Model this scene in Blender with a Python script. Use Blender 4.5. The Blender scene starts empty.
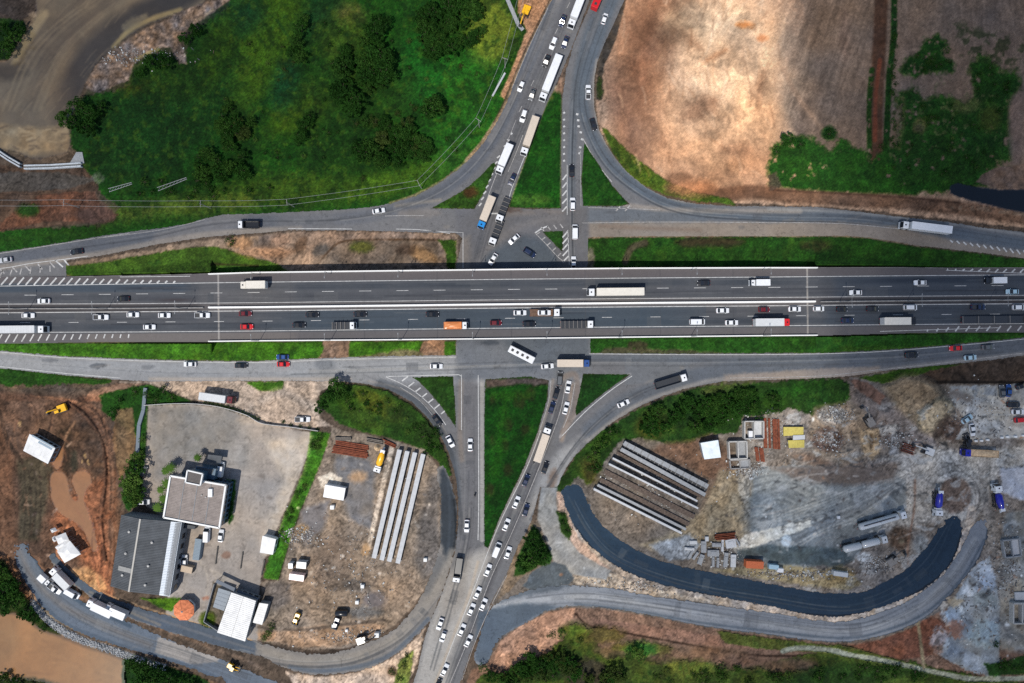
import bpy, bmesh, math, random
import numpy as np
from mathutils import Vector, Matrix
random.seed(7)
RNG = np.random.RandomState(11)
S = 0.35            # metres per unit of the ground plan at ground level
CX, CY, H = 512.0, 341.5, 240.0
sc = bpy.context.scene
COL = sc.collection

def P(u, v, z=0.0):
    """plan coordinates (u right, v down) of something seen at height z -> world metres"""
    f = (H - z) / H
    return ((u - CX) * S * f, (CY - v) * S * f, z)

# ------------------------------------------------------------------ materials
def lin(c):
    c = np.asarray(c, dtype=np.float64) / 255.0
    return np.where(c <= 0.04045, c / 12.92, ((c + 0.055) / 1.055) ** 2.4)
MATS = {}
def mat(name, rgb, rough=0.7, metal=0.0, spec=0.3, var=0.0, scale=2.0, bump=0.0, bscale=8.0, coat=0.0, trans=0.0):
    if name in MATS: return MATS[name]
    m = bpy.data.materials.new(name); m.use_nodes = True
    nt = m.node_tree; b = nt.nodes['Principled BSDF']
    b.inputs['Base Color'].default_value = (*rgb, 1)
    b.inputs['Roughness'].default_value = rough
    b.inputs['Metallic'].default_value = metal
    b.inputs['Specular IOR Level'].default_value = spec
    b.inputs['Coat Weight'].default_value = coat
    tc = nt.nodes.new('ShaderNodeTexCoord')
    if var > 0:
        n = nt.nodes.new('ShaderNodeTexNoise'); n.inputs['Scale'].default_value = scale; n.inputs['Detail'].default_value = 6
        nt.links.new(tc.outputs['Object'], n.inputs['Vector'])
        r = nt.nodes.new('ShaderNodeMapRange'); r.inputs[1].default_value = 0.3; r.inputs[2].default_value = 0.7
        r.inputs[3].default_value = 1 - var; r.inputs[4].default_value = 1 + var
        nt.links.new(n.outputs['Fac'], r.inputs[0])
        mx = nt.nodes.new('ShaderNodeVectorMath'); mx.operation = 'SCALE'
        mx.inputs[0].default_value = rgb
        nt.links.new(r.outputs[0], mx.inputs['Scale']); nt.links.new(mx.outputs[0], b.inputs['Base Color'])
    if bump > 0:
        n2 = nt.nodes.new('ShaderNodeTexNoise'); n2.inputs['Scale'].default_value = bscale; n2.inputs['Detail'].default_value = 8
        nt.links.new(tc.outputs['Object'], n2.inputs['Vector'])
        bp = nt.nodes.new('ShaderNodeBump'); bp.inputs['Strength'].default_value = bump; bp.inputs['Distance'].default_value = 0.1
        nt.links.new(n2.outputs['Fac'], bp.inputs['Height']); nt.links.new(bp.outputs[0], b.inputs['Normal'])
    MATS[name] = m
    return m

def attr_mat(name, rough=0.95, spec=0.15, fine=0.18, fscale=3.0, fine2=0.12, fscale2=0.7, bump=0.5, bdist=0.15, bscale=2.5, stretch=None):
    """colour from the painted attribute, broken up by procedural noise"""
    if name in MATS: return MATS[name]
    m = bpy.data.materials.new(name); m.use_nodes = True
    nt = m.node_tree; b = nt.nodes['Principled BSDF']
    b.inputs['Roughness'].default_value = rough; b.inputs['Specular IOR Level'].default_value = spec
    a = nt.nodes.new('ShaderNodeAttribute'); a.attribute_name = 'Col'
    tc = nt.nodes.new('ShaderNodeTexCoord')
    vec = tc.outputs['Object']
    if stretch:
        mp = nt.nodes.new('ShaderNodeMapping'); mp.inputs['Scale'].default_value = stretch
        nt.links.new(vec, mp.inputs['Vector']); vec2 = mp.outputs[0]
    else: vec2 = vec
    last = a.outputs['Color']
    for f, s, v in ((fine, fscale, vec), (fine2, fscale2, vec2)):
        n = nt.nodes.new('ShaderNodeTexNoise'); n.inputs['Scale'].default_value = s; n.inputs['Detail'].default_value = 7
        n.inputs['Roughness'].default_value = 0.65
        nt.links.new(v, n.inputs['Vector'])
        r = nt.nodes.new('ShaderNodeMapRange'); r.inputs[1].default_value = 0.3; r.inputs[2].default_value = 0.7
        r.inputs[3].default_value = 1 - f; r.inputs[4].default_value = 1 + f; r.clamp = False
        nt.links.new(n.outputs['Fac'], r.inputs[0])
        mx = nt.nodes.new('ShaderNodeVectorMath'); mx.operation = 'SCALE'
        nt.links.new(last, mx.inputs[0]); nt.links.new(r.outputs[0], mx.inputs['Scale']); last = mx.outputs[0]
    nt.links.new(last, b.inputs['Base Color'])
    if bump:
        n2 = nt.nodes.new('ShaderNodeTexNoise'); n2.inputs['Scale'].default_value = bscale; n2.inputs['Detail'].default_value = 8
        nt.links.new(vec, n2.inputs['Vector'])
        bp = nt.nodes.new('ShaderNodeBump'); bp.inputs['Strength'].default_value = bump; bp.inputs['Distance'].default_value = bdist
        nt.links.new(n2.outputs['Fac'], bp.inputs['Height']); nt.links.new(bp.outputs[0], b.inputs['Normal'])
    MATS[name] = m
    return m

# ------------------------------------------------------------------ objects
def link(o, parent=None):
    COL.objects.link(o)
    if parent is not None: o.parent = parent
    return o
def tag(o, label=None, cat=None, group=None, kind=None):
    if label: o['label'] = label
    if cat: o['category'] = cat
    if group: o['group'] = group
    if kind: o['kind'] = kind
    return o
def empty(name, loc, rz=0.0, pitch=0.0):
    o = bpy.data.objects.new(name, None); o.empty_display_size = 0.3
    o.location = loc; o.rotation_euler = (0, pitch, rz)
    return link(o)

class MB:
    """collects boxes, bars, lofts; build() links them as one mesh object"""
    def __init__(s): s.v = []; s.f = []
    def add(s, vs, fs):
        b = len(s.v); s.v += [tuple(x) for x in vs]; s.f += [tuple(b + i for i in f) for f in fs]; return s
    def box(s, c, d, rz=0.0, top=None, m=None):
        """centre, dims; top = (sx, sy) scale of upper face"""
        hx, hy, hz = d[0] / 2, d[1] / 2, d[2] / 2; tx, ty = top or (1, 1)
        pts = [(-hx, -hy, -hz), (hx, -hy, -hz), (hx, hy, -hz), (-hx, hy, -hz), (-hx * tx, -hy * ty, hz), (hx * tx, -hy * ty, hz), (hx * tx, hy * ty, hz), (-hx * tx, hy * ty, hz)]
        c_, s_ = math.cos(rz), math.sin(rz)
        pts = [(c[0] + x * c_ - y * s_, c[1] + x * s_ + y * c_, c[2] + z) for x, y, z in pts]
        return s.add(pts, [(0, 3, 2, 1), (4, 5, 6, 7), (0, 1, 5, 4), (1, 2, 6, 5), (2, 3, 7, 6), (3, 0, 4, 7)])
    def cbox(s, c, d, ch=0.08):
        """box with chamfered vertical and top edges"""
        hx, hy, hz = d[0] / 2, d[1] / 2, d[2] / 2
        def ring(ix, z):
            x, y, k = hx - ix, hy - ix, ch
            return [(c[0] + a, c[1] + b, c[2] + z) for a, b in ((-x + k, -y), (x - k, -y), (x, -y + k), (x, y - k), (x - k, y), (-x + k, y), (-x, y - k), (-x, -y + k))]
        return s.loft([ring(0, -hz), ring(0, hz - ch), ring(ch, hz)])
    def loft(s, rings, cap=True, closed=True):
        n = len(rings[0]); vs = [p for r in rings for p in r]; fs = []
        for i in range(len(rings) - 1):
            for j in range(n if closed else n - 1):
                k = (j + 1) % n
                fs.append((i * n + j, i * n + k, (i + 1) * n + k, (i + 1) * n + j))
        if cap:
            fs.append(tuple(reversed(range(n)))); fs.append(tuple(range((len(rings) - 1) * n, len(rings) * n)))
        return s.add(vs, fs)
    def bar(s, a, b, r, n=6, r2=None):
        a, b = Vector(a), Vector(b); d = b - a
        q = d.to_track_quat('Z', 'Y'); r2 = r if r2 is None else r2
        ra = [a + q @ Vector((math.cos(t) * r, math.sin(t) * r, 0)) for t in [2 * math.pi * i / n for i in range(n)]]
        rb = [b + q @ Vector((math.cos(t) * r2, math.sin(t) * r2, 0)) for t in [2 * math.pi * i / n for i in range(n)]]
        return s.loft([ra, rb])
    def beam(s, a, b, w, h):
        """rectangular bar from a to b (points at its bottom centre)"""
        a, b = Vector(a), Vector(b); d = (b - a); d2 = Vector((d.x, d.y, 0)).normalized(); n = Vector((-d2.y, d2.x, 0)) * (w / 2); u = Vector((0, 0, h))
        return s.loft([[a - n, a + n, a + n + u, a - n + u], [b - n, b + n, b + n + u, b - n + u]])
    def prism(s, pts, z0, z1, inset=0.0):
        """pts world xy, extruded"""
        ar = sum(pts[i][0] * pts[(i + 1) % len(pts)][1] - pts[(i + 1) % len(pts)][0] * pts[i][1] for i in range(len(pts)))
        if ar < 0: pts = pts[::-1]
        return s.loft([[(x, y, z0) for x, y in pts], [(x, y, z1) for x, y in pts]])
    def mesh(s, name, m, smooth=False):
        me = bpy.data.meshes.new(name); me.from_pydata(s.v, [], s.f); me.validate()
        if m: me.materials.append(m)
        bm = bmesh.new(); bm.from_mesh(me); bmesh.ops.recalc_face_normals(bm, faces=bm.faces); bm.to_mesh(me); bm.free()
        if smooth: me.polygons.foreach_set('use_smooth', [True] * len(me.polygons))
        return me
    def build(s, name, m, parent=None, smooth=False):
        return link(bpy.data.objects.new(name, s.mesh(name, m, smooth)), parent)

# ------------------------------------------------------------------ noise and painting
_LAT = RNG.rand(64, 128, 128).astype(np.float32)
def vn(X, Y, scale, seed=0):
    L = _LAT[seed % 64]
    x = X / scale + seed * 17.3; y = Y / scale + seed * 9.1
    xi = np.floor(x).astype(np.int32); yi = np.floor(y).astype(np.int32)
    fx = (x - xi).astype(np.float32); fy = (y - yi).astype(np.float32)
    fx = fx * fx * (3 - 2 * fx); fy = fy * fy * (3 - 2 * fy)
    x0 = xi & 127; x1 = (xi + 1) & 127; y0 = yi & 127; y1 = (yi + 1) & 127
    return (L[y0, x0] * (1 - fx) + L[y0, x1] * fx) * (1 - fy) + (L[y1, x0] * (1 - fx) + L[y1, x1] * fx) * fy
def fbm(X, Y, scale, seed=0, oct=4):
    o = 0; a = 1; t = 0
    for i in range(oct):
        o = o + a * vn(X, Y, scale / 2 ** i, seed + i); t += a; a *= 0.6
    return (o / t - 0.5) * 2      # about -1..1
def cr(pts, closed=True, n=6):
    """smooth curve through the points"""
    out = []; m = len(pts)
    for i in range(m if closed else m - 1):
        if closed: p0, p1, p2, p3 = pts[(i - 1) % m], pts[i], pts[(i + 1) % m], pts[(i + 2) % m]
        else: p0, p1, p2, p3 = pts[max(i - 1, 0)], pts[i], pts[i + 1], pts[min(i + 2, m - 1)]
        for k in range(n):
            t = k / n
            out.append(tuple(0.5 * ((2 * p1[j]) + (-p0[j] + p2[j]) * t + (2 * p0[j] - 5 * p1[j] + 4 * p2[j] - p3[j]) * t * t + (-p0[j] + 3 * p1[j] - 3 * p2[j] + p3[j]) * t ** 3) for j in range(2)))
    if not closed: out.append(tuple(pts[-1][:2]))
    return out
def seg_dist(X, Y, pts, closed):
    best = np.full(X.shape, 1e9, dtype=np.float32); inside = np.zeros(X.shape, dtype=bool)
    m = len(pts)
    for i in range(m if closed else m - 1):
        x0, y0 = pts[i]; x1, y1 = pts[(i + 1) % m]
        dx, dy = x1 - x0, y1 - y0; l2 = dx * dx + dy * dy
        if l2 < 1e-9: continue
        t = np.clip(((X - x0) * dx + (Y - y0) * dy) / l2, 0, 1)
        d = (X - x0 - t * dx) ** 2 + (Y - y0 - t * dy) ** 2
        np.minimum(best, d, out=best)
        if closed and y0 != y1:
            c = ((y0 > Y) != (y1 > Y)) & (X < dx * (Y - y0) / dy + x0)
            inside ^= c
    best = np.sqrt(best)
    return np.where(inside, -best, best) if closed else best

class Grid:
    def __init__(s, x0, y0, x1, y1, step, base=(90, 76, 64)):
        s.x0, s.y0, s.step = x0, y0, step
        s.xs = np.arange(x0, x1 + 1e-6, step, dtype=np.float32); s.ys = np.arange(y0, y1 + 1e-6, step, dtype=np.float32)
        s.X, s.Y = np.meshgrid(s.xs, s.ys)
        s.C = np.empty(s.X.shape + (3,), np.float32); s.C[:] = base
        s.K = np.zeros(s.X.shape, np.int8); s.Z = np.zeros(s.X.shape, np.float32)
        s.wn = fbm(s.X, s.Y, 14, 3, 4)      # wobble
        s.wf = fbm(s.X, s.Y, 4, 8, 3); s.wg = fbm(s.X, s.Y, 1.9, 13, 2)
    def win(s, pts, pad):
        xs = [p[0] for p in pts]; ys = [p[1] for p in pts]; st = s.step
        i0 = max(0, int((min(xs) - pad - s.x0) / st)); i1 = min(len(s.xs), int((max(xs) + pad - s.x0) / st) + 2)
        j0 = max(0, int((min(ys) - pad - s.y0) / st)); j1 = min(len(s.ys), int((max(ys) + pad - s.y0) / st) + 2)
        return (slice(j0, j1), slice(i0, i1)) if i1 > i0 and j1 > j0 else None
    def _mask(s, pts, closed, w, soft, amp, sm):
        if sm: pts = cr(pts, closed)
        W = s.win(pts, w + soft + amp * 2 + 2)
        if W is None: return None, None
        d = seg_dist(s.X[W], s.Y[W], pts, closed) - w
        if amp: d = d + (s.wn[W] * 0.9 + s.wf[W] * 0.8 + s.wg[W] * .5) * amp
        return W, np.clip(0.5 - d / max(soft, 1e-3), 0, 1)
    def _apply(s, W, m, col, a, var, vs, seed, cls, dz, patch):
        X, Y = s.X[W], s.Y[W]
        if patch is not None:       # (threshold, scale): only where the noise is high
            n = fbm(X, Y, patch[1], seed + 20, 4)
            m = m * np.clip((n - patch[0]) * 5 + 0.5, 0, 1)
        if dz: s.Z[W] += m * dz
        if col is not None:
            c = np.empty(X.shape + (3,), np.float32); c[:] = col
            if var:
                v = fbm(X, Y, vs, seed, 5); hue = fbm(X, Y, vs * 2.3, seed + 7, 2)
                c *= (1 + var * v)[..., None]; c *= 1 + np.stack([hue, hue * 0.2, -hue], -1) * var * 0.25
            ma = (m * a)[..., None]; s.C[W] = s.C[W] * (1 - ma) + c * ma
        if cls is not None: s.K[W] = np.where(m > 0.5, cls, s.K[W])
    def fill(s, pts, col, a=1.0, soft=1.5, amp=1.5, var=0.12, vs=18, seed=0, cls=None, sm=False, dz=0, patch=None):
        W, m = s._mask(pts, True, 0, soft, amp, sm)
        if W: s._apply(W, m, col, a, var, vs, seed, cls, dz, patch)
    def stroke(s, pts, w, col, a=1.0, soft=1.5, amp=0.5, var=0.08, vs=12, seed=0, cls=None, sm=True, dz=0, patch=None):
        W, m = s._mask(pts, False, w / 2, soft, amp, sm and len(pts) > 2)
        if W: s._apply(W, m, col, a, var, vs, seed, cls, dz, patch)
    def blob(s, x, y, rx, ry, col, a=1.0, soft=6, amp=2, rot=0, **k):
        r = math.radians(rot)
        pts = [(x + rx * math.cos(t) * math.cos(r) - ry * math.sin(t) * math.sin(r), y + rx * math.cos(t) * math.sin(r) + ry * math.sin(t) * math.cos(r)) for t in [i * math.pi / 8 for i in range(16)]]
        s.fill(pts, col, a, soft, amp, **k)
    def to_mesh(s, name, cellmask, m, zf=None, kind='structure', smooth=True):
        ny, nx = s.X.shape
        idx = np.arange(ny * nx).reshape(ny, nx)
        q = np.stack([idx[1:, :-1], idx[1:, 1:], idx[:-1, 1:], idx[:-1, :-1]], -1)[cellmask]
        if not len(q): return None
        used, inv = np.unique(q.ravel(), return_inverse=True)
        U = s.X.ravel()[used].astype(np.float64); V = s.Y.ravel()[used].astype(np.float64)
        Z = s.Z.ravel()[used].astype(np.float64)
        if zf is not None: Z = Z + zf(U)
        f = (H - Z) / H
        co = np.stack([(U - CX) * S * f, (CY - V) * S * f, Z], -1).astype(np.float32)
        me = bpy.data.meshes.new(name)
        me.vertices.add(len(used)); me.vertices.foreach_set('co', co.ravel())
        me.loops.add(len(q) * 4); me.loops.foreach_set('vertex_index', inv.astype(np.int32).ravel())
        me.polygons.add(len(q)); me.polygons.foreach_set('loop_start', np.arange(0, len(q) * 4, 4, dtype=np.int32))
        me.polygons.foreach_set('loop_total', np.full(len(q), 4, np.int32))
        me.polygons.foreach_set('use_smooth', np.full(len(q), smooth))
        me.update(calc_edges=True)
        ca = me.color_attributes.new('Col', 'FLOAT_COLOR', 'POINT')
        c = np.ones((len(used), 4), np.float32); c[:, :3] = lin(np.clip(s.C.reshape(-1, 3)[used], 2, 252)) * ALB
        ca.data.foreach_set('color', c.ravel())
        me.materials.append(m)
        o = link(bpy.data.objects.new(name, me)); o['kind'] = kind
        return o
ALB = 0.80
# ================================================================== ground plan
# highway profile: level over the junction, falling to the ground at both ends
def zhw(u):
    u = np.asarray(u, dtype=np.float64)
    a = np.clip((u - 35) / (290 - 35), 0, 1); b = np.clip((1000 - u) / (1000 - 740), 0, 1)
    t = np.minimum(a, b); t = t * t * (3 - 2 * t)
    return 0.35 + 5.2 * t
BX = [-200, 0, 128, 256, 384, 512, 640, 768, 896, 1024, 1200]
BY = [308.6, 308.4, 308, 307, 305.5, 304, 302.8, 301.8, 300.6, 299.6, 298.6]
def med(u): return np.interp(u, BX, BY)
HW_TOP = [(-60, 276), (65, 276.5), (150, 275), (208, 273.6), (256, 272), (384, 270.4), (512, 268.9), (640, 267.7), (768, 267.3), (818, 267.3), (900, 267.2), (950, 267.8), (1084, 267.3)]
HW_BOT = [(1084, 331), (1024, 332), (920, 332.6), (818, 335.4), (768, 335.8), (640, 337.2), (512, 338.7), (384, 340), (256, 341), (208, 341.6), (110, 341.6), (0, 343.5), (-60, 344)]
HW = HW_TOP + HW_BOT

R = {}   # roads at ground level: plan outlines
R['slip_nw'] = [(-60, 259), (0, 252), (40, 246), (75, 240), (100, 236), (130, 231.5), (160, 228), (190, 223), (205, 218), (225, 214), (256, 213.5), (300, 211.5), (340, 209.5), (370, 207), (390, 203.5), (415, 196), (432, 187), (446, 178), (458, 169), (470, 158), (484, 142), (497, 121), (506, 104), (514, 83), (523, 60), (533, 37), (544, 14), (551, 0), (580, -60),
    (622, -60), (601, -28), (589, 0), (575, 38), (563, 68), (556, 84), (545, 107), (537, 126), (529, 148), (521, 170), (513, 192), (508, 207), (530, 209), (561, 208), (561, 150), (562, 100), (566, 70), (574, 42), (592, 0), (612, -40), (618, -60),
    (650, -60), (636, -30), (624, 0), (612, 27), (603, 46), (597, 62), (594, 80), (594, 107), (599, 130), (607, 145), (615, 158), (627, 172), (647, 188), (667, 198), (692, 203), (727, 206), (768, 206), (818, 207), (855, 211), (893, 216), (943, 221), (980, 227), (1024, 232), (1084, 241),
    (1084, 266), (1024, 258), (980, 252.5), (943, 248), (918, 245.5), (893, 241), (868, 237), (843, 235.5), (768, 236), (700, 236), (650, 236), (588, 237), (587, 280), (456, 280), (456, 268), (462, 238), (456, 233), (431, 232.5), (396, 231), (340, 230), (288, 230), (256, 233), (212, 236), (160, 243.5), (100, 255.5), (66, 260), (66, 277), (-60, 279)]
R['slip_s'] = [(-60, 350), (0, 350.5), (62, 356), (150, 359.5), (225, 361), (256, 361), (321, 358), (381, 356), (456, 355), (456, 330), (590, 330), (590, 353), (680, 353.5), (768, 353), (818, 353), (868, 351), (918, 347.5), (968, 343), (1024, 337.5), (1084, 331),
    (1084, 347), (1024, 355), (993, 359.5), (943, 364.5), (880, 371), (850, 376), (818, 378), (768, 379.5), (724, 381), (700, 385), (687, 388), (662, 396), (637, 407), (612, 422), (600, 432), (587, 443), (575, 455), (566, 467), (560, 480), (557, 487),
    (540, 487), (536, 503), (531, 520), (526, 532), (519, 543), (512, 560), (507, 572), (492, 600), (480, 630), (470, 652), (460, 683), (438, 743),
    (385, 743), (413, 683), (417, 670), (424, 640), (430, 621), (440, 598), (448, 575), (455, 550), (458, 520), (458, 500), (456, 480), (453, 467), (448, 452), (441, 436), (428, 418), (411, 401), (388, 389), (368, 384), (346, 381.5), (300, 380.5), (256, 380.5), (200, 381), (150, 381), (120, 379.5), (62, 374.5), (0, 368), (-60, 363)]
# islands cut out of the roads
ISL = [
    [(431, 208), (440, 203), (455, 195), (468, 186), (480, 176), (492, 163), (497, 161), (494, 171), (485, 191), (474, 209)],
    [(584, 141), (590, 151), (600, 166), (612, 185), (629, 204), (620, 206), (583, 206), (581, 180)],
    [(542, 231.5), (563, 230.5), (563, 240), (562, 251), (556, 246)],
    [(412, 377), (453, 376), (455, 400), (456, 428), (450, 419), (440, 405), (428, 391), (419, 382)],
    [(485, 379), (530, 376), (549, 380), (547, 400), (537, 434), (524, 467), (514, 488), (500, 517), (488, 548), (484, 546), (484, 480), (484, 420)],
    [(583, 373.5), (630, 374), (612, 387), (596, 399), (576, 416), (575, 411)],
]
NEW = {}
NEW['new_asphalt_road'] = [(561, 492), (563, 488), (568, 485.5), (575, 484.5), (581, 487), (587, 500), (594, 513), (602, 524), (612, 533), (632, 547), (654, 558), (682, 566), (712, 572), (737, 577), (768, 583), (800, 589), (830, 593), (848, 593), (863, 591), (880, 584), (903, 571), (918, 556), (930, 542), (938, 528), (945, 515), (953, 514), (962, 517), (963, 527), (958, 550), (948, 567), (930, 585), (908, 597), (880, 608), (858, 614), (833, 617), (800, 613), (768, 606), (725, 598), (687, 591), (652, 582), (625, 571), (602, 557), (585, 541), (574, 525), (567, 511)]
NEW['site_road'] = [(488, 612), (500, 601), (512, 596), (527, 590), (550, 586), (574, 585), (612, 588), (632, 592), (662, 597), (692, 601), (724, 606), (768, 612), (805, 618), (835, 621), (860, 618), (888, 609), (913, 597), (940, 577), (955, 557), (965, 540), (972, 520), (985, 518), (988, 530), (985, 544), (975, 564), (960, 584), (933, 612), (908, 627), (873, 638), (843, 642), (805, 640), (768, 634.5), (737, 631), (697, 625), (662, 618), (632, 612), (600, 607), (575, 606), (562, 607), (545, 612), (527, 622), (512, 630), (497, 641), (486, 664), (474, 661), (478, 640)]
NEW['gravel_ramp'] = [(436, 470), (444, 466), (450, 480), (456, 500), (457, 522), (455, 550), (448, 575), (440, 598), (429, 622), (411, 640), (400, 651), (386, 660), (372, 667), (356, 671), (335, 674), (318, 675), (300, 673), (275, 664), (262, 657), (228, 649), (200, 641), (160, 629), (125, 616), (100, 603), (80, 590), (62, 575), (50, 562), (45, 552), (52, 549), (60, 560), (78, 577), (100, 592), (125, 602), (160, 613), (200, 624), (256, 641), (281, 648), (306, 653), (325, 653), (343, 650), (373, 640), (396, 627), (416, 604), (428, 580), (438, 550), (440, 520), (440, 495)]
NEW['riverside_road'] = [(12, 550), (22, 543), (30, 546), (36, 560), (47, 574), (60, 586), (75, 597), (105, 612), (135, 624), (175, 642), (220, 658), (256, 674), (290, 690), (330, 743), (240, 743), (225, 683), (212, 677), (187, 667), (150, 655), (112, 644), (82, 634), (57, 620), (37, 600), (22, 577)]

G = Grid(-60, -60, 1084, 743, 1.0)
f, st, bl = G.fill, G.stroke, G.blob
GRS, YRD, RIV, GRV = 1, 2, 3, 4
GR = (20, 56, 14); GRB = (52, 88, 22); GRD = (12, 36, 14); OLV = (70, 82, 28)
DIRT = (98, 80, 66); DUST = (176, 152, 130); PINK = (165, 125, 104); BRN = (78, 56, 45)
# --- top left field
f([(225, -60), (600, -60), (551, 0), (520, 62), (500, 118), (470, 160), (440, 184), (390, 206), (340, 212), (225, 216), (160, 230), (80, 242), (-60, 262), (-60, 235), (30, 228), (100, 226), (120, 208), (95, 190), (82, 165), (70, 150), (70, 118), (85, 95), (125, 90), (160, 50), (185, 62), (195, 30), (228, 8)], GR, cls=GRS, var=.3, vs=30, amp=3)
f([(80, 95), (120, 92), (135, 65), (158, 50), (176, 52), (190, 62), (196, 30), (228, 4), (290, -60), (360, -60), (250, 110), (150, 190), (90, 180), (70, 130)], (17, 46, 18), a=.8, amp=6, soft=25, var=.25, cls=GRS)
for (x, y, rx, ry, c, a, ro) in [(275, 40, 30, 60, (50, 78, 16), .8, 20), (248, 75, 18, 40, (46, 74, 18), .7, 10), (300, 110, 38, 22, (50, 72, 14), .7, -30), (340, 30, 30, 30, (62, 76, 26), .6, 0), (350, 12, 12, 8, (105, 92, 58), .6, 0),
    (470, 95, 40, 60, (30, 82, 22), .8, 10), (490, 30, 26, 34, (92, 104, 38), .8, 0), (420, 70, 28, 40, (24, 86, 28), .7, 0), (300, 190, 90, 16, (50, 72, 20), .8, -3), (400, 180, 50, 14, (60, 88, 22), .8, -15), (200, 205, 60, 11, (78, 92, 36), .8, -5),
    (120, 215, 30, 10, (70, 80, 36), .7, -10), (450, 160, 26, 10, (40, 82, 26), .8, -40), (235, 15, 30, 20, (16, 50, 30), .7, 0), (285, 85, 14, 26, (14, 52, 34), .8, 15), (320, 10, 14, 40, (14, 48, 26), .7, 30), (180, 75, 50, 24, (30, 54, 14), .6, 0), (220, 45, 16, 34, (42, 68, 14), .7, 15), (130, 88, 14, 4, (66, 60, 14), .6, 0), (340, 150, 40, 30, (22, 48, 14), .6, 0), (360, 90, 60, 40, (30, 52, 18), .4, 0),
    (60, 235, 60, 7, (26, 56, 16), .9, -5)]:
    bl(x, y, rx, ry, c, a=a, rot=ro, soft=16, amp=5, var=.25, vs=9)
st([(260, 150), (285, 143), (330, 150)], 2, (16, 40, 10), a=.6); st([(277, 20), (300, 60), (285, 80), (262, 105)], 3, (12, 42, 20), a=.5)
f([(225, -60), (600, -60), (551, 0), (470, 160), (340, 212), (100, 226), (82, 165), (85, 95), (160, 50)], (10, 30, 8), a=.45, patch=(.15, 9), seed=3, amp=3, soft=8)
f([(225, -60), (600, -60), (551, 0), (470, 160), (340, 212), (100, 226), (82, 165), (85, 95), (160, 50)], (70, 90, 24), a=.35, patch=(.3, 6), seed=9, amp=3, soft=8)
# --- river in the top left corner
f([(-60, -60), (260, -60), (230, 2), (195, 16), (150, 33), (110, 58), (60, 130), (85, 165), (30, 160), (-60, 150)], (98, 82, 66), amp=2, var=.2)
f([(-60, 15), (0, 12), (24, 22), (27, 35), (14, 50), (8, 60), (-60, 62)], (16, 38, 16), cls=GRS, var=.3)
f([(-60, -60), (50, -60), (45, 8), (20, 20), (-60, 12)], (72, 62, 56), var=.3, vs=8)
f([(28, 14), (85, 0), (60, 14), (40, 28)], (150, 130, 104), a=.6)
RIVP = [(52, -60), (215, -60), (205, 0), (185, 9), (150, 23), (125, 38), (108, 52), (97, 62), (86, 80), (80, 95), (72, 112), (66, 120), (70, 140), (66, 152), (50, 156), (30, 157), (10, 149), (-60, 141), (-60, 66), (0, 63), (11, 55), (22, 37), (36, 18)]
f(RIVP, (112, 99, 80), cls=RIV, dz=-.5, sm=True, amp=1, var=.18, vs=16)
st([(30, 62), (50, 45), (80, 20), (110, -20)], 30, (88, 76, 63), a=.6, soft=18); st([(14, 60), (22, 47), (33, 30), (44, 14)], 9, (152, 134, 102), a=.9, soft=4)
st([(55, 66), (75, 35), (105, 10), (140, -20)], 5, (124, 108, 88), a=.5, soft=5); st([(38, 62), (46, 44), (60, 24)], 5, (80, 70, 60), a=.6, soft=4)
st([(215, -25), (165, 5), (130, 22), (103, 42), (84, 64), (72, 88), (62, 112)], 24, (66, 60, 54), a=.9, soft=10); st([(215, -20), (175, 0), (140, 14)], 20, (62, 58, 53), a=.7, soft=8)
st([(180, 10), (160, 16), (140, 24), (125, 34), (114, 47)], 5, (146, 128, 90), soft=3); bl(135, 22, 15, 4, (128, 116, 92), a=.7, rot=-30, soft=4)
bl(35, 100, 34, 34, (112, 98, 80), a=.6, soft=24); f([(-60, 118), (40, 128), (70, 125), (68, 150), (30, 155), (-60, 140)], (142, 124, 96), soft=5, var=.3, vs=6, a=.9)
bl(10, 72, 18, 8, (62, 56, 48), a=.7, soft=8)
f([(84, 86), (95, 66), (108, 54), (125, 40), (150, 26), (185, 10), (205, 2), (236, -4), (215, 12), (190, 28), (179, 36), (184, 52), (187, 64), (179, 64), (170, 48), (158, 48), (146, 55), (134, 64), (128, 80), (100, 92), (90, 91)], (128, 108, 94), var=.6, vs=3.5, amp=1.5, cls=0)
st([(180, 28), (195, 22), (215, 8)], 3, (170, 146, 112), a=.6, patch=(0, 6)); st([(134, 60), (146, 54), (158, 49)], 3, (150, 140, 90), a=.7)
# lower left bank
f([(-60, 155), (20, 168), (84, 168), (98, 185), (100, 200), (118, 215), (112, 222), (60, 226), (-60, 236)], (84, 66, 54), var=.35, vs=9)
f([(-60, 172), (0, 172), (60, 172), (96, 180), (70, 188), (20, 192), (-60, 190)], (80, 74, 68), var=.2)
f([(40, 195), (75, 192), (95, 192), (100, 205), (118, 215), (90, 222), (50, 222), (0, 230), (0, 222)], (112, 70, 50), var=.45, vs=5, a=.85)
bl(95, 215, 20, 9, (84, 66, 62), a=.7, soft=6); bl(28, 210, 12, 7, (28, 54, 20), soft=5, cls=GRS); bl(98, 178, 5, 5, (104, 108, 108), a=.7, soft=3)
# earth shoulder by the north road
f([(520, -60), (590, -60), (551, 0), (535, 32), (522, 58), (512, 82), (505, 100), (500, 96), (515, 60), (527, 30), (518, 12)], (172, 130, 98), var=.2, vs=7, amp=1)
st([(553, -2), (535, 34), (523, 60), (514, 83), (506, 104), (496, 122), (483, 142), (468, 160)], 5, (150, 128, 100), var=.2); st([(550, 0), (533, 34), (521, 60), (512, 83), (503, 104), (494, 122)], 1.6, (62, 46, 38), a=.7)
st([(470, 158), (456, 170), (440, 182), (415, 195), (390, 203)], 2.5, (150, 132, 104), a=.7); bl(512, 10, 5, 10, (230, 150, 40), a=.0)
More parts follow.
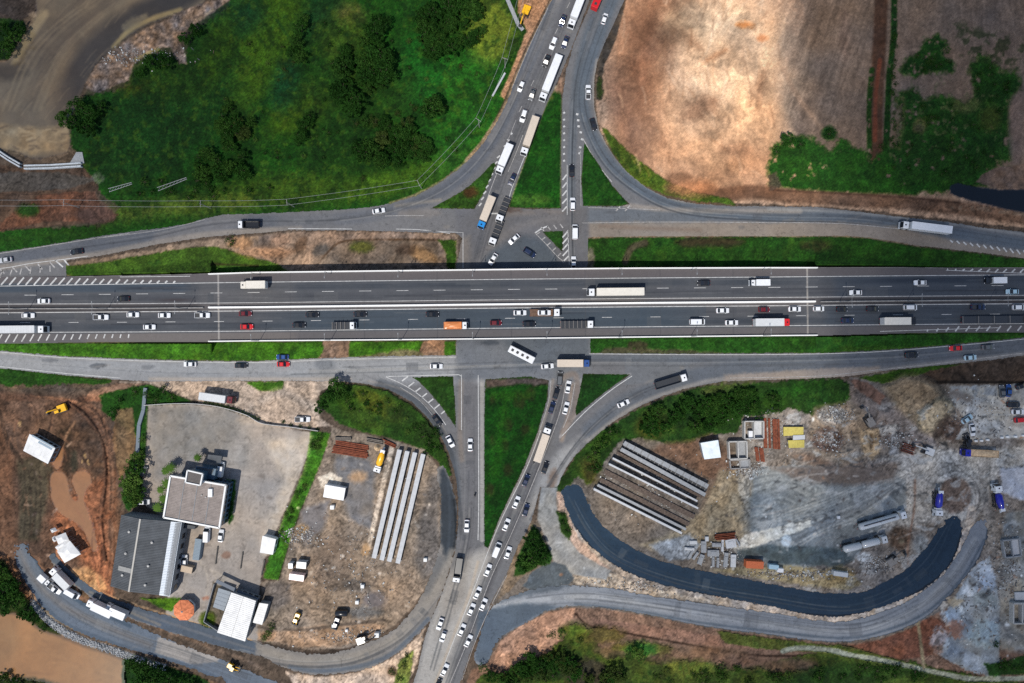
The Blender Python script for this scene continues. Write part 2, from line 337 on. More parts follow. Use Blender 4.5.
# --- island grass
for i, (p, c) in enumerate(zip(ISL, [(34, 62, 20), (22, 58, 16), (30, 62, 22), (30, 58, 20), (14, 50, 12), (20, 50, 18)])):
    f(p, c, cls=GRS, var=.35, vs=7, amp=.6, seed=i * 3)
f([(557, 82), (562, 100), (561, 150), (561, 208), (530, 208), (508, 207), (513, 192), (521, 170), (529, 148), (537, 126), (545, 107)], (18, 56, 14), cls=GRS, var=.35, vs=7, amp=.6)
f([(556, 68), (566, 66), (563, 92), (552, 92)], (138, 108, 88), soft=5, var=.3, vs=5, cls=0)
bl(530, 200, 22, 6, (50, 84, 30), soft=5, var=.3, vs=5); bl(551, 98, 4, 3, (120, 110, 60), a=.6, soft=3)
st([(508, 207), (513, 192), (529, 148), (545, 107), (557, 84)], 2, (150, 140, 118), a=.8); st([(561, 206), (562, 100)], 2, (128, 120, 104), a=.7, sm=False)
bl(470, 192, 7, 5, (90, 44, 30), a=.6, soft=4)
st([(556, 84), (563, 66), (576, 34), (590, -2), (616, -60)], 2.4, (44, 38, 38), a=1, sm=True)
st([(562, 72), (568, 56), (582, 20), (597, -20)], 2, (130, 112, 96), a=.6)
f([(485, 379), (549, 378), (549, 385), (520, 384), (486, 388)], (84, 72, 66), var=.3, vs=5, soft=3, cls=0)
for x, y, r in [(492, 400, 3), (492, 440, 3), (508, 425, 5), (520, 400, 6), (505, 445, 4), (530, 395, 5), (525, 430, 4), (490, 490, 4), (508, 470, 4)]: bl(x, y, r, r * 1.5, (44, 30, 22), a=.5, soft=4)
bl(500, 440, 6, 40, (30, 78, 14), a=.6, soft=8, rot=8); bl(512, 395, 22, 5, (34, 74, 14), a=.5, soft=5)
# --- earth north of the flyover, left
f([(66, 262), (100, 258), (140, 252), (165, 246), (212, 240), (256, 236), (288, 232), (396, 232), (458, 234), (457, 276), (208, 276), (66, 280)], (146, 122, 100), var=.25, vs=10)
f([(64, 266), (66, 276), (208, 276), (290, 272), (276, 262), (256, 258), (236, 252), (212, 246.5), (190, 248), (165, 251), (140, 256), (100, 263)], (52, 78, 26), cls=GRS, var=.3, vs=9, amp=1.2)
bl(80, 272, 16, 4, (30, 66, 14), a=.7, soft=4); bl(240, 270, 30, 4, (34, 70, 22), a=.7, soft=4); st([(212, 264), (240, 265), (258, 266)], 2, (40, 30, 20), a=.8, sm=False)
f([(258, 236), (300, 232), (396, 232), (455, 236), (453, 270), (300, 272), (262, 258)], (140, 116, 98), var=.3, vs=9)
f([(325, 250), (345, 241), (380, 240), (440, 239), (440, 268), (330, 270), (318, 262)], (112, 96, 82), var=.3, vs=7); st([(318, 264), (330, 250), (345, 241), (385, 239.5), (438, 240)], 1.6, (70, 48, 30), a=.8)
bl(362, 247, 13, 6, (66, 72, 34), a=.9, soft=5, cls=GRS); bl(425, 256, 16, 7, (158, 116, 72), a=.8, soft=6, rot=20); bl(405, 250, 9, 5, (70, 52, 40), a=.6, soft=4)
f([(438, 240), (456, 240), (456, 270), (448, 270), (446, 254)], (40, 66, 18), cls=GRS, var=.3, vs=6)
bl(320, 250, 8, 5, (70, 68, 66), a=.8, soft=4, rot=-30); bl(300, 245, 5, 10, (96, 70, 50), a=.7, soft=3, rot=30); bl(265, 252, 30, 6, (176, 128, 92), a=.7, soft=6); bl(265, 243, 20, 4, (90, 78, 70), a=.7, soft=4); bl(310, 262, 26, 5, (160, 140, 122), a=.6, soft=6)
bl(280, 240, 10, 6, (176, 134, 104), a=.7, soft=5); bl(300, 260, 12, 8, (172, 140, 114), a=.7, soft=6); bl(240, 243, 12, 7, (186, 136, 92), a=.8, soft=4)
# --- north right
f([(587, 235), (843, 236), (868, 238), (918, 247), (968, 252), (1024, 259), (1084, 267), (1084, 272), (587, 272)], (26, 58, 18), cls=GRS, var=.35, vs=9, amp=1.2)
f([(588, 222), (640, 221), (700, 222), (780, 223), (840, 223), (900, 226), (920, 233), (950, 244), (918, 246), (868, 238), (843, 236.5), (700, 237), (588, 238)], (140, 118, 98), var=.2, vs=8, amp=1)
bl(610, 228, 20, 3, (84, 56, 38), a=.7, soft=3); f([(640, 236), (645, 222), (668, 223), (662, 233)], (112, 78, 52), var=.2, amp=1); bl(710, 242, 34, 5, (70, 48, 34), a=.7, soft=6, cls=0); bl(816, 246, 16, 6, (52, 42, 30), a=.6, soft=6); st([(625, 262), (632, 248), (645, 243)], 7, (92, 76, 60), a=.8, soft=3, cls=0)
bl(590, 262, 4, 14, (128, 116, 100), a=.8, soft=3, cls=0)
# --- bare hill top right
f([(700, -60), (1084, -60), (1084, 235), (1024, 228), (943, 219), (855, 209), (768, 204), (692, 201), (647, 186), (616, 157), (600, 130), (596, 107), (596, 80), (600, 60), (614, 27), (630, -10), (650, -60)], (184, 148, 120), var=.12, vs=16, cls=0)
f([(785, -60), (1084, -60), (1084, 200), (870, 190), (800, 150), (782, 110), (792, 60), (800, 20)], (120, 102, 88), soft=14, var=.14, vs=12, amp=4)
bl(650, 50, 30, 70, (118, 86, 68), a=.85, soft=40, amp=8, rot=12, var=.2); bl(625, 120, 16, 50, (120, 92, 76), a=.8, soft=22, rot=-20, var=.25)
bl(730, 70, 62, 80, (230, 200, 168), a=.9, soft=46, amp=10, rot=10, var=.1); bl(710, 130, 40, 30, (206, 168, 134), a=.7, soft=34, amp=6); bl(700, 20, 40, 20, (218, 196, 166), a=.5, soft=26, amp=6)  # paler hill centre: sunlit patch painted into the soil colour
bl(690, 105, 20, 12, (146, 116, 92), a=.6, soft=20); bl(750, 160, 18, 10, (190, 146, 112), a=.7, soft=16); bl(745, 25, 9, 4, (206, 132, 72), a=.8, soft=4); bl(762, 38, 6, 3, (200, 130, 84), a=.7, soft=4); bl(715, 56, 14, 3, (176, 124, 88), a=.5, rot=-30, soft=4)
bl(810, 25, 8, 22, (120, 100, 84), a=.5, soft=8); bl(795, 45, 14, 26, (128, 112, 100), a=.5, soft=16); bl(845, 35, 5, 26, (112, 92, 80), a=.6, soft=6); bl(770, 130, 14, 22, (196, 158, 124), a=.5, soft=20)
# graders' tracks: arcs on the hill, straight furrows right of it
W = (slice(0, 300), slice(640, 975)); X, Y = G.X[W], G.Y[W]
hill = np.clip((X - 600) / 20, 0, 1) * np.clip((890 - X) / 10, 0, 1) * np.clip((205 - Y) / 12, 0, 1)
rad = np.sqrt((X - 860) ** 2 + (Y - 140) ** 2); th = np.arctan2(Y - 140, X - 860)
wq = fbm(X, Y, 26, 57, 2) * 9
arc = .6 * fbm(rad + wq, th * 46, 3.0, 31, 3) + .5 * fbm(rad + wq, th * 20, 9, 33, 2) + .6 * fbm(X * .5 + Y * .3 + wq, Y * .9 - X * .4, 3.4, 58, 3) + .5 * fbm(X, Y, 9, 59, 3)
dirn = fbm((X + .35 * Y) * 1.0, Y * .09, 2.6, 35, 3) + .5 * fbm(X + .3 * Y, Y * .06, 7, 36, 2)
left = np.clip((785 - X) / 30, 0, 1)
G.C[W] *= (1 + hill * (arc * left * .17 + dirn * (1 - left) * .17))[..., None]; G.Z[W] += hill * (arc * left * .12 + dirn * (1 - left) * .10)
W = (slice(0, 300), slice(930, 1145)); X, Y = G.X[W], G.Y[W]
G.C[W] *= (1 + .14 * fbm(X, Y * .25, 2.6, 38, 3))[..., None]
hx = np.exp(-(((G.X - 700) / 75) ** 2 + ((G.Y - 85) / 70) ** 2)); G.Z += hx * 3.0
st([(783, 70), (800, 100), (822, 128)], 5, (172, 142, 118), a=.6, soft=3)
st([(884, -60), (880, 30), (878, 80), (876, 120), (877, 160)], 13, (84, 60, 46), var=.3, vs=6, soft=3); st([(893, -60), (894, 30), (889, 80), (886, 160)], 6, (20, 48, 18), var=.4, vs=4, patch=(-.5, 5), cls=GRS); st([(872, 70), (869, 110), (870, 160)], 5, (28, 52, 20), patch=(-.3, 5), cls=GRS)
st([(880, 60), (876, 95), (875, 140)], 4, (118, 64, 46), a=.8)
f([(768, 168), (774, 148), (790, 136), (805, 137), (818, 142), (830, 150), (842, 142), (870, 152), (872, 160), (884, 150), (896, 160), (930, 172), (1012, 165), (1012, 178), (980, 188), (900, 196), (800, 192), (770, 186)], (28, 64, 20), cls=GRS, var=.35, vs=8, amp=4, patch=(-.5, 8), soft=5)
bl(829, 133, 7, 8, (20, 50, 20), soft=4, cls=GRS)
f([(898, 92), (915, 88), (925, 98), (940, 96), (952, 96), (965, 104), (975, 94), (970, 70), (978, 54), (990, 56), (1000, 70), (1016, 68), (1022, 84), (1010, 100), (1012, 160), (960, 182), (900, 184), (890, 150), (902, 120), (894, 100)], (26, 56, 20), cls=GRS, var=.35, vs=9, amp=4, patch=(-.42, 9), seed=4, soft=6)
f([(906, 58), (920, 50), (925, 40), (938, 36), (948, 44), (944, 56), (955, 62), (954, 72), (940, 74), (928, 72), (914, 78), (900, 70)], (22, 52, 18), cls=GRS, var=.3, vs=6, amp=4, patch=(-.4, 6), soft=5)
f([(950, 20), (1024, 40), (1060, 60), (1020, 70), (960, 55)], (48, 56, 34), a=.7, soft=8, patch=(.1, 7), cls=None); f([(900, 60), (1010, 100), (1000, 160), (920, 150)], (96, 96, 70), a=.5, soft=6, patch=(.35, 6))
f([(896, 100), (905, 95), (903, 130), (900, 150), (890, 145)], (104, 88, 70), a=.7, soft=5, patch=(-.2, 6)); bl(1016, 130, 8, 36, (122, 104, 94), a=.8, soft=6, cls=0); bl(920, 126, 7, 8, (104, 88, 66), a=.6, soft=4); bl(990, 118, 12, 14, (62, 66, 30), a=.6, soft=8); bl(965, 105, 16, 8, (96, 90, 62), a=.5, soft=6)
f([(985, 172), (1000, 166), (1084, 160), (1084, 200), (1010, 192), (975, 182)], (112, 92, 78), var=.35, vs=5, cls=0)
st([(700, 198), (750, 192), (790, 196), (850, 200), (900, 202), (950, 207), (1000, 214), (1084, 226)], 14, (116, 86, 66), var=.22, vs=9, cls=0, soft=4); st([(770, 190), (850, 194), (910, 198), (960, 203)], 2, (74, 52, 40), a=.7)
f([(768, 176), (776, 172), (782, 186), (770, 192)], (88, 76, 66), a=.8); st([(950, 209), (985, 209), (1084, 222)], 5, (140, 120, 100), a=.5, patch=(0, 4))
CREEK = [(950, 186), (958, 183), (990, 189), (1024, 190), (1084, 194), (1084, 216), (1024, 212), (1000, 208), (985, 204), (965, 199), (950, 193)]
f(CREEK, (15, 21, 28), cls=RIV, dz=-.6, amp=1, var=.1)
f([(630, 176), (640, 184), (667, 196), (700, 202), (735, 205), (728, 199), (700, 193), (672, 183), (656, 172), (628, 152), (606, 128), (602, 128), (612, 152)], (58, 80, 28), cls=GRS, var=.35, vs=6, amp=1.5)
f([(598, 60), (606, 34), (614, 20), (620, 0), (626, 0), (616, 40), (604, 66), (602, 100), (596, 100)], (74, 66, 58), var=.4, vs=4, amp=1); bl(600, 88, 3, 12, (34, 44, 22), soft=3, cls=GRS); bl(603, 112, 5, 12, (158, 132, 112), a=.8, soft=5)
bl(690, 188, 26, 9, (178, 130, 98), a=.8, soft=8, var=.2); bl(678, 178, 14, 6, (120, 90, 70), a=.7, soft=5)
# --- south verges
f([(-60, 343), (110, 343), (208, 342), (456, 341), (456, 355), (321, 358), (256, 361), (150, 359.5), (62, 356), (0, 351), (-60, 350)], (48, 88, 22), cls=GRS, var=.3, vs=7, amp=.8)
f([(323, 340), (350, 340), (349, 358), (318, 359), (325, 350)], (134, 106, 86), var=.25, vs=6, cls=0); f([(423, 340), (445, 340), (444, 356), (424, 356), (418, 350)], (150, 110, 80), var=.25, vs=6, cls=0); f([(400, 350), (440, 352), (440, 357), (350, 358)], (140, 112, 90), a=.7, cls=0, soft=3)
f([(588, 338), (818, 336), (920, 333), (1084, 331), (1084, 330), (1024, 338), (968, 343), (918, 347.5), (868, 351), (818, 353), (680, 353.5), (588, 353)], (28, 64, 20), cls=GRS, var=.3, vs=7, amp=.8)
f([(605, 347), (700, 351), (720, 353), (600, 353.5)], (100, 82, 66), a=.7, cls=0, soft=3); bl(637, 345, 10, 4, (70, 56, 44), a=.7, soft=3, cls=0)
f([(456, 336), (466, 336), (466, 352), (456, 356)], (136, 112, 92)); bl(880, 349, 40, 3, (46, 74, 24), a=.6, soft=4)
f([(-60, 362), (0, 368), (62, 375), (112, 380), (108, 385), (80, 387), (30, 389), (-60, 388)], (30, 62, 18), cls=GRS, var=.3, vs=8)
# --- left works
f([(-60, 386), (110, 384), (150, 384), (150, 520), (118, 560), (118, 600), (80, 600), (30, 548), (0, 540), (-60, 620)], (86, 73, 62), var=.38, vs=11, seed=2, amp=3)
f([(90, 392), (115, 384), (150, 382), (128, 390), (104, 402), (84, 400)], (146, 112, 90), a=.9, var=.2)
f([(34, 425), (55, 405), (75, 410), (62, 440), (55, 452), (32, 435)], (92, 78, 64), a=.8, soft=6); f([(16, 460), (40, 455), (55, 470), (46, 505), (38, 540), (18, 540), (20, 490)], (66, 68, 58), soft=5, var=.2)
for k in range(4): st([(24 + k * 5, 470), (26 + k * 5, 500), (24 + k * 5, 535)], 1.5, (46, 46, 42), a=.6)
f([(-60, 430), (0, 425), (14, 460), (16, 540), (-60, 560)], (92, 72, 56), a=.8, soft=8, var=.2); st([(0, 412), (8, 440), (22, 462)], 4, (40, 36, 32), a=.7)
for o_ in (0, 3, 6, 9):    # haul tracks round the works
    st([(78 + o_ * .6, 398 - o_ * .3), (90 + o_, 415), (102 + o_, 432), (110 + o_ * .8, 446), (111 + o_ * .8, 470), (107 + o_, 500), (106 + o_, 525)], 1.2, (112, 84, 66) if o_ % 6 else (52, 36, 30), a=.75, soft=1.2, amp=.5)
f([(78, 420), (95, 425), (106, 450), (104, 480), (92, 500), (76, 470), (70, 440)], (70, 62, 54), a=.8, var=.5, vs=4, soft=5); f([(58, 432), (72, 425), (70, 470), (66, 500), (60, 470)], (46, 42, 34), a=.8, var=.4, vs=4, soft=4); bl(74, 462, 4, 12, (32, 44, 38), a=.7, soft=4)
st([(75, 422), (68, 432), (63, 445), (60, 458)], 2.4, (126, 106, 84), a=.9); bl(10, 395, 30, 4, (96, 72, 58), a=.6, soft=4, rot=4); bl(72, 406, 18, 6, (60, 48, 40), a=.6, soft=4)
for i in range(26):
    x0, y0 = random.uniform(0, 105), random.uniform(392, 500); st([(x0, y0), (x0 + random.uniform(-9, 9), y0 + random.uniform(8, 20))], random.uniform(.8, 2), random.choice([(120, 92, 72), (50, 38, 32), (100, 76, 60), (40, 34, 30)]), a=.5)
POND = [[(52, 474), (60, 472), (66, 476), (68, 484), (70, 494), (74, 501), (78, 499), (75, 490), (72, 480), (76, 472.5), (84, 471), (90, 475), (91, 483), (86, 490), (84, 500), (87, 510), (92, 525), (97, 545), (93, 551), (87, 538), (80, 526), (70, 519), (60, 513), (52, 501), (50, 486)], [(54, 450), (60, 445), (63, 452), (62, 462), (57, 469), (53, 462)]]
f([(60, 500), (115, 470), (122, 520), (112, 600), (90, 598), (80, 560), (60, 548), (48, 520)], (122, 84, 60), a=.85, var=.35, vs=6, soft=8, amp=3)
for i in range(12): st([(95 + i * 1.6, 512 + i), (97 + i * 1.8, 545), (92 + i * 2.0, 575), (96 + i * 1.4, 596)], 1.3, random.choice([(176, 126, 92), (84, 58, 44), (146, 102, 76)]), a=.7, amp=1.2)
for p in POND: f(cr(p), (150, 108, 78), a=.5, soft=9, amp=2, var=.2)
for p in POND: f(p, (150, 108, 74), sm=True, cls=RIV, dz=-.3, amp=.6, var=.06)
bl(88, 590, 16, 12, (100, 88, 66), a=.7, soft=6, var=.4, vs=4)
for (x, y, r) in [(85, 456, 3), (88, 462, 3), (20, 424, 3), (82, 462, 2)]: bl(x, y, r * .5, r, (150, 140, 100), a=.8, soft=1)
# hedge belt and office yard
f([(100, 395), (128, 388), (150, 384), (196, 402), (150, 406), (146, 450), (142, 500), (128, 512), (122, 500), (124, 486), (134, 470), (138, 440), (120, 425), (103, 412)], (26, 60, 18), cls=GRS, var=.35, vs=7, amp=2)
f([(116, 410), (132, 408), (136, 440), (130, 465), (120, 480), (112, 440)], (128, 98, 66), a=.9, var=.25, cls=0, vs=6)
f([(120, 382), (150, 381), (256, 381), (345, 381), (320, 392), (316, 402), (320, 418), (332, 426), (300, 430), (256, 424), (225, 408), (196, 402), (170, 392), (150, 384)], (182, 160, 140), var=.1, vs=12)
f([(246, 382), (283, 381), (282, 388), (274, 391.5), (258, 390)], (52, 88, 26), cls=GRS, var=.3, vs=5); st([(262, 400), (280, 392), (300, 400), (318, 410)], 8, (172, 158, 146), a=.7, soft=6)
f([(146, 450), (148, 405), (190, 404), (225, 408), (262, 424), (314, 433), (308, 455), (285, 510), (264, 560), (258, 600), (262, 655), (200, 640), (165, 622), (176, 520), (158, 514), (140, 500)], (150, 141, 132), cls=YRD, var=.1, vs=16, amp=.8)
f([(150, 406), (230, 410), (250, 425), (250, 470), (200, 455), (150, 450)], (122, 118, 112), a=.6, soft=10, var=.12); bl(186, 440, 3, 8, (70, 66, 62), a=.5, soft=3); bl(240, 440, 6, 40, (166, 156, 146), a=.4, soft=8, rot=20)
for i in range(9): st([(156 + i * 18, 404 + i * 2.5), (148 + i * 18, 600)], .6, (120, 114, 108), a=.35, amp=.3, sm=False)
for i in range(11): st([(146, 418 + i * 18), (310, 432 + i * 18)], .6, (120, 114, 108), a=.35, amp=.3, sm=False)
for i in range(14): bl(random.uniform(155, 300), random.uniform(415, 590), 3, 2, (96, 88, 82), a=.5, soft=3)
bl(250, 420, 14, 4, (178, 162, 144), a=.5, soft=4)
for k in range(5): st([(198 + k * 6, 560 + k * 5), (208 + k * 8, 580), (200 + k * 6, 620)], 1.2, (178, 166, 148), a=.4)
bl(226, 555, 5, 4, (120, 90, 74), a=.7, soft=1.5); bl(205, 598, 4, 2, (150, 100, 80), a=.7, soft=2)
f([(213, 582), (232, 590), (226, 632), (205, 628)], (96, 84, 66), a=.8, cls=0); bl(208, 620, 8, 8, (58, 76, 24), soft=4, cls=GRS)
f([(168, 598), (180, 598), (172, 612), (160, 607), (140, 598)], (60, 96, 22), cls=GRS, var=.2); f([(226, 478), (236, 480), (233, 520), (228, 526), (228, 500)], (30, 64, 22), cls=GRS, var=.3)
f([(311, 431), (330, 433), (332, 443), (324, 452), (322, 462), (312, 485), (300, 512), (292, 535), (284, 560), (278, 580), (263, 578), (267, 562), (275, 545), (282, 520), (292, 497), (303, 470), (308, 450)], (50, 96, 28), cls=GRS, var=.35, vs=5, amp=1.2)
bl(270, 633, 8, 9, (56, 96, 26), soft=4, cls=GRS, var=.3)
# hill inside the left loop
f([(318, 405), (322, 394), (334, 385), (350, 384), (368, 386), (388, 391), (410, 404), (427, 421), (440, 440), (448, 458), (452, 475), (446, 480), (438, 462), (426, 452), (410, 445), (385, 437), (360, 432), (340, 424), (330, 414)], (34, 62, 20), cls=GRS, var=.4, vs=9, amp=1.5, dz=.5)
for (x, y, rx, ry, c) in [(380, 405, 30, 12, (74, 82, 28)), (345, 400, 12, 8, (40, 72, 16)), (365, 420, 26, 8, (50, 72, 26)), (400, 415, 16, 10, (26, 44, 18)), (425, 432, 10, 12, (24, 40, 16))]: bl(x, y, rx, ry, c, a=.8, soft=9, amp=3, rot=30, var=.35, vs=5)
# left casting yard
f([(332, 428), (365, 434), (400, 442), (425, 450), (440, 470), (442, 500), (440, 560), (428, 585), (412, 608), (390, 628), (350, 648), (310, 650), (256, 640), (262, 606), (262, 582), (280, 580), (292, 535), (312, 485), (326, 450)], (140, 124, 108), var=.22, vs=11, amp=1.5)
f([(334, 455), (368, 458), (376, 470), (372, 530), (350, 520), (335, 480)], (118, 116, 116), cls=GRV, var=.14, vs=5, soft=6, amp=2); f([(300, 510), (330, 500), (324, 530), (304, 545)], (116, 114, 116), a=.8, cls=GRV, soft=5); f([(262, 585), (290, 582), (292, 600), (275, 610), (262, 604)], (100, 94, 92), a=.7, soft=5)
f([(430, 475), (440, 475), (440, 560), (424, 585), (414, 560), (420, 520)], (96, 92, 90), a=.7, soft=7, var=.2)
f([(318, 478), (330, 472), (342, 478), (340, 490), (322, 488)], (226, 212, 192), amp=1.2, var=.05); bl(358, 477, 9, 6, (190, 154, 118), a=.9, soft=6); bl(340, 486, 30, 6, (150, 140, 130), a=.3, soft=6)
bl(300, 530, 9, 5, (170, 134, 90), a=.8, soft=5, rot=-20); bl(352, 590, 60, 28, (150, 126, 102), a=.5, soft=26, var=.3); bl(375, 600, 12, 9, (96, 96, 104), a=.7, soft=6, cls=GRV); bl(365, 612, 18, 6, (92, 100, 108), a=.6, soft=5)
f([(340, 582), (355, 578), (372, 586), (370, 594), (350, 592)], (120, 112, 104), a=.8); bl(350, 585, 26, 6, (84, 72, 62), a=.5, soft=6); bl(330, 560, 20, 30, (120, 102, 88), a=.5, soft=16, rot=20)
f([(256, 632), (300, 628), (360, 622), (385, 626), (372, 636), (340, 646), (300, 648), (258, 640)], (172, 138, 108), var=.2, vs=8, soft=4); st([(258, 627), (300, 630), (340, 625), (384, 620)], 3, (84, 74, 66), a=.7, amp=1)
st([(258, 641), (281, 648), (306, 653), (325, 653), (343, 650), (360, 645)], 1.6, (54, 44, 38), a=.8)
st([(391.5, 449), (379, 502), (366.5, 555)], 4.5, (206, 188, 168), amp=.3, var=.1, sm=False, soft=1); st([(396, 449), (383, 502), (371, 556)], 2, (70, 62, 56), a=.6, sm=False); bl(366, 549, 5, 8, (190, 146, 98), a=.8, soft=3)
f([(286, 672), (318, 677), (356, 673), (386, 662), (411, 642), (426, 626), (418, 660), (405, 690), (380, 743), (330, 743), (296, 690)], (196, 172, 150), var=.2, vs=7); f([(400, 660), (414, 650), (408, 690), (395, 720), (388, 700)], (92, 106, 50), cls=GRS, var=.3, a=.9, vs=5); bl(392, 672, 5, 5, (84, 60, 40), a=.7, soft=3)
for i in range(40):
    x, y = random.uniform(285, 430), random.uniform(500, 640); bl(x, y, random.uniform(.8, 2.2), random.uniform(.8, 2), random.choice([(210, 200, 188), (90, 76, 66), (176, 160, 140)]), a=.6, soft=1.2, amp=.5)
for i in range(22):
    x, y = random.uniform(290, 415), random.uniform(545, 625); st([(x, y), (x + random.uniform(-25, 25), y + random.uniform(-12, 12)), (x + random.uniform(-40, 40), y + random.uniform(-20, 20))], 1.4, random.choice([(112, 96, 82), (166, 146, 126)]), a=.4)
# riverbank, bottom left
f([(-60, 560), (8, 555), (18, 575), (33, 603), (52, 622), (80, 637), (120, 650), (187, 670), (225, 686), (240, 743), (-60, 743)], (120, 92, 66), var=.25, vs=8)
f([(-60, 556), (4, 560), (20, 590), (36, 608), (42, 620), (60, 634), (56, 640), (36, 630), (0, 615), (-60, 616)], (34, 48, 20), cls=GRS, var=.4, vs=6)
RIV2 = [(-60, 612), (0, 614.5), (14, 613), (28, 620), (40, 629), (60, 636), (82, 645), (117, 657), (130, 664), (131, 683), (128, 743), (-60, 743)]
f(RIV2, (146, 108, 70), cls=RIV, dz=-1.2, amp=.6, var=.12, vs=26)
for i in range(26): x, y = random.uniform(-20, 110), random.uniform(625, 690); st([(x, y), (x + random.uniform(10, 30), y + random.uniform(-2, 8))], random.uniform(1, 3), random.choice([(164, 124, 82), (126, 92, 60)]), a=.35, soft=3)
st([(0, 614.5), (14, 613), (28, 620), (40, 629), (60, 636), (82, 645), (117, 657), (130, 664)], 3, (84, 64, 44), a=.7, soft=3)
st([(33, 603), (46, 618), (62, 630), (82, 640), (112, 650), (140, 660), (165, 668)], 7, (142, 146, 150), var=.35, vs=3, amp=1, cls=0, soft=1.5); st([(30, 592), (44, 610), (62, 622), (84, 633)], 3, (160, 140, 112), a=.8)
f([(122, 660), (135, 655), (160, 664), (200, 676), (220, 690), (230, 743), (124, 743)], (22, 50, 16), cls=GRS, var=.35, vs=6); bl(20, 690, 40, 12, (40, 48, 30), cls=GRS, soft=5, var=.3)
f([(100, 590), (118, 598), (160, 612), (200, 624), (256, 641), (256, 650), (200, 632), (150, 620), (110, 606), (92, 594)], (156, 128, 98), var=.15, vs=6, amp=.8); st([(118, 600), (180, 622), (250, 644)], 1.4, (82, 60, 48), a=.8)
f([(70, 570), (88, 566), (104, 580), (108, 590), (96, 592), (82, 585)], (190, 160, 112), a=.8, var=.3, vs=5, soft=4)
st([(60, 586), (90, 602), (130, 618), (180, 636), (230, 654), (262, 668)], 3.5, (112, 92, 76), var=.3, vs=5)
# --- south right
f([(557, 487), (562, 478), (575, 456), (600, 433), (637, 409), (690, 389), (724, 383), (850, 379), (884, 372), (1084, 352), (1084, 743), (470, 743), (486, 665), (500, 640), (492, 600), (512, 560)], (118, 108, 98), var=.22, vs=14, amp=1)
f([(557, 487), (562, 477), (575, 456), (600, 433), (637, 409), (690, 389), (724, 383), (840, 379), (856, 388), (846, 402), (842, 420), (830, 410), (812, 415), (790, 408), (770, 415), (742, 418), (738, 432), (712, 434), (698, 440), (690, 446), (670, 444), (640, 438), (622, 440), (605, 462), (590, 484), (578, 478), (572, 484), (562, 488), (560, 505)], (30, 56, 20), cls=GRS, var=.42, vs=10, amp=2.5)
for (x, y, rx, ry, c) in [(655, 425, 20, 14, (66, 72, 28)), (700, 410, 40, 14, (18, 40, 16)), (735, 400, 20, 12, (40, 72, 22)), (790, 392, 40, 7, (24, 60, 16)), (600, 440, 24, 6, (46, 74, 22)), (770, 402, 20, 8, (34, 60, 18)), (590, 470, 9, 14, (76, 66, 30)), (730, 385, 30, 4, (84, 88, 50)), (815, 400, 20, 8, (30, 60, 22))]: bl(x, y, rx, ry, c, a=.8, soft=10, amp=3, var=.4, vs=5, rot=-15)
f([(860, 378), (900, 370), (945, 364), (963, 364), (940, 372), (900, 378), (884, 384), (866, 380)], (40, 66, 20), cls=GRS, var=.3, vs=6)
f([(925, 372), (963, 364), (1084, 350), (1084, 382), (930, 384), (918, 378)], (78, 62, 50), var=.25, vs=7); st([(935, 382), (1084, 383)], 3, (32, 26, 22), a=.9, sm=False)
f([(850, 378), (866, 380), (884, 392), (900, 410), (925, 430), (940, 446), (930, 456), (900, 450), (870, 432), (858, 415), (850, 395)], (116, 106, 100), var=.2, vs=7); f([(850, 380), (868, 382), (885, 396), (880, 405), (860, 392)], (118, 84, 68), a=.9, var=.2)
# spoil heap
f([(884, 386), (902, 376), (920, 376), (934, 384), (944, 396), (952, 408), (950, 418), (940, 426), (932, 434), (920, 430), (912, 420), (896, 405)], (144, 124, 98), var=.15, vs=8, dz=2.8, soft=9)
f([(918, 414), (935, 400), (948, 398), (953, 406), (948, 418), (936, 430), (926, 432), (918, 426)], (168, 148, 116), a=.9, var=.1, vs=6, dz=2.0, soft=5); bl(952, 430, 12, 12, (92, 72, 60), a=.9, soft=6, dz=1); bl(942, 426, 5, 14, (62, 48, 40), a=.7, rot=30, soft=4)
for i in range(5): st([(890 + i * 8, 392 + i * 4), (905 + i * 8, 382 + i * 3)], 1.4, (100, 84, 66), a=.5)
# compound ground
f([(950, 386), (1084, 384), (1084, 440), (1000, 438), (974, 440), (955, 440), (966, 424), (955, 405), (948, 392)], (152, 150, 144), var=.2, vs=8, cls=GRV, amp=2); f([(952, 388), (990, 386), (1012, 390), (1008, 402), (985, 398), (965, 396)], (188, 182, 170), a=.8, patch=(-.2, 8), soft=4); bl(960, 396, 14, 5, (110, 98, 88), a=.7, soft=4, rot=20); bl(1000, 417, 6, 4, (120, 112, 96), a=.6, soft=3)
f([(880, 460), (930, 445), (960, 452), (1084, 440), (1084, 470), (1000, 470), (985, 500), (975, 520), (940, 520), (860, 540), (820, 480)], (160, 156, 148), var=.16, vs=9, a=.9, soft=6)
f([(752, 468), (792, 464), (812, 465), (880, 470), (906, 480), (905, 510), (880, 530), (850, 560), (800, 570), (760, 560), (748, 520)], (116, 120, 120), cls=GRV, var=.16, vs=9, amp=2)
for i in range(16):
    r = 8 + i * 3.2; cx_, cy_ = 778, 512
    st([(cx_ + r * math.cos(t), cy_ + r * .7 * math.sin(t)) for t in [2.6 + k * .25 for k in range(13)]], 1.1, random.choice([(150, 152, 148), (88, 92, 94)]), a=.5, amp=.8)
for i in range(13):
    y0 = 496 + i * 3; st([(770 + i * 2, y0 + 18), (820, y0 + 2), (860, y0 - 14), (905, 470 + i)], 1.1, random.choice([(178, 174, 164), (140, 138, 132), (96, 94, 90)]), a=.55, amp=.8)
f([(770, 468), (880, 462), (900, 462), (892, 480), (850, 486), (800, 480)], (104, 88, 76), a=.8, soft=6, var=.2); f([(790, 455), (840, 450), (875, 452), (860, 464), (815, 466)], (118, 92, 74), a=.8, soft=5, var=.3, vs=5)
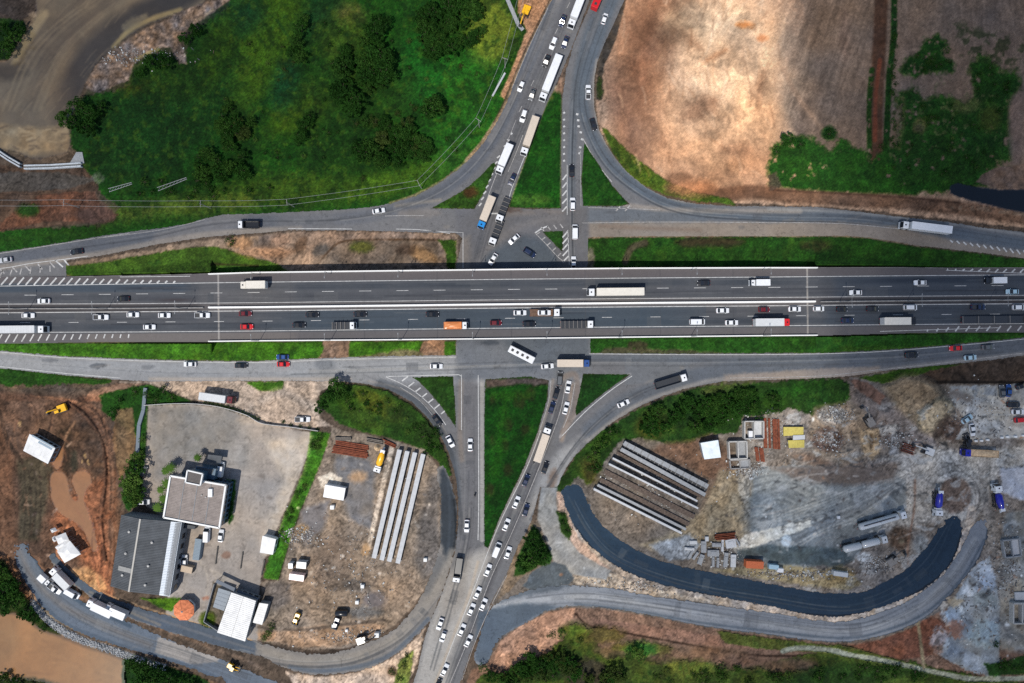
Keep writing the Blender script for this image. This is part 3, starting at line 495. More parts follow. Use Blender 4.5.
f([(815, 408), (850, 402), (868, 415), (872, 440), (866, 460), (840, 466), (812, 455), (808, 435), (812, 420)], (132, 116, 98), soft=6, var=.3, vs=6); bl(832, 415, 14, 8, (160, 158, 152), a=.8, soft=5, var=.3, vs=3)
bl(828, 440, 16, 12, (86, 64, 54), a=.85, soft=5, var=.6, vs=3); bl(826, 438, 9, 7, (170, 160, 150), a=.6, soft=4, patch=(0, 2))
f([(860, 428), (880, 428), (880, 452), (872, 460), (862, 450)], (176, 146, 108), amp=.8, dz=.8, soft=3); bl(871, 441, 3, 8, (104, 80, 52), soft=3, dz=-.6); f([(890, 430), (897, 432), (898, 455), (890, 455)], (150, 150, 150), a=.9, dz=.5, soft=2); f([(878, 426), (898, 424), (896, 434), (880, 436)], (166, 160, 150), a=.9, dz=.5)
f([(690, 440), (712, 434), (730, 450), (735, 480), (718, 520), (700, 512), (712, 480), (690, 470), (650, 452), (660, 444)], (112, 84, 66), a=.9, var=.25, vs=6, soft=6)
f([(700, 512), (720, 470), (740, 470), (752, 480), (750, 530), (740, 545), (690, 548), (660, 552), (640, 545), (668, 535)], (150, 134, 108), var=.25, vs=5, soft=5); f([(650, 545), (690, 534), (700, 545), (690, 560), (668, 560)], (150, 160, 172), a=.9, var=.1, soft=3)
f([(735, 466), (752, 468), (750, 500), (744, 505), (738, 490)], (170, 164, 152), a=.7); bl(752, 515, 10, 20, (92, 100, 104), a=.7, soft=8)
f([(745, 535), (810, 518), (812, 526), (760, 545), (740, 556), (732, 548)], (190, 186, 174), var=.12, vs=4); f([(738, 550), (770, 545), (840, 548), (855, 560), (840, 568), (760, 562), (736, 560)], (66, 76, 78), a=.85, cls=GRV, var=.25, vs=5, soft=3); bl(786, 541, 5, 6, (176, 184, 186), soft=3)
f([(710, 570), (760, 566), (800, 566), (850, 572), (862, 584), (845, 590), (800, 585), (730, 574)], (140, 126, 94), var=.2, vs=6, soft=3); bl(840, 575, 16, 8, (130, 108, 66), a=.7, soft=6)
bl(900, 538, 12, 12, (76, 60, 48), a=.9, soft=6, var=.3); bl(901, 541, 4, 3, (110, 100, 80), a=.8, soft=2); bl(920, 545, 8, 12, (110, 122, 130), a=.6, soft=6); bl(865, 558, 8, 5, (196, 200, 200), soft=3); bl(878, 565, 16, 8, (120, 112, 104), a=.8, var=.6, vs=3, soft=4)
st([(915, 480), (914, 510), (908, 545), (908, 565)], 2, (120, 84, 64), a=.6); bl(955, 495, 17, 19, (104, 86, 74), soft=4, var=.12, vs=4, a=.95, dz=.25); st([(972, 478), (978, 500), (974, 520)], 5, (110, 104, 98), a=.6)
f([(1000, 468), (1084, 462), (1084, 496), (1020, 500), (1002, 492)], (158, 160, 166), cls=GRV, var=.08, vs=6, soft=3, dz=.6); st([(985, 440), (984, 500), (996, 560), (1000, 640)], 12, (128, 122, 114), a=.7, soft=6, var=.15)
for o_ in (-5, -2, 2, 5): st([(985 + o_, 445), (986 + o_, 500), (998 + o_, 560), (1000 + o_, 650)], 1, (104, 100, 94), a=.5)
# pink earth strips between the new roads
st([(570, 512), (580, 537), (600, 556), (622, 572), (652, 586), (700, 597), (768, 609), (835, 619), (870, 612), (912, 594), (950, 566), (966, 535), (972, 510)], 9, (172, 158, 144), var=.3, vs=4, amp=.8, soft=2)
f([(556, 492), (562, 492), (568, 512), (580, 540), (600, 560), (612, 570), (600, 572), (575, 550), (560, 520)], (188, 158, 138), var=.12, vs=5); f([(570, 570), (600, 568), (640, 585), (690, 596), (730, 604), (700, 602), (640, 594), (600, 587), (575, 584)], (196, 176, 152), var=.3, vs=4, a=.9)
f([(541, 487), (557, 488), (556, 500), (557, 512), (563, 532), (580, 553), (600, 565), (612, 570), (606, 580), (575, 575), (562, 570), (554, 562), (548, 545), (537, 518)], (144, 144, 142), cls=GRV, var=.2, vs=8, amp=.6); f([(557, 512), (566, 514), (573, 535), (569, 540), (562, 532)], (34, 58, 22), cls=GRS)
f([(552, 562), (566, 566), (574, 578), (568, 585), (530, 590), (522, 586), (534, 570)], (84, 92, 98), var=.12, vs=5, cls=GRV)
f([(512, 560), (519, 543), (526, 532), (531, 520), (537, 524), (542, 535), (552, 560), (540, 566), (520, 578), (510, 592), (497, 600)], (120, 104, 86), var=.25, vs=6)
f([(533, 524), (540, 532), (552, 556), (550, 564), (536, 566), (524, 574), (514, 576), (518, 556), (527, 536)], (28, 54, 20), cls=GRS, var=.35, vs=5)
# slopes south of the site road
f([(500, 641), (512, 631), (527, 623), (545, 613), (562, 608), (600, 608), (632, 613), (700, 626), (768, 636), (840, 644), (876, 640), (912, 628), (960, 600), (990, 640), (1084, 640), (1084, 743), (440, 743), (472, 670), (486, 666)], (128, 98, 80), var=.2, vs=9, amp=1)
f([(500, 642), (520, 626), (548, 612), (575, 608), (570, 625), (560, 640), (538, 655), (525, 668), (510, 672), (494, 662)], (184, 138, 110), var=.12, vs=5, amp=1)
for i in range(12): st([(505 + i * 5, 664 - i * 4), (520 + i * 4, 640 - i * 2.4), (540 + i * 3, 618)], .9, (150, 108, 84), a=.5)
f([(590, 618), (680, 630), (760, 640), (830, 646), (830, 652), (770, 652), (700, 645), (640, 635), (600, 630)], (142, 104, 86), a=.8, var=.2, vs=6); f([(715, 630), (768, 638), (840, 646), (838, 653), (768, 650), (725, 643)], (62, 76, 34), cls=GRS, a=.9, var=.3, vs=5)
st([(576, 614), (586, 624), (600, 628), (630, 634), (680, 643), (730, 652), (768, 656), (830, 655)], 2.2, (44, 28, 20), a=.9, amp=.6)
f([(486, 672), (510, 674), (528, 668), (540, 655), (562, 640), (575, 622), (600, 645), (640, 656), (700, 660), (740, 668), (800, 655), (860, 650), (920, 663), (980, 676), (1084, 690), (1084, 743), (440, 743), (478, 680)], (48, 62, 26), cls=GRS, var=.45, vs=8, amp=3)
for (x, y, rx, ry, c, cl) in [(600, 636, 26, 9, (88, 80, 40), 1), (615, 650, 20, 8, (120, 96, 68), 0), (690, 655, 60, 9, (112, 84, 62), 0), (640, 648, 30, 7, (80, 84, 36), 1), (740, 662, 30, 7, (120, 90, 72), 0), (790, 666, 30, 8, (108, 82, 66), 0), (560, 668, 40, 12, (22, 38, 16), 1), (585, 672, 24, 14, (58, 52, 42), 1), (690, 668, 26, 9, (78, 88, 40), 1), (870, 670, 60, 9, (34, 58, 24), 1), (830, 680, 50, 12, (24, 46, 20), 1), (640, 650, 16, 9, (40, 92, 36), 1), (575, 630, 16, 8, (66, 84, 30), 1)]:
    bl(x, y, rx, ry, c, a=.85, soft=7, amp=3, var=.35, vs=5, cls=cl)
f([(878, 641), (912, 628), (932, 616), (945, 622), (950, 640), (930, 655), (900, 660), (860, 650), (845, 646)], (128, 78, 58), var=.35, vs=6, a=.95, cls=0); f([(800, 646), (850, 646), (900, 662), (930, 666), (890, 668), (820, 655)], (60, 74, 32), cls=GRS, a=.8, soft=3)
f([(960, 586), (975, 566), (990, 556), (1000, 600), (1000, 680), (960, 668), (940, 655), (950, 630), (945, 612)], (136, 142, 146), var=.25, vs=6, amp=2, cls=GRV)
for (x, y, rx, ry, c) in [(985, 575, 10, 14, (160, 172, 186)), (968, 592, 8, 6, (210, 220, 228)), (955, 602, 9, 6, (176, 150, 112)), (962, 610, 4, 7, (214, 224, 230)), (946, 617, 4, 7, (176, 196, 210)), (940, 640, 10, 12, (196, 206, 214)), (985, 635, 18, 14, (168, 186, 190)), (970, 660, 10, 8, (186, 196, 206)), (985, 600, 14, 8, (112, 118, 116)), (944, 606, 5, 4, (198, 190, 176)), (935, 650, 6, 5, (140, 92, 64)), (956, 630, 8, 10, (140, 84, 58))]:
    bl(x, y, rx, ry, c, a=.62, soft=4, amp=5, var=.2, vs=4)
st([(783, 651), (800, 648), (830, 650), (850, 655), (880, 660), (912, 667), (945, 674), (980, 679), (1084, 676)], 5, (156, 160, 140), var=.12, vs=6, amp=.5, cls=0, soft=1.5)
st([(918, 622), (921, 645), (924, 668)], 3.4, (156, 138, 104), amp=.4, cls=0); f([(1000, 560), (1084, 560), (1084, 660), (1000, 650)], (130, 128, 122), var=.3, vs=6, cls=GRV, soft=5)
f([(1005, 512), (1084, 505), (1084, 560), (1005, 565), (1000, 540)], (112, 112, 108), var=.3, vs=6, soft=4, cls=GRV); f([(985, 664), (1005, 662), (1024, 655), (1084, 650), (1084, 672), (990, 676)], (30, 58, 24), cls=GRS, var=.3)
for i in range(160):      # crumbs of rubble, bags and puddles over the building site
    x, y = random.choice([(random.uniform(700, 900), random.uniform(400, 580)), (random.uniform(930, 1024), random.uniform(540, 660)), (random.uniform(950, 1024), random.uniform(388, 438)), (random.uniform(560, 720), random.uniform(566, 612))])
    if G.K[int(y + 60), int(x + 60)] == GRS: continue
    bl(x, y, random.uniform(.6, 2.4), random.uniform(.6, 1.8), random.choice([(205, 205, 200), (80, 74, 70), (180, 172, 160), (60, 58, 58), (150, 110, 84), (220, 225, 228)]), a=.7, soft=1.2, amp=.6, rot=random.uniform(0, 180))

for i in range(7):
    r = 19 + i * 1.9; st([(955 + r * math.cos(t), 497 + r * 1.05 * math.sin(t)) for t in [3.4 + k * .3 for k in range(15)]], 1.2, random.choice([(176, 170, 160), (104, 98, 92), (150, 144, 134)]), a=.6, amp=.6)
for i in range(40):
    x, y = random.uniform(720, 900), random.uniform(460, 560); a = random.uniform(-.6, .1); l = random.uniform(10, 40)
    if G.K[int(y + 60), int(x + 60)] == GRS: continue
    st([(x, y), (x + l * math.cos(a) * .5, y + l * math.sin(a) * .5 - 2), (x + l * math.cos(a), y + l * math.sin(a))], random.uniform(.8, 1.6), random.choice([(178, 174, 166), (86, 86, 86), (140, 136, 130)]), a=.4, amp=.6)
for i in range(300):
    x, y = random.choice([(random.uniform(285, 435), random.uniform(440, 645)), (random.uniform(735, 900), random.uniform(405, 590)), (random.uniform(0, 110), random.uniform(392, 590)), (random.uniform(930, 1024), random.uniform(540, 660))])
    if G.K[int(y + 60), int(x + 60)] in (GRS, RIV): continue
    bl(x, y, random.uniform(.8, 4), random.uniform(.6, 1.6), random.choice([(190, 182, 172), (66, 58, 54), (130, 110, 92), (96, 96, 100), (56, 48, 44)]), a=.5, soft=1.5, amp=1, rot=random.uniform(0, 180))
f([(262, 440), (300, 436), (312, 436), (304, 470), (284, 515), (272, 552), (262, 556), (268, 520), (284, 480)], (186, 172, 154), a=.6, soft=7, var=.15, vs=4)
f([(150, 406), (200, 407), (215, 440), (195, 470), (155, 480), (148, 450)], (112, 110, 106), a=.5, soft=10, var=.2, vs=5)
for i in range(14):   # silt streaks in the shallow river
    o_ = random.uniform(-18, 22); st([(20 + o_, 110), (40 + o_, 62), (62 + o_, 34), (100 + o_, 4), (140 + o_, -20)], random.uniform(1, 3.5), random.choice([(140, 124, 98), (84, 74, 62), (124, 110, 88)]), a=.4, soft=3, amp=1)
for i in range(60):
    x, y = random.uniform(0, 120), random.uniform(-5, 120)
    if G.K[int(y + 60), int(x + 60)] == RIV: st([(x, y), (x + 5, y - 7), (x + 11, y - 13)], random.uniform(.6, 1.4), random.choice([(138, 122, 98), (80, 70, 60)]), a=.35, soft=1.5, amp=.6)
for i in range(26):
    x, y = random.uniform(0, 66), random.uniform(126, 150); st([(x, y), (x + random.uniform(3, 8), y + random.uniform(-3, 3))], 1.3, random.choice([(170, 150, 118), (96, 82, 66)]), a=.6, amp=.8)
for k in range(11):   # churned ridges of the left earthworks
    t_ = k / 10; o_ = 46 * t_
    st([(20 + o_ * .6, 394 + o_ * .1), (52 + o_ * .6, 398 + o_ * .1), (78 + o_ * .5, 412), (100 + o_ * .2, 440), (104 + o_ * .2, 480), (99 + o_ * .3, 520), (104 + o_ * .2, 560)], random.uniform(.9, 2.2), random.choice([(136, 108, 86), (52, 40, 34), (114, 88, 70), (44, 36, 32)]), a=.6, amp=1.6, dz=random.choice([.25, -.2]))
for k in range(30):
    x, y = random.uniform(56, 112), random.uniform(510, 590); st([(x, y), (x + random.uniform(-6, 8), y + random.uniform(8, 16)), (x + random.uniform(-4, 14), y + random.uniform(18, 34))], random.uniform(.8, 1.8), random.choice([(196, 140, 100), (84, 54, 40), (150, 104, 76)]), a=.55, amp=1)
for k in range(26):
    x, y = random.uniform(0, 50), random.uniform(392, 560); st([(x, y), (x + random.uniform(-5, 5), y + random.uniform(10, 22))], random.uniform(.8, 1.8), random.choice([(120, 100, 82), (56, 46, 40)]), a=.5, amp=1)
for i in range(260):   # scraper and dozer passes on the hill
    x, y = random.gauss(705, 45), random.uniform(-10, 185); 
    if not 612 < x < 785: continue
    a = math.atan2(y - 60, x - 880) + 1.57 + random.uniform(-.5, .5); l = random.uniform(6, 26)
    st([(x, y), (x + l * .5 * math.cos(a) + 1, y + l * .5 * math.sin(a)), (x + l * math.cos(a), y + l * math.sin(a))], random.uniform(.8, 2.4), random.choice([(240, 220, 196), (150, 112, 84), (176, 138, 108), (222, 186, 150), (128, 96, 74)]), a=random.uniform(.12, .34), soft=1.6, amp=.6)
for x, y, rx, ry, ro in [(662, 60, 10, 34, 20), (640, 30, 12, 26, 20), (700, 108, 22, 9, -30), (735, 150, 16, 7, 0), (652, 130, 9, 20, -30), (760, 90, 6, 22, 10), (690, 40, 14, 5, 40)]: bl(x, y, rx, ry, (132, 98, 76), a=.5, soft=9, amp=4, rot=ro)
# mottled, partly dry grass
gm = (G.K == GRS) & (G.C[..., 1] > G.C[..., 0] * 1.04); m1 = np.clip((fbm(G.X, G.Y, 11, 70, 4) - .12) * 2.2, 0, 1) * np.clip((fbm(G.X, G.Y, 45, 71, 2) + .35), 0, 1); m2 = np.clip((fbm(G.X, G.Y, 6, 72, 3) - .25) * 3, 0, 1); m3 = np.clip((fbm(G.X + 4 * fbm(G.X, G.Y, 9, 74, 2), G.Y * .6, 3.2, 73, 3) - .2) * 2.5, 0, 1)
for m_, c_, a_ in ((m1, (66, 92, 28), .36), (m2, (12, 38, 14), .45), (m3, (52, 88, 34), .35)):
    q_ = (m_ * a_ * gm)[..., None]; G.C[...] = G.C * (1 - q_) + np.array(c_, np.float32) * q_
# grit and churned soil everywhere that is not grass or water
wx, wy = fbm(G.X, G.Y, 16, 60, 3) * 9, fbm(G.X, G.Y, 16, 61, 3) * 9
n1 = fbm(G.X + wx, G.Y + wy, 5, 62, 4); n2 = fbm(G.X + wx * 1.6, (G.Y + wy * 1.6) * 1.0, 2.2, 63, 2); n3 = fbm(G.X, G.Y, 40, 64, 3)
amp_ = np.select([G.K == 0, G.K == GRV, G.K == YRD, G.K == GRS], [.34, .22, .09, .2], .05)
hillm = np.clip((G.X - 600) / 20, 0, 1) * np.clip((1084 - G.X) / 10, 0, 1) * np.clip((205 - G.Y) / 12, 0, 1); amp_ = amp_ * (1 - .75 * hillm * (G.X < 790) - .4 * hillm * (G.X >= 790))
G.C *= (1 + amp_ * (.75 * n1 + .6 * n2) + (amp_ > .05) * .07 * n3)[..., None]
G.C *= 1 + np.stack([n3, n3 * .1, -n3], -1) * (.05 * (G.K != GRS))[..., None]
G.Z += (G.K == 0) * n1 * .12
gg = (G.K == GRS) & (G.C[..., 1] > G.C[..., 0] * 1.04)
G.C *= np.where(gg[..., None], np.array((1.2, 1.15, 1.04), np.float32), 1)
lm = (G.C @ np.array((.3, .6, .1), np.float32))[..., None] * np.array((1.03, .99, .93), np.float32); mx_ = (np.where(G.K == 0, .15, 0) * (1 - hillm))[..., None]; G.C[...] = G.C * (1 - mx_) + lm * mx_
G.C *= np.where((G.K == YRD)[..., None], 1.1, 1)
dk = hillm * np.clip((782 - G.X) / 20, 0, 1) * np.clip(fbm(G.X + wx * 2, G.Y + wy * 2, 30, 91, 4) * .5, -.2, .04); G.C *= (1 + dk)[..., None]

rs = np.clip((G.X - 735) / 30, 0, 1) * np.clip((G.Y - 395) / 15, 0, 1) * ((G.K == 0) | (G.K == GRV)) * np.clip((630 - G.Y) / 30, 0, 1); G.C *= (1 + .22 * rs)[..., None]
pw = np.clip((fbm(G.X + wx, G.Y * 1.6 + wy, 12, 76, 4) - .22) * 4, 0, 1) * rs * .6; G.C[...] = G.C * (1 - pw[..., None]) + np.array((196, 198, 196), np.float32) * pw[..., None]
pw = np.clip((fbm(G.X + wx, G.Y * 1.6 + wy, 8, 79, 4) - .32) * 4, 0, 1) * rs * .6; G.C[...] = G.C * (1 - pw[..., None]) + np.array((62, 64, 66), np.float32) * pw[..., None]

ym = (G.K == YRD); cr1 = np.abs(fbm(G.X + wx, G.Y + wy, 14, 92, 3)); G.C *= (1 - .12 * (ym & (cr1 < .025)))[..., None]; G.C *= (1 + ym * .10 * fbm(G.X, G.Y, 22, 93, 4))[..., None]; G.C *= (1 - .1 * (ym & (fbm(G.X, G.Y, 5, 94, 3) > .5)))[..., None]
cr1 = np.abs(fbm(G.X + wx * .5, G.Y + wy * .5, 7, 95, 3)); sm_ = (G.K == 0) & (cr1 < .07) & (hillm < .5); G.C *= (1 - .22 * sm_)[..., None]; G.Z -= sm_ * .1

wl = np.clip((118 - G.X) / 10, 0, 1) * np.clip((G.Y - 390) / 10, 0, 1) * np.clip((606 - G.Y) / 10, 0, 1) * (G.K == 0); G.C *= 1 + wl[..., None] * np.array((.2, .06, -.02), np.float32)
wh = hillm * np.clip((785 - G.X) / 14, 0, 1); G.C *= 1 + wh[..., None] * np.array((.05, .0, -.05), np.float32)
# ------------------------------------------------------------------ ground relief
X, Y = G.X, G.Y
def inpoly(grid, pts):
    W = grid.win(pts, 2); m = np.full(grid.X.shape, 1e3, np.float32)
    m[W] = seg_dist(grid.X[W], grid.Y[W], pts, True); return m
roadd = np.full(X.shape, 1e3, np.float32)
for p in list(R.values()) + list(NEW.values()):
    p2 = p if p in R.values() else cr(p)
    W = G.win(p2, 10); roadd[W] = np.minimum(roadd[W], seg_dist(X[W], Y[W], p2, True))
for p in ISL:
    W = G.win(p, 4); d = seg_dist(X[W], Y[W], p, True); roadd[W] = np.maximum(roadd[W], -d)
hwd = inpoly(G, HW)
W = G.win(HW, 45); hwd2 = np.full(X.shape, 1e3, np.float32); hwd2[W] = seg_dist(X[W], Y[W], HW, True)
# the median north of the works etc stay flat; embankments beside the ramps of the highway
zh = zhw(X[0])[None, :].astype(np.float32)
emb = np.clip(zh - .35 - np.maximum(hwd2, 0) * S * .8, 0, None) * ((X < 212) | (X > 815))
emb *= np.clip((roadd - 1) / 3, 0, 1); 
G.wr = RNG.rand(*X.shape).astype(np.float32) - .5
free = np.clip(roadd / 2.0, 0, 1)
yard = (G.K == YRD)
riv = (G.K == RIV)
gz = np.zeros_like(G.Z)
gz += (G.K == GRS) * (.22 * fbm(X, Y, 3, 41, 3) + .5 * G.wr * .4 + .25 * fbm(X, Y, 14, 44, 2) + .25)
gz += (G.K == 0) * (.10 * fbm(X, Y, 3.5, 47, 3) + .10 * G.wr + .3 * fbm(X, Y, 20, 49, 3) * .6)
gz += (G.K == GRV) * (.05 * fbm(X, Y, 3, 51, 3) + .05 * G.wr)
G.C *= (1 + (G.K == GRS) * G.wr * .34 + (G.K == 0) * G.wr * .16 + (G.K == GRV) * G.wr * .12 + (G.K == YRD) * G.wr * .05)[..., None]
flat = np.clip((Y - 385) / 10, 0, 1) * ((X < 440) | (X > 560)).astype(np.float32)
G.Z = np.where(riv, -.35, G.Z + gz * np.where(yard, 0, 1))
G.Z = G.Z * free + emb
G.Z -= np.clip(1 - (roadd + 1.5) / 1.5, 0, 1) * .14 * (1 - ((X > 925) & (X < 1000) & (Y > 495) & (Y < 530)) * .5)
G.Z[hwd < 1.5] = np.minimum(G.Z[hwd < 1.5], 0)
terrain = attr_mat('earth', fine=.22, fine2=.12, bump=.6)
grassm = attr_mat('grass_blades', fine=.38, fscale=1.6, fine2=.22, fscale2=.35, bump=.9, bdist=.3, bscale=2.0)
yardm = attr_mat('yard_concrete', fine=.07, fine2=.06, bump=.1)
gravm = attr_mat('gravel', fine=.16, fscale=4, fine2=.1, bump=.5, bdist=.08, bscale=5)
rivm = attr_mat('muddy_water', rough=.2, spec=.5, fine=.04, fscale=.3, fine2=.04, fscale2=.05, bump=.08, bdist=.05, bscale=1.2)
hide = (roadd < -4.5) & ~((X > 895) & (X < 1000) & (Y > 495) & (Y < 550)) & ~((X < 70) & (Y > 535) & (Y < 575))                         # nothing to see below the roads
hide &= ~((Y > 262) & (Y < 345))
K = G.K[:-1, :-1]; vis = ~(hide[:-1, :-1] & hide[1:, 1:])
for k, nm, m, kd in ((0, 'bare_ground', terrain, 'structure'), (GRS, 'grass', grassm, 'stuff'), (YRD, 'concrete_yard', yardm, 'structure'), (GRV, 'gravel', gravm, 'stuff')):
    G.to_mesh(nm, (K == k) & vis, m, kind=kd)
wm = (K == RIV)
for _ in range(2):
    w2 = wm.copy(); w2[1:] |= wm[:-1]; w2[:-1] |= wm[1:]; w2[:, 1:] |= wm[:, :-1]; w2[:, :-1] |= wm[:, 1:]; wm = w2
Zs = G.Z; G.Z = np.full_like(Zs, -.12)
G.to_mesh('muddy_water', wm, rivm); G.Z = Zs
# ground out to the horizon
b = MB(); inner = [P(-60, -60), P(1084, -60), P(1084, 743), P(-60, 743)]; far = 6000
xs = [-far, inner[0][0], inner[1][0], far]; ys = [-far, inner[2][1], inner[0][1], far]
for i in range(3):
    for j in range(3):
        if i == 1 and j == 1: continue
        b.add([(xs[i], ys[j], -.05), (xs[i + 1], ys[j], -.05), (xs[i + 1], ys[j + 1], -.05), (xs[i], ys[j + 1], -.05)], [(0, 1, 2, 3)])
tag(b.build('ground', mat('far_country', (.05, .065, .028), .95, var=.6, scale=.02, bump=.5, bscale=.3)), kind='structure')

# ------------------------------------------------------------------ roads at ground level
D = Grid(-60, -60, 1084, 743, .5, (104, 103, 104))
fr, sr, br = D.fill, D.stroke, D.blob
D.C *= (1 + .05 * fbm(D.X, D.Y, 26, 12, 4) + .035 * fbm(D.X, D.Y, 5, 15, 3))[..., None]
AS1 = (104, 104, 106); LITE = (142, 134, 128); DKA = (74, 78, 84)
# dusty shoulders, then worn lanes
def lane(pts, w, c, a=.6, soft=4, **k): sr(pts, w, c, a=a, soft=soft, amp=.3, **k)
lane([(-60, 265), (0, 260), (75, 248), (150, 237), (205, 226), (256, 222), (330, 220), (385, 213), (430, 197), (462, 176), (487, 148), (507, 113), (525, 70), (545, 20), (575, -60)], 12, (84, 88, 96), .7)
lane([(-60, 275), (66, 259), (100, 254), (160, 242), (212, 234), (256, 231), (300, 229)], 6, (140, 130, 120), .7, 3); lane([(160, 240), (210, 226), (240, 218)], 14, (124, 118, 114), .4)
lane([(288, 222), (350, 224), (420, 222), (456, 224), (500, 224), (560, 222)], 22, (112, 110, 110), .4, 8)
lane([(396, 206), (425, 202), (440, 200)], 3, (150, 138, 122), .6, 3); bl_ = br; br(420, 213, 22, 5, (124, 116, 110), a=.5, soft=5)
for o in (0, 8): lane([(596 - o * 2, -60), (570 - o, 10), (545 - o, 70), (520 - o, 130), (497 - o, 190), (480 - o, 240), (470 - o, 280)], 4, (80, 80, 84), .55, 4)
lane([(571, -30), (553, 10), (530, 62), (512, 100), (490, 140)], 5, (128, 122, 116), .5, 3)
lane([(608, -60), (598, 0), (585, 40), (576, 80), (573, 130), (571, 200), (573, 280)], 7, (84, 92, 100), .75, 5)
lane([(636, -60), (612, 0), (598, 40), (585, 75), (583, 105), (592, 135), (607, 160), (630, 182), (665, 202), (700, 212), (768, 217), (850, 219), (920, 228), (1024, 244), (1084, 254)], 12, (82, 92, 102), .75, 5)
lane([(560, -60 + 60), (556, 0)], 2, LITE, .4); lane([(597, 60), (594, 85), (595, 107), (600, 130), (608, 145), (628, 171), (648, 187), (668, 197), (692, 202), (768, 205)], 3, (150, 142, 132), .6, 2)
lane([(588, 217), (640, 216), (700, 217)], 16, (92, 98, 104), .6, 5); lane([(625, 205), (660, 209), (720, 211), (800, 211)], 5, (158, 144, 130), .6, 3)
fr([(588, 222), (700, 222), (840, 222), (900, 227), (960, 242), (1084, 262), (1084, 270), (843, 240), (588, 240)], (138, 124, 110), a=.75, soft=4); lane([(600, 226), (640, 228), (700, 230)], 3, (112, 92, 78), .5)
lane([(768, 209), (855, 213), (943, 223), (1084, 243)], 2.5, (140, 140, 138), .6, 2)
fr([(456, 208), (510, 205), (565, 208), (588, 208), (590, 280), (456, 280)], (96, 94, 95), a=.8, soft=5, var=.1, vs=10)
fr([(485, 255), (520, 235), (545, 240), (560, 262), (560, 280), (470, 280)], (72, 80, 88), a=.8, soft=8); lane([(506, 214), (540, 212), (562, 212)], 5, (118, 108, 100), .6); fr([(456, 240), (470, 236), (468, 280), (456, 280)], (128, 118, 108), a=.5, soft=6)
lane([(480, 262), (492, 245), (520, 226), (560, 218)], 6, (118, 112, 108), .5, 5); br(477, 190, 3, 3, AS1, a=0)
br(512, 209, 10, 3, (66, 48, 38), a=.6, soft=3)
# south
fr([(-60, 346), (590, 346), (590, 384), (-60, 384)], (140, 140, 141), a=.8, soft=6, var=.07); lane([(-60, 360), (150, 368), (256, 370), (330, 368), (456, 366)], 12, (150, 150, 150), .5, 6)
lane([(-60, 352), (0, 353), (62, 358), (150, 361), (256, 362), (321, 360), (456, 357)], 2, (164, 156, 146), .5, 2); lane([(150, 379), (256, 379), (350, 379)], 3, (170, 156, 142), .7, 3)
br(98, 366, 9, 2.5, (74, 78, 84), a=.7, soft=2); br(50, 360, 8, 2, (84, 86, 90), a=.5, soft=3); br(148, 367, 7, 2, (92, 94, 98), a=.5, soft=3); br(325, 365, 10, 6, (92, 96, 102), a=.5, soft=5)
lane([(380, 384), (400, 391), (420, 404), (436, 424), (448, 447), (454, 470), (456, 500)], 9, (76, 82, 88), .75, 4); lane([(368, 381), (395, 387), (418, 398), (436, 416), (447, 436)], 2, (146, 136, 126), .5, 2)
lane([(469, 380), (470, 440), (470, 500), (468, 540), (455, 590), (438, 640), (425, 690), (405, 743)], 13, (98, 96, 98), .6, 6); lane([(482, 380), (482, 440), (482, 540)], 4, (150, 146, 140), .85, 1.5); lane([(461, 380), (460, 430), (462, 460)], 5, (124, 112, 102), .6, 3)
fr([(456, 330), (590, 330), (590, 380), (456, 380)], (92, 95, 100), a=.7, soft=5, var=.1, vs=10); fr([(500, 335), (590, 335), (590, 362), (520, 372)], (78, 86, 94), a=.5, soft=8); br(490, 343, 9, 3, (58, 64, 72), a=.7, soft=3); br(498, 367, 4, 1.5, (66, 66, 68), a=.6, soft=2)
for o in (0, 9): lane([(556 + o, 383), (545 + o, 425), (530 + o, 465), (508 + o, 520), (486 + o, 572), (465 + o, 625), (445 + o, 670), (425 + o, 743)], 4, (76, 74, 76), .6, 4)
lane([(553, 380), (549, 404), (539, 434), (526, 467), (502, 516), (488, 551)], 3, (136, 126, 118), .7, 2); lane([(572, 385), (568, 415), (562, 440)], 4, (150, 130, 114), .7, 3)
fr([(462, 560), (484, 548), (492, 556), (475, 600), (452, 660), (440, 743), (385, 743), (413, 683), (430, 621), (448, 575)], (168, 162, 154), a=.85, soft=9, var=.06); fr([(454, 560), (470, 552), (466, 600), (452, 620), (436, 640), (444, 590)], (128, 122, 116), a=.6, soft=8)
lane([(478, 562), (468, 598), (450, 645), (436, 683)], 3, (172, 156, 138), .6, 2); lane([(560, 487), (552, 500), (538, 520)], 10, (146, 148, 150), .7, 8)
fr([(560, 450), (590, 430), (575, 455), (560, 487), (540, 487), (536, 510), (530, 525), (525, 520), (540, 475)], (150, 148, 146), a=.8, soft=8, var=.12); br(553, 478, 4, 10, (112, 92, 78), a=.7, soft=4, rot=15)
lane([(590, 430), (620, 405), (660, 388), (700, 375), (768, 366), (868, 360), (950, 353), (1024, 346), (1084, 338)], 16, (84, 90, 98), .7, 6); lane([(590, 358), (680, 360), (768, 360), (868, 356), (968, 350)], 7, (84, 90, 98), .6, 4)
lane([(587, 441), (637, 405), (690, 386), (724, 379), (800, 377), (868, 372), (943, 363), (1024, 354)], 4, (144, 138, 132), .7, 3); fr([(724, 374), (880, 366), (880, 372), (850, 378), (724, 382)], (146, 132, 120), a=.8, soft=3); lane([(630, 374), (615, 382), (590, 400), (572, 420), (560, 437)], 2.5, (156, 150, 146), .7, 1.5)
lane([(562, 378), (576, 376), (575, 410), (563, 432)], 6, (126, 110, 98), .6, 3)
for x0, x1, y, c in [(160, 162, 240, AS1)]: pass
fr([(625, 352), (690, 352), (690, 380), (625, 385)], (98, 104, 110), a=.35, soft=1, amp=0)
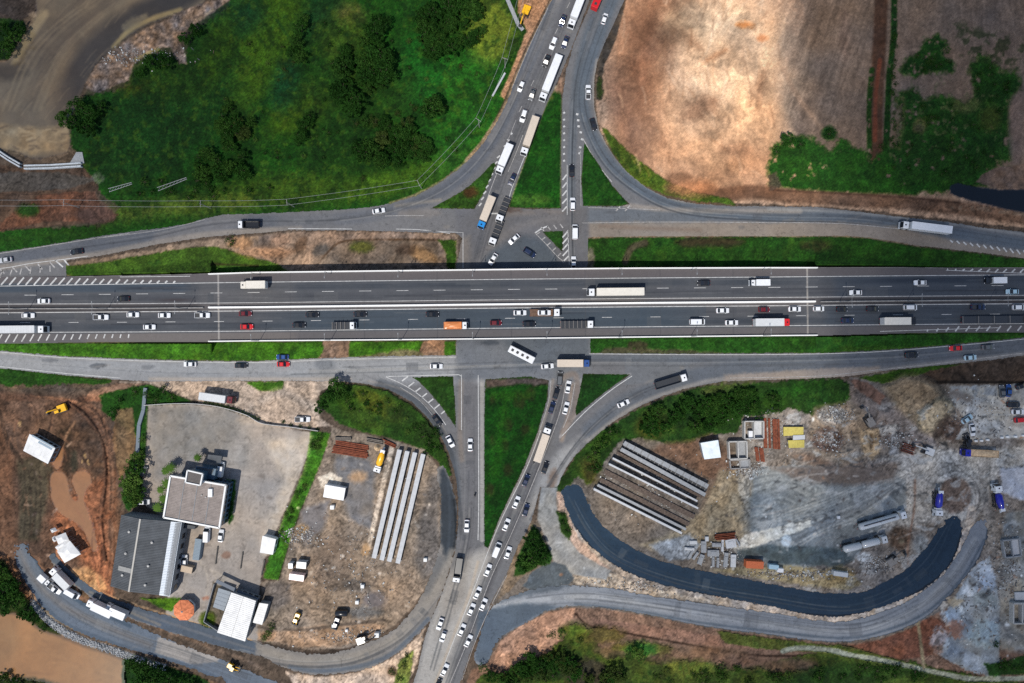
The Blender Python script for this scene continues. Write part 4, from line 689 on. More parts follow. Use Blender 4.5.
# site roads
S2 = [(594, 0)]
fr(cr(NEW['new_asphalt_road']), (40, 57, 73), soft=1, amp=0, var=.05); sr([(575, 492), (595, 530), (625, 556), (690, 580), (768, 594), (840, 604), (885, 594), (925, 565), (950, 530)], 14, (35, 52, 68), a=.7, soft=4)
sr([(568, 496), (590, 533), (622, 561), (690, 583), (768, 597), (835, 606), (885, 596), (930, 566), (952, 522)], 1.2, (58, 72, 84), a=.6); sr([(712, 580), (768, 590), (830, 599), (880, 590)], 1, (52, 64, 78), a=.5); br(625, 553, 6, 2, (60, 70, 80), a=.6, rot=-40, soft=2); br(697, 580, 3, 8, (56, 68, 80), a=.6, soft=2)
sr([(570, 484), (590, 482)], 1, (70, 80, 90), a=0)
fr(cr(NEW['site_road']), (128, 131, 136), soft=1, amp=0, var=.06)
sr([(490, 608), (530, 601), (575, 597), (612, 598), (662, 608), (697, 613), (768, 624), (840, 631), (885, 624), (925, 603), (955, 572), (975, 540)], 6, (160, 160, 160), a=.7, soft=4); sr([(575, 604), (632, 610), (697, 622), (768, 631), (840, 638), (880, 632), (925, 613), (962, 578), (984, 540)], 2.5, (74, 84, 94), a=.7, soft=2)
for o in (0, 4.5, 9): sr([(600, 592 + o), (662, 600 + o), (724, 609 + o), (768, 615 + o), (835, 624 + o), (874, 620 + o), (918, 600 + o)], 1.1, random.choice([(150, 148, 146), (96, 100, 106)]), a=.6)
fr([(478, 612), (512, 604), (545, 604), (562, 607), (545, 612), (512, 630), (486, 664), (474, 661)], (78, 88, 98), a=.9, soft=4, amp=1.5, var=.1); fr([(538, 585), (574, 584), (560, 590), (520, 596), (500, 603), (505, 598)], (74, 82, 90), a=.7, soft=3)
fr(cr(NEW['gravel_ramp']), (124, 118, 112), soft=1, amp=0, var=.08)
fr([(440, 470), (444, 466), (450, 480), (456, 500), (457, 522), (455, 550), (446, 560), (440, 540)], (46, 52, 58), a=.92, soft=4); sr([(448, 480), (450, 520), (447, 560)], 3, (64, 70, 76), a=.6); sr([(454, 500), (456, 530), (452, 556)], 2.4, (30, 34, 38), a=.8)
sr([(452, 552), (436, 590), (420, 612), (398, 635), (372, 650), (340, 659), (300, 660), (262, 650)], 8, (140, 132, 122), a=.7, soft=4); sr([(440, 560), (426, 590)], 10, (92, 92, 92), a=.6, soft=5)
sr([(428, 619), (411, 637), (388, 656), (356, 667), (318, 671), (290, 667)], 4.5, (84, 92, 102), a=.8, soft=2.5)
fr([(48, 556), (54, 550), (60, 560), (78, 577), (100, 592), (125, 602), (160, 613), (200, 624), (256, 641), (256, 656), (200, 641), (160, 629), (125, 616), (100, 603), (62, 575)], (74, 84, 96), a=.9, soft=1.5); sr([(125, 608), (200, 633), (256, 650)], 2.5, (104, 104, 106), a=.6); sr([(90, 592), (130, 612), (160, 625)], 3, (140, 126, 110), a=.5)
fr(cr(NEW['riverside_road']), (96, 104, 114), soft=1, amp=0, var=.06); sr([(20, 552), (34, 580), (62, 605), (100, 624), (150, 645)], 6, (122, 112, 104), a=.55, soft=5); fr([(158, 637), (175, 642), (220, 658), (216, 662), (190, 664), (155, 652)], (160, 150, 140), a=.85, soft=2); sr([(22, 577), (57, 619), (112, 643), (187, 666), (225, 682)], 5, (74, 86, 100), a=.7, soft=2); sr([(28, 546), (48, 576), (80, 602), (130, 626)], 4, (62, 76, 90), a=.8, soft=2)
sr([(600, 608), (632, 613), (662, 619), (697, 626), (737, 632), (768, 635.5), (805, 641), (843, 643), (873, 639), (908, 628), (933, 613), (960, 585), (975, 565), (985, 545), (988, 530)], 3, (44, 54, 64), a=.8, soft=1.5); sr([(612, 587.5), (662, 596.5), (724, 605.5), (768, 611.5), (835, 620.5), (860, 617.5), (888, 608.5), (913, 596.5), (940, 576.5), (955, 556.5), (965, 539.5), (972, 520)], 1.6, (46, 52, 60), a=.8, soft=1)  # berm shadow painted as dark lines along both edges of the site road
sr([(594, 512), (632, 546), (682, 565), (737, 576), (800, 588), (848, 592), (880, 583), (918, 555), (938, 527)], 1.6, (22, 28, 36), a=.7, soft=1); sr([(574, 525), (602, 557), (652, 582), (725, 598), (800, 613), (858, 614), (908, 597), (948, 567), (963, 527)], 1.6, (22, 28, 36), a=.7, soft=1)  # edge shadow painted as thin dark lines on the fresh asphalt
wx = fbm(D.X, D.Y, 12, 66, 2) * 5; D.C *= (1 + .05 * fbm(D.X + wx, D.Y * 1.3 + wx, 3, 67, 3) + .03 * fbm(D.X, D.Y, 1.2, 68, 2))[..., None]
for i in range(90):    # patches, oil stains, dust on all roads
    x, y = random.uniform(0, 1024), random.choice([random.uniform(205, 235), random.uniform(352, 382), random.uniform(0, 680)]); br(x, y, random.uniform(2, 9), random.uniform(.8, 2), random.choice([(70, 72, 76), (86, 86, 90), (138, 128, 118)]), a=.3, soft=2, amp=1, rot=random.uniform(-20, 20))
def offs(pts, o):
    ps = cr(pts, False); out = []
    for i, p in enumerate(ps):
        a, c = ps[max(i - 1, 0)], ps[min(i + 1, len(ps) - 1)]; dx, dy = c[0] - a[0], c[1] - a[1]; l = math.hypot(dx, dy) or 1; out.append((p[0] - dy / l * o, p[1] + dx / l * o))
    return out
PATHS = [([(-60, 267), (75, 248), (150, 237), (205, 225), (256, 221), (330, 220), (385, 212), (430, 196), (462, 175), (487, 147), (507, 112), (525, 70), (545, 20), (570, -50)], 3), ([(571, 10), (545, 70), (520, 130), (497, 190), (476, 262)], 4), ([(600, 0), (578, 70), (573, 130), (572, 200), (573, 262)], 2),
    ([(612, 0), (590, 60), (583, 105), (600, 152), (630, 184), (680, 209), (768, 217), (850, 219), (920, 228), (1060, 250)], 4), ([(-60, 357), (0, 359), (150, 370), (256, 371), (360, 369), (456, 366), (590, 362), (700, 362), (868, 358), (968, 350), (1060, 342)], 5), ([(360, 372), (400, 391), (420, 404), (436, 424), (448, 447), (456, 490), (462, 540)], 3),
    ([(469, 380), (470, 440), (470, 500), (466, 545), (452, 600), (432, 670)], 5), ([(562, 383), (550, 425), (534, 465), (512, 520), (490, 572), (466, 635), (446, 690)], 4), ([(700, 372), (650, 388), (612, 410), (580, 440), (552, 480), (530, 520)], 5),
    ([(574, 495), (595, 532), (625, 558), (690, 581), (768, 595), (840, 605), (885, 595), (925, 566), (950, 528)], 6), ([(510, 604), (575, 597), (632, 602), (697, 612), (768, 623), (840, 631), (885, 622), (925, 601), (955, 572), (975, 540)], 6), ([(440, 590), (416, 620), (388, 643), (345, 660), (290, 661), (240, 650)], 5), ([(24, 556), (45, 588), (80, 616), (130, 638), (190, 658), (250, 680)], 5)]
for pth, hw2 in PATHS:
    for k in range(9):
        o_ = random.uniform(-hw2, hw2) * 1.1; q_ = offs(pth, o_); i0 = random.randrange(0, max(1, len(q_) - 12)); i1 = min(len(q_), i0 + random.randrange(10, 40))
        sr(q_[i0:i1], random.uniform(.6, 1.5), random.choice([(60, 62, 66), (66, 68, 70), (150, 146, 140), (52, 54, 58)]), a=random.uniform(.2, .4), soft=1.2, amp=.25, sm=False)
    q_ = offs(pth, 0)
    for k in range(7):
        i = random.randrange(1, len(q_) - 2); (x0, y0), (x1, y1) = q_[i], q_[i + 1]; l = math.hypot(x1 - x0, y1 - y0); dx, dy = (x1 - x0) / l, (y1 - y0) / l; nx_, ny_ = -dy, dx; w1, w2, L_ = random.uniform(-hw2 * 1.4, 0), random.uniform(1, hw2 * 1.4), random.uniform(3, 16)
        fr([(x0 + nx_ * w1, y0 + ny_ * w1), (x0 + dx * L_ + nx_ * w1, y0 + dy * L_ + ny_ * w1), (x0 + dx * L_ + nx_ * w2, y0 + dy * L_ + ny_ * w2), (x0 + nx_ * w2, y0 + ny_ * w2)], random.choice([(70, 72, 76), (86, 88, 92), (126, 124, 122)]), a=random.uniform(.15, .35), soft=.5, amp=0)
ck = np.abs(fbm(D.X, D.Y, 9, 96, 3)); D.C *= (1 - .13 * (ck < .018))[..., None]
D.C *= np.array((1.05, 1.06, 1.065), np.float32); D.C *= (1 + .05 * (RNG.rand(*D.X.shape).astype(np.float32) - .5))[..., None]
D.Z += .05
md = np.zeros(D.X.shape, bool)
for p in R.values():
    W = D.win(p, 2); md[W] |= seg_dist(D.X[W], D.Y[W], p, True) < D.wg[W] * .5 + D.wf[W] * .5
for p in ISL + [[(557, 82), (562, 100), (561, 150), (561, 208), (530, 208), (508, 207), (513, 192), (521, 170), (529, 148), (537, 126), (545, 107)]]:
    W = D.win(p, 2); md[W] &= ~(seg_dist(D.X[W], D.Y[W], p, True) < -.1 + D.wg[W] * .7 + D.wf[W] * .5)
roadm = attr_mat('asphalt', rough=.9, spec=.25, fine=.08, fscale=6, fine2=.07, fscale2=.8, bump=.15, bdist=.02, bscale=12)
done = md.copy()
D.to_mesh('road', md[:-1, :-1], roadm)
for nm, p in NEW.items():
    p2 = cr(p); W = D.win(p2, 2); mm = np.zeros_like(md); mm[W] = seg_dist(D.X[W], D.Y[W], p2, True) < D.wg[W] * 1.1 + D.wf[W] * 1.4 - .4 + (D.wf[W] * 5 - 3) * (np.clip((D.X[W] - 900) / 20, 0, 1) * np.clip((535 - D.Y[W]) / 14, 0, 1) + np.clip((58 - D.X[W]) / 10, 0, 1) * np.clip((562 - D.Y[W]) / 10, 0, 1))
    mm &= ~done; done |= mm
    D.to_mesh({'new_asphalt_road': 'asphalt_road', 'site_road': 'site_road', 'gravel_ramp': 'site_path', 'riverside_road': 'riverside_road'}[nm], mm[:-1, :-1], roadm)
del D

# ------------------------------------------------------------------ the highway
E = Grid(-60, 262, 1084, 348, .5, (84, 86, 90))
m0 = med(E.X).astype(np.float32); off = E.Y - m0
def band(lo, hi, col, a, soft=1.0, x0=-100, x1=1200, sx=10, n=None):
    m = np.clip((off - lo) / soft + .5, 0, 1) * np.clip((hi - off) / soft + .5, 0, 1) * np.clip((E.X - x0) / sx, 0, 1) * np.clip((x1 - E.X) / sx, 0, 1) * a
    if n: m = m * np.clip(fbm(E.X, E.Y * 4, 60, n, 3) + .7, 0, 1)
    E.C[...] = E.C * (1 - m[..., None]) + np.array(col, np.float32) * m[..., None]
E.C *= (1 + .05 * fbm(E.X, E.Y * 3, 60, 2, 4) + .03 * fbm(E.X, E.Y, 6, 5, 3))[..., None]
band(-40, -25.5, (98, 92, 92), .8); band(25.5, 40, (102, 98, 98), .8); band(-5, 5, (98, 94, 94), .8); band(-3, 3.2, (62, 60, 62), .8, x1=205); band(-3, 3.2, (58, 58, 62), .8, x0=815)
for c in (-20, 19): band(c - 3, c + 3, (58, 64, 72), .75, 3, n=21 + c)
for c in (-10, 9.5): band(c - 3, c + 3, (66, 68, 74), .55, 3, n=int(51 + c))
band(-24, -16, (66, 78, 90), .6, 2, x1=192); band(4, 24, (60, 74, 86), .6, 2, x0=256, x1=700, sx=60); band(4, 24, (66, 76, 86), .5, 2, x0=820); band(-24, -4, (62, 72, 84), .5, 2, x0=830); band(-25, -6, (108, 104, 102), .35, 3, x0=192, x1=300); band(25.5, 40, (124, 116, 110), .5, 2, x0=80, x1=300)
band(-21, -18, (46, 50, 58), .7, 2, x0=110, x1=200, sx=30); band(-9, -6, (58, 50, 52), .6, 2, x0=150, x1=200, sx=20); band(-22, -18, (46, 54, 66), .6, 3, x0=850, x1=1010, sx=50)
for xx in (218, 807): 
    E.stroke([(xx, 262), (xx + 1, 348)], 1.6, (170, 164, 156), a=.8, soft=.8, amp=0)
for xx in (290, 364, 437, 511, 585, 660, 733): E.stroke([(xx, 262), (xx + .6, 348)], .7, (70, 70, 74), a=.5, soft=.8, amp=0)
E.fill([(640, 306), (706, 305), (706, 327), (640, 328)], (64, 78, 90), a=.3, amp=0, soft=1)
for i in range(150):
    u, o_, l = random.uniform(-40, 1060), random.choice([-20, -10, 9.5, 19]) + random.choice([-2.2, 2.2, 0]) + random.gauss(0, .5), random.uniform(15, 90)
    E.stroke([(u, float(med(u)) + o_), (u + l, float(med(u + l)) + o_ + random.uniform(-.5, .5))], random.uniform(.5, 1.3), random.choice([(44, 46, 52), (56, 60, 66), (112, 112, 112)]), a=random.uniform(.15, .35), soft=1, amp=.2)
for i in range(26):
    u, o_, l = random.uniform(-20, 1040), random.choice([-24, -14, 4, 14]), random.uniform(6, 30); v = float(med(u)) + o_; E.fill([(u, v), (u + l, v - .2), (u + l, v + 9.6), (u, v + 9.8)], random.choice([(60, 66, 72), (70, 74, 80), (100, 100, 100)]), a=random.uniform(.12, .3), soft=.5, amp=0)
E.C *= (1 + .04 * (RNG.rand(*E.X.shape).astype(np.float32) - .5))[..., None]
md = seg_dist(E.X, E.Y, HW, True) < 0
E.to_mesh('highway_road', md[:-1, :-1], roadm, zf=zhw)
del E
conc = mat('concrete', (.42, .41, .39), .85, var=.15, scale=1.5, bump=.2)
concd = mat('weathered_concrete', (.26, .25, .24), .9, var=.25, scale=.8, bump=.25)
whitec = mat('white_concrete', (.78, .77, .74), .8, var=.06, scale=2)
def edge(pts, step=8):
    out = []
    for (x0, y0), (x1, y1) in zip(pts[:-1], pts[1:]):
        n = max(1, int(abs(x1 - x0) / step))
        out += [(x0 + (x1 - x0) * i / n, y0 + (y1 - y0) * i / n) for i in range(n)]
    return out + [pts[-1]]
# embankment core under the road, left open below the junction
def slab(b, x0, x1, bottom):
    tp = [p for p in edge(HW_TOP) if x0 < p[0] < x1]; yt = lambda x: float(np.interp(x, [p[0] for p in HW_TOP], [p[1] for p in HW_TOP])); yb = lambda x: float(np.interp(x, [p[0] for p in HW_BOT[::-1]], [p[1] for p in HW_BOT[::-1]]))
    xs = [x0] + [p[0] for p in tp] + [x1]; rings = []
    for x in xs:
        z = float(zhw(x)) - .02; zb = bottom if bottom is not None else z - 1.3
        a, c = P(x, yt(x), z), P(x, yb(x), z)
        rings.append([(a[0], a[1], zb), (a[0], a[1], z), (c[0], c[1], z), (c[0], c[1], zb)])
    b.loft(rings)
b = MB(); slab(b, -60, 455, -.4); slab(b, 592, 1084, -.4)
tag(b.build('embankment', concd), kind='structure')
br_ = empty('road_bridge', P(523, 303.5, 0)); tag(br_, 'concrete flyover carrying the wide highway over the crossing streets', 'bridge')
def rel(o, root): 
    o.parent = root; o.matrix_parent_inverse = root.matrix_basis.inverted(); return o
def part(b, name, m, root, smooth=False): return rel(b.build(name, m, None, smooth), root)
b = MB(); slab(b, 455, 592, None); part(b, 'deck', concd, br_)
for u in (484, 507, 541, 568):
    for v in (276, 290, 318, 331):
        b = MB(); x, y, _ = P(u, v, 0); b.bar((x, y, -.2), (x, y, 4.2), .55, 12); part(b, 'pier', conc, br_)
    b = MB(); xa, ya, _ = P(u, 270, 5); xb, yb, _ = P(u, 337, 5); b.box(((xa + xb) / 2, (ya + yb) / 2, 3.85), (1.6, abs(yb - ya), .75)); part(b, 'crossbeam', conc, br_)
def parapet(pts, w, h, name, root, m, x0, x1):
    b = MB(); ps = [p for p in edge(pts) if x0 <= p[0] <= x1]; rings = []
    for u, v in ps:
        z = float(zhw(u)); x, y, _ = P(u, v, z + h)
        rings.append([(x, y - w / 2, z - .3), (x, y - w * .3, z + h), (x, y + w * .3, z + h), (x, y + w / 2, z - .3)])
    b.loft(rings); return part(b, name, m, root)
parapet([(u, v + .3) for u, v in HW_TOP], .55, 1.0, 'parapet', br_, whitec, 208, 819)
parapet([(u, v - .3) for u, v in HW_BOT[::-1]], .5, 1.0, 'parapet', br_, whitec, 208, 819)
parapet([(u, float(med(u))) for u in range(200, 830, 8)], .85, 1.0, 'median_barrier', br_, whitec, 208, 819)
for a, c, lb in ((-60, 207, 'low dark concrete barrier in the highway median left of the flyover'), (820, 1084, 'low dark concrete barrier in the highway median right of the flyover')):
    b = MB(); rings = []
    for u in range(a, c, 8):
        z = float(zhw(u)); x, y, _ = P(u, float(med(u)) + .3, z)
        rings.append([(x, y - .3, z - .05), (x, y - .1, z + .8), (x, y + .1, z + .8), (x, y + .3, z - .05)])
    b.loft(rings); o = b.build('median_barrier', concd); tag(o, lb, 'barrier')

# ------------------------------------------------------------------ painted markings
paint = mat('road_paint', (.44, .44, .43), .7, var=.25, scale=1.2)
paintd = mat('worn_road_paint', (.30, .29, .28), .8, var=.4, scale=1.5)
def ribbon(b, pts, w, zf, dz):
    ps = []
    for u, v in pts:
        z = (float(zf(u)) if zf else 0) + dz; ps.append(Vector(P(u, v, z)))
    L, Rr = [], []
    for i, p in enumerate(ps):
        d = (ps[min(i + 1, len(ps) - 1)] - ps[max(i - 1, 0)]); d.z = 0; d.normalize(); n = Vector((-d.y, d.x, 0)) * w / 2
        L.append(p + n); Rr.append(p - n)
    vs = L + Rr; k = len(ps)
    b.add(vs, [(i, k + i, k + i + 1, i + 1) for i in range(k - 1)])
hp = MB()
def hline(o, x0, x1, w=.22, bend=None): ribbon(hp, [(u, float(med(u)) + (o if bend is None else float(np.interp(u, *bend)))) for u in np.arange(x0, x1 + .1, 8)], w, zhw, .03)
hline(-4.3, -60, 1084, .18); hline(4.0, -60, 1084, .24, ([0, 128, 1084], [4.4, 3.8, 4.1]))
hline(0, -60, 1084, .22, ([0, 128, 256, 1084], [-22.3, -24, -24.8, -24.8])); hline(24, -60, 1084)
for u in np.arange(-50, 1084, 37.2): ribbon(hp, [(u + k, float(med(u + k)) + float(np.interp(u, [0, 128, 300, 1084], [-13, -14, -14.8, -14.2]))) for k in (0, 6, 12)], .17, zhw, .03)
for u in np.arange(-77, 1084, 48.5): ribbon(hp, [(u + k, float(med(u + k)) + 14.2) for k in (0, 5, 10)], .17, zhw, .03)
for i in range(38):   # hatched gores beside the slow lanes
    u = -40 + i * 8.2
    t0 = 286.2 if u < 60 else float(np.interp(u, [60, 205], [286, 283.4])); t1 = float(np.interp(u, [-40, 0, 60, 185], [274, 276.8, 277.5, 281])) + .4
    if u < 178: ribbon(hp, [(u, t0 - 1.2), (u + (t0 - t1) * .75, t1)], .55, zhw, .034)
ribbon(hp, [(u, float(np.interp(u, [62, 192], [277.5, 276.2])) ) for u in (120, 150, 190)], .2, zhw, .03)
for i in range(22):
    u = -44 + i * 8.2; v1 = float(np.interp(u, [0, 110], [342.5, 338])); ribbon(hp, [(u, v1), (u + 5 * (1 - max(u, 0) / 150), 334.2)], .45, zhw, .034)
for i in range(17):
    u = 948 + i * 8.4; ribbon(hp, [(u - 3.6 * min(1, i / 5 + .2), 269.4 + 3.2 * min(1, i / 6)), (u, 269)], .5, zhw, .034)
    u = 928 + i * 10.4; ribbon(hp, [(u - 4 * min(1, i / 4 + .25), float(med(u)) + 31.2), (u, float(med(u)) + 26.2 + max(0, 3 - i))], .5, zhw, .034)
ribbon(hp, [(u, float(np.interp(u, [946, 1084], [270.2, 275.6]))) for u in np.arange(946, 1084, 10)], .2, zhw, .03)
ribbon(hp, [(u, float(np.interp(u, [880, 1084], [331.4, 325]))) for u in np.arange(880, 1010, 10)], .2, zhw, .03)
tag(hp.build('highway_markings', paint), kind='structure')
gp = MB(); gd = MB()
def gl(pts, w=.2, b=None, sm=True): ribbon(b if b is not None else gp, cr(pts, False) if sm and len(pts) > 2 else pts, w, None, .072)
def hatch(a0, a1, b0, b1, n, w=.45, b=None):
    for i in range(n):
        t = i / max(1, n - 1); gl([(a0[0] + (a1[0] - a0[0]) * t, a0[1] + (a1[1] - a0[1]) * t), (b0[0] + (b1[0] - b0[0]) * t, b0[1] + (b1[1] - b0[1]) * t)], w, b)
gl([(-60, 273), (0, 268.5), (30, 263.5), (60, 259.8), (88, 256)], .22)
hatch((-50, 276), (50, 262), (-46, 279), (55, 268), 9, .5, gd); gl([(55, 260), (63, 267)], .5); gl([(64, 259.5), (69, 266)], .5)
for i in range(9): gl([(-30 + i * 10, 279 - i * .9), (-26 + i * 9.5, 273 - i * .9)], .4, gd)
gl([(0, 253.5), (75, 241.5), (130, 233)], .18, gd); gl([(95, 238.5), (160, 230), (205, 219.5)], .15, gd)
gl([(288, 228.5), (330, 228.8), (352, 229)], .2); gl([(396, 229), (425, 230), (450, 233.5)], .2); gl([(420, 230), (440, 231.5), (463, 232.5), (463, 268)], .2, sm=False); gl([(385, 216), (405, 215.5), (424, 215.5)], .2, gd)
gl([(512, 0 + 88), (530, 45), (548, 8)], .16, gd)
for i in range(5): gl([(570 - i * 12, 2 + i * 26), (567 - i * 12, 8 + i * 26)], .2, gd)
gl([(523, 135), (516, 153), (508, 172)], .2, gd); gl([(526, 153), (520, 168), (512, 188), (508, 202)], .22); hatch((497, 158), (479, 206), (500, 155.5), (481.5, 203), 9, .5); gl([(500, 166), (493, 183), (483, 210)], .2, gd)
gl([(487, 213.5), (498, 213.5)], .5); gl([(500, 160), (510, 135), (516, 120)], .16, gd)
for x, y in ((510.5, 134), (507.5, 140.5), (504, 147)): gl([(x, y), (x + 1.6, y - 1.2)], .8)
hatch((563.6, 112), (563.6, 160), (564.6, 113.5), (564.6, 161.5), 8, .7)
hatch((562.6, 180), (562.2, 211.5), (566.6, 174.5), (566.8, 206.5), 5, .5); gl([(567.2, 165), (567.2, 215)], .2); gl([(567.8, 230), (569.3, 265)], .2); hatch((562.5, 237.5), (562.8, 262), (568, 231), (568.5, 256), 5, .5)
for x, y in ((577, 114), (578, 120), (578.5, 126), (580.5, 132), (582, 139), (580, 147), (579.5, 153)): gl([(x - 1, y), (x + 1.4, y + .6)], .7)
gl([(583.5, 139.5), (592, 155), (602, 170), (612, 182)], .35, gd); gl([(580.5, 150), (580.8, 190), (581, 206)], .15, gd)
gl([(535, 233), (541, 229), (548, 226)], .45); hatch((541, 227), (560, 224), (544, 231), (563, 228), 4, .4, gd); gl([(535, 233), (546, 244), (558, 257), (565, 262)], .25, gd); hatch((537, 234), (558, 256), (540, 232), (561, 253), 5, .4, gd)
hatch((616, 211), (625, 211), (620, 206.5), (630, 205.5), 2, .45, gd); gl([(588, 207.5), (640, 209), (660, 210)], .18, gd); gl([(582, 223), (660, 222), (760, 222.5), (840, 223.5), (900, 229)], .18, gd)
hatch((950, 240), (1070, 257), (953, 242.5), (1074, 263.5), 19, .5)
gl([(0, 352), (62, 357.5), (150, 361), (256, 362.5), (321, 360), (381, 358.5), (456, 357)], .2); gl([(-60, 361), (0, 366.5), (62, 373), (120, 378)], .22)
gl([(386, 376.5), (430, 375.3), (459, 374.7), (461, 376)], .25, sm=False); gl([(461.5, 374.5), (461.5, 430)], .22); gl([(478.2, 375), (478.5, 440), (478.7, 500), (478, 540)], .25); gl([(386, 377), (402, 384), (418, 394), (433, 408), (446, 425)], .22)
hatch((402, 381), (441, 414), (408, 376.5), (446, 410), 7, .45); gl([(400, 387), (420, 401), (437, 421)], .15, gd)
gl([(589, 353.8), (680, 354.5), (768, 354.5), (868, 352.3), (968, 344.5), (1024, 339)], .2); gl([(632, 376), (610, 391), (585, 412), (562, 436)], .25); gl([(730, 378), (818, 376), (880, 369.5), (943, 363), (1024, 353)], .18, gd)
gl([(551, 380), (548, 404), (539, 432)], .2, gd); gl([(566, 382), (560, 412), (548, 445), (530, 490), (510, 537), (490, 580), (468, 640), (450, 683)], .2, gd); gl([(575, 383), (570, 410), (563, 428)], .2, gd)
gl([(541, 430), (527, 467), (503, 516), (489, 549), (472, 594), (452, 645), (437, 683)], .2); gl([(507, 575), (488, 612), (474, 645), (462, 680)], .18, gd)
tag(gp.build('road_markings', paint), kind='structure'); tag(gd.build('worn_markings', paintd), kind='structure')
# ================================================================== vehicles
PAINT = {'white': (.70, .71, .72), 'silver': (.42, .43, .45), 'black': (.012, .012, .014), 'grey': (.10, .105, .11), 'dark blue': (.012, .022, .06), 'dark red': (.12, .008, .012), 'red': (.55, .012, .015),
         'blue': (.015, .06, .22), 'light blue': (.35, .50, .58), 'yellow': (.80, .42, .01), 'orange': (.62, .22, .07), 'cream': (.66, .62, .54), 'beige': (.55, .47, .38), 'bright blue': (.02, .22, .55), 'royal blue': (.012, .015, .32),
         'dark grey': (.035, .037, .04), 'pale grey': (.55, .56, .56), 'pink': (.75, .55, .52), 'brown': (.12, .07, .045), 'sand': (.50, .36, .22), 'rust': (.30, .08, .04), 'dusty grey': (.24, .22, .20)}
def pm(c): return mat(c.replace(' ', '_') + '_paint', PAINT[c], .28 if c not in ('sand', 'rust', 'brown', 'dusty grey') else .9, coat=.3 if c not in ('sand', 'rust', 'brown', 'dusty grey') else 0, spec=.5, var=.06 if c not in ('sand', 'rust', 'brown') else .35, scale=1.4)
glass = mat('window_glass', (.012, .015, .02), .06, spec=.6)
rubber = mat('tyre_rubber', (.018, .018, .018), .85); rim = mat('wheel_metal', (.35, .35, .36), .4, metal=.8)
lampw = mat('headlamp_lens', (.75, .76, .78), .15, spec=.6); lampr = mat('tail_lamp_lens', (.35, .01, .01), .25, spec=.5)
chas = mat('chassis_metal', (.05, .05, .052), .6, metal=.2)
CACHE = {}
def cached(key, fn, name, m, smooth=False):
    if key not in CACHE: CACHE[key] = fn().mesh(name, m, smooth)
    return CACHE[key]
def sect(x, w, z0, z1, k=.12):
    return [(x, -w * .92, z0), (x, -w, z0 + .12), (x, -w, z1 - k * 1.3), (x, -w * .9, z1 - k * .25), (x, -w * .55, z1), (x, w * .55, z1), (x, w * .9, z1 - k * .25), (x, w, z1 - k * 1.3), (x, w, z0 + .12), (x, w * .92, z0)]
def wheel_mb(r, w):
    b = MB(); n = 14; prof = [(.0, r * .55), (.0, r * .9), (.12 * w, r), (.88 * w, r), (w, r * .9), (w, r * .55)]
    rings = [[(math.cos(a) * rr, -w / 2 + y, math.sin(a) * rr) for a in [2 * math.pi * i / n for i in range(n)]] for y, rr in prof]
    return b.loft(rings, cap=False)
def rim_mb(r, w):
    b = MB(); n = 12
    return b.loft([[(math.cos(a) * rr, y, math.sin(a) * rr) for a in [2 * math.pi * i / n for i in range(n)]] for y, rr in ((-w * .42, r * .2), (-w * .38, r * .56), (w * .38, r * .56), (w * .42, r * .2))])
CARS = {  # length, half width, belt height, roof height, cabin bottom rear/front, cabin top rear/front, hood z
    'car': (4.45, .89, .96, 1.46, -1.85, 1.15, -1.05, .15, .88), 'hatchback': (3.95, .86, .98, 1.50, -1.85, 1.1, -1.4, .15, .90), 'suv': (4.6, .94, 1.12, 1.70, -2.15, 1.3, -1.7, .35, 1.05),
    'pickup': (5.2, .93, 1.10, 1.72, -.75, 1.4, -.5, .45, 1.05), 'van': (5.3, .98, 1.25, 2.15, -2.55, 2.2, -2.45, 1.2, 1.2), 'minivan': (4.9, .95, 1.2, 1.85, -2.35, 1.75, -2.0, .75, 1.1)}
def V(name, mesh, parent, loc=(0, 0, 0), label=None):
    o = bpy.data.objects.new(name, mesh); o.location = loc; COL.objects.link(o); o.parent = parent
    return o
def wheels(root, spots, r, w, half):
    t = cached(('tyre', r, w), lambda: wheel_mb(r, w), 'tyre', rubber, True); ri = cached(('rim', r, w), lambda: rim_mb(r, w), 'rim', rim)
    for x in spots:
        for s in (-1, 1):
            o = V('wheel', t, root, (x, s * half, r)); V('rim', ri, o)
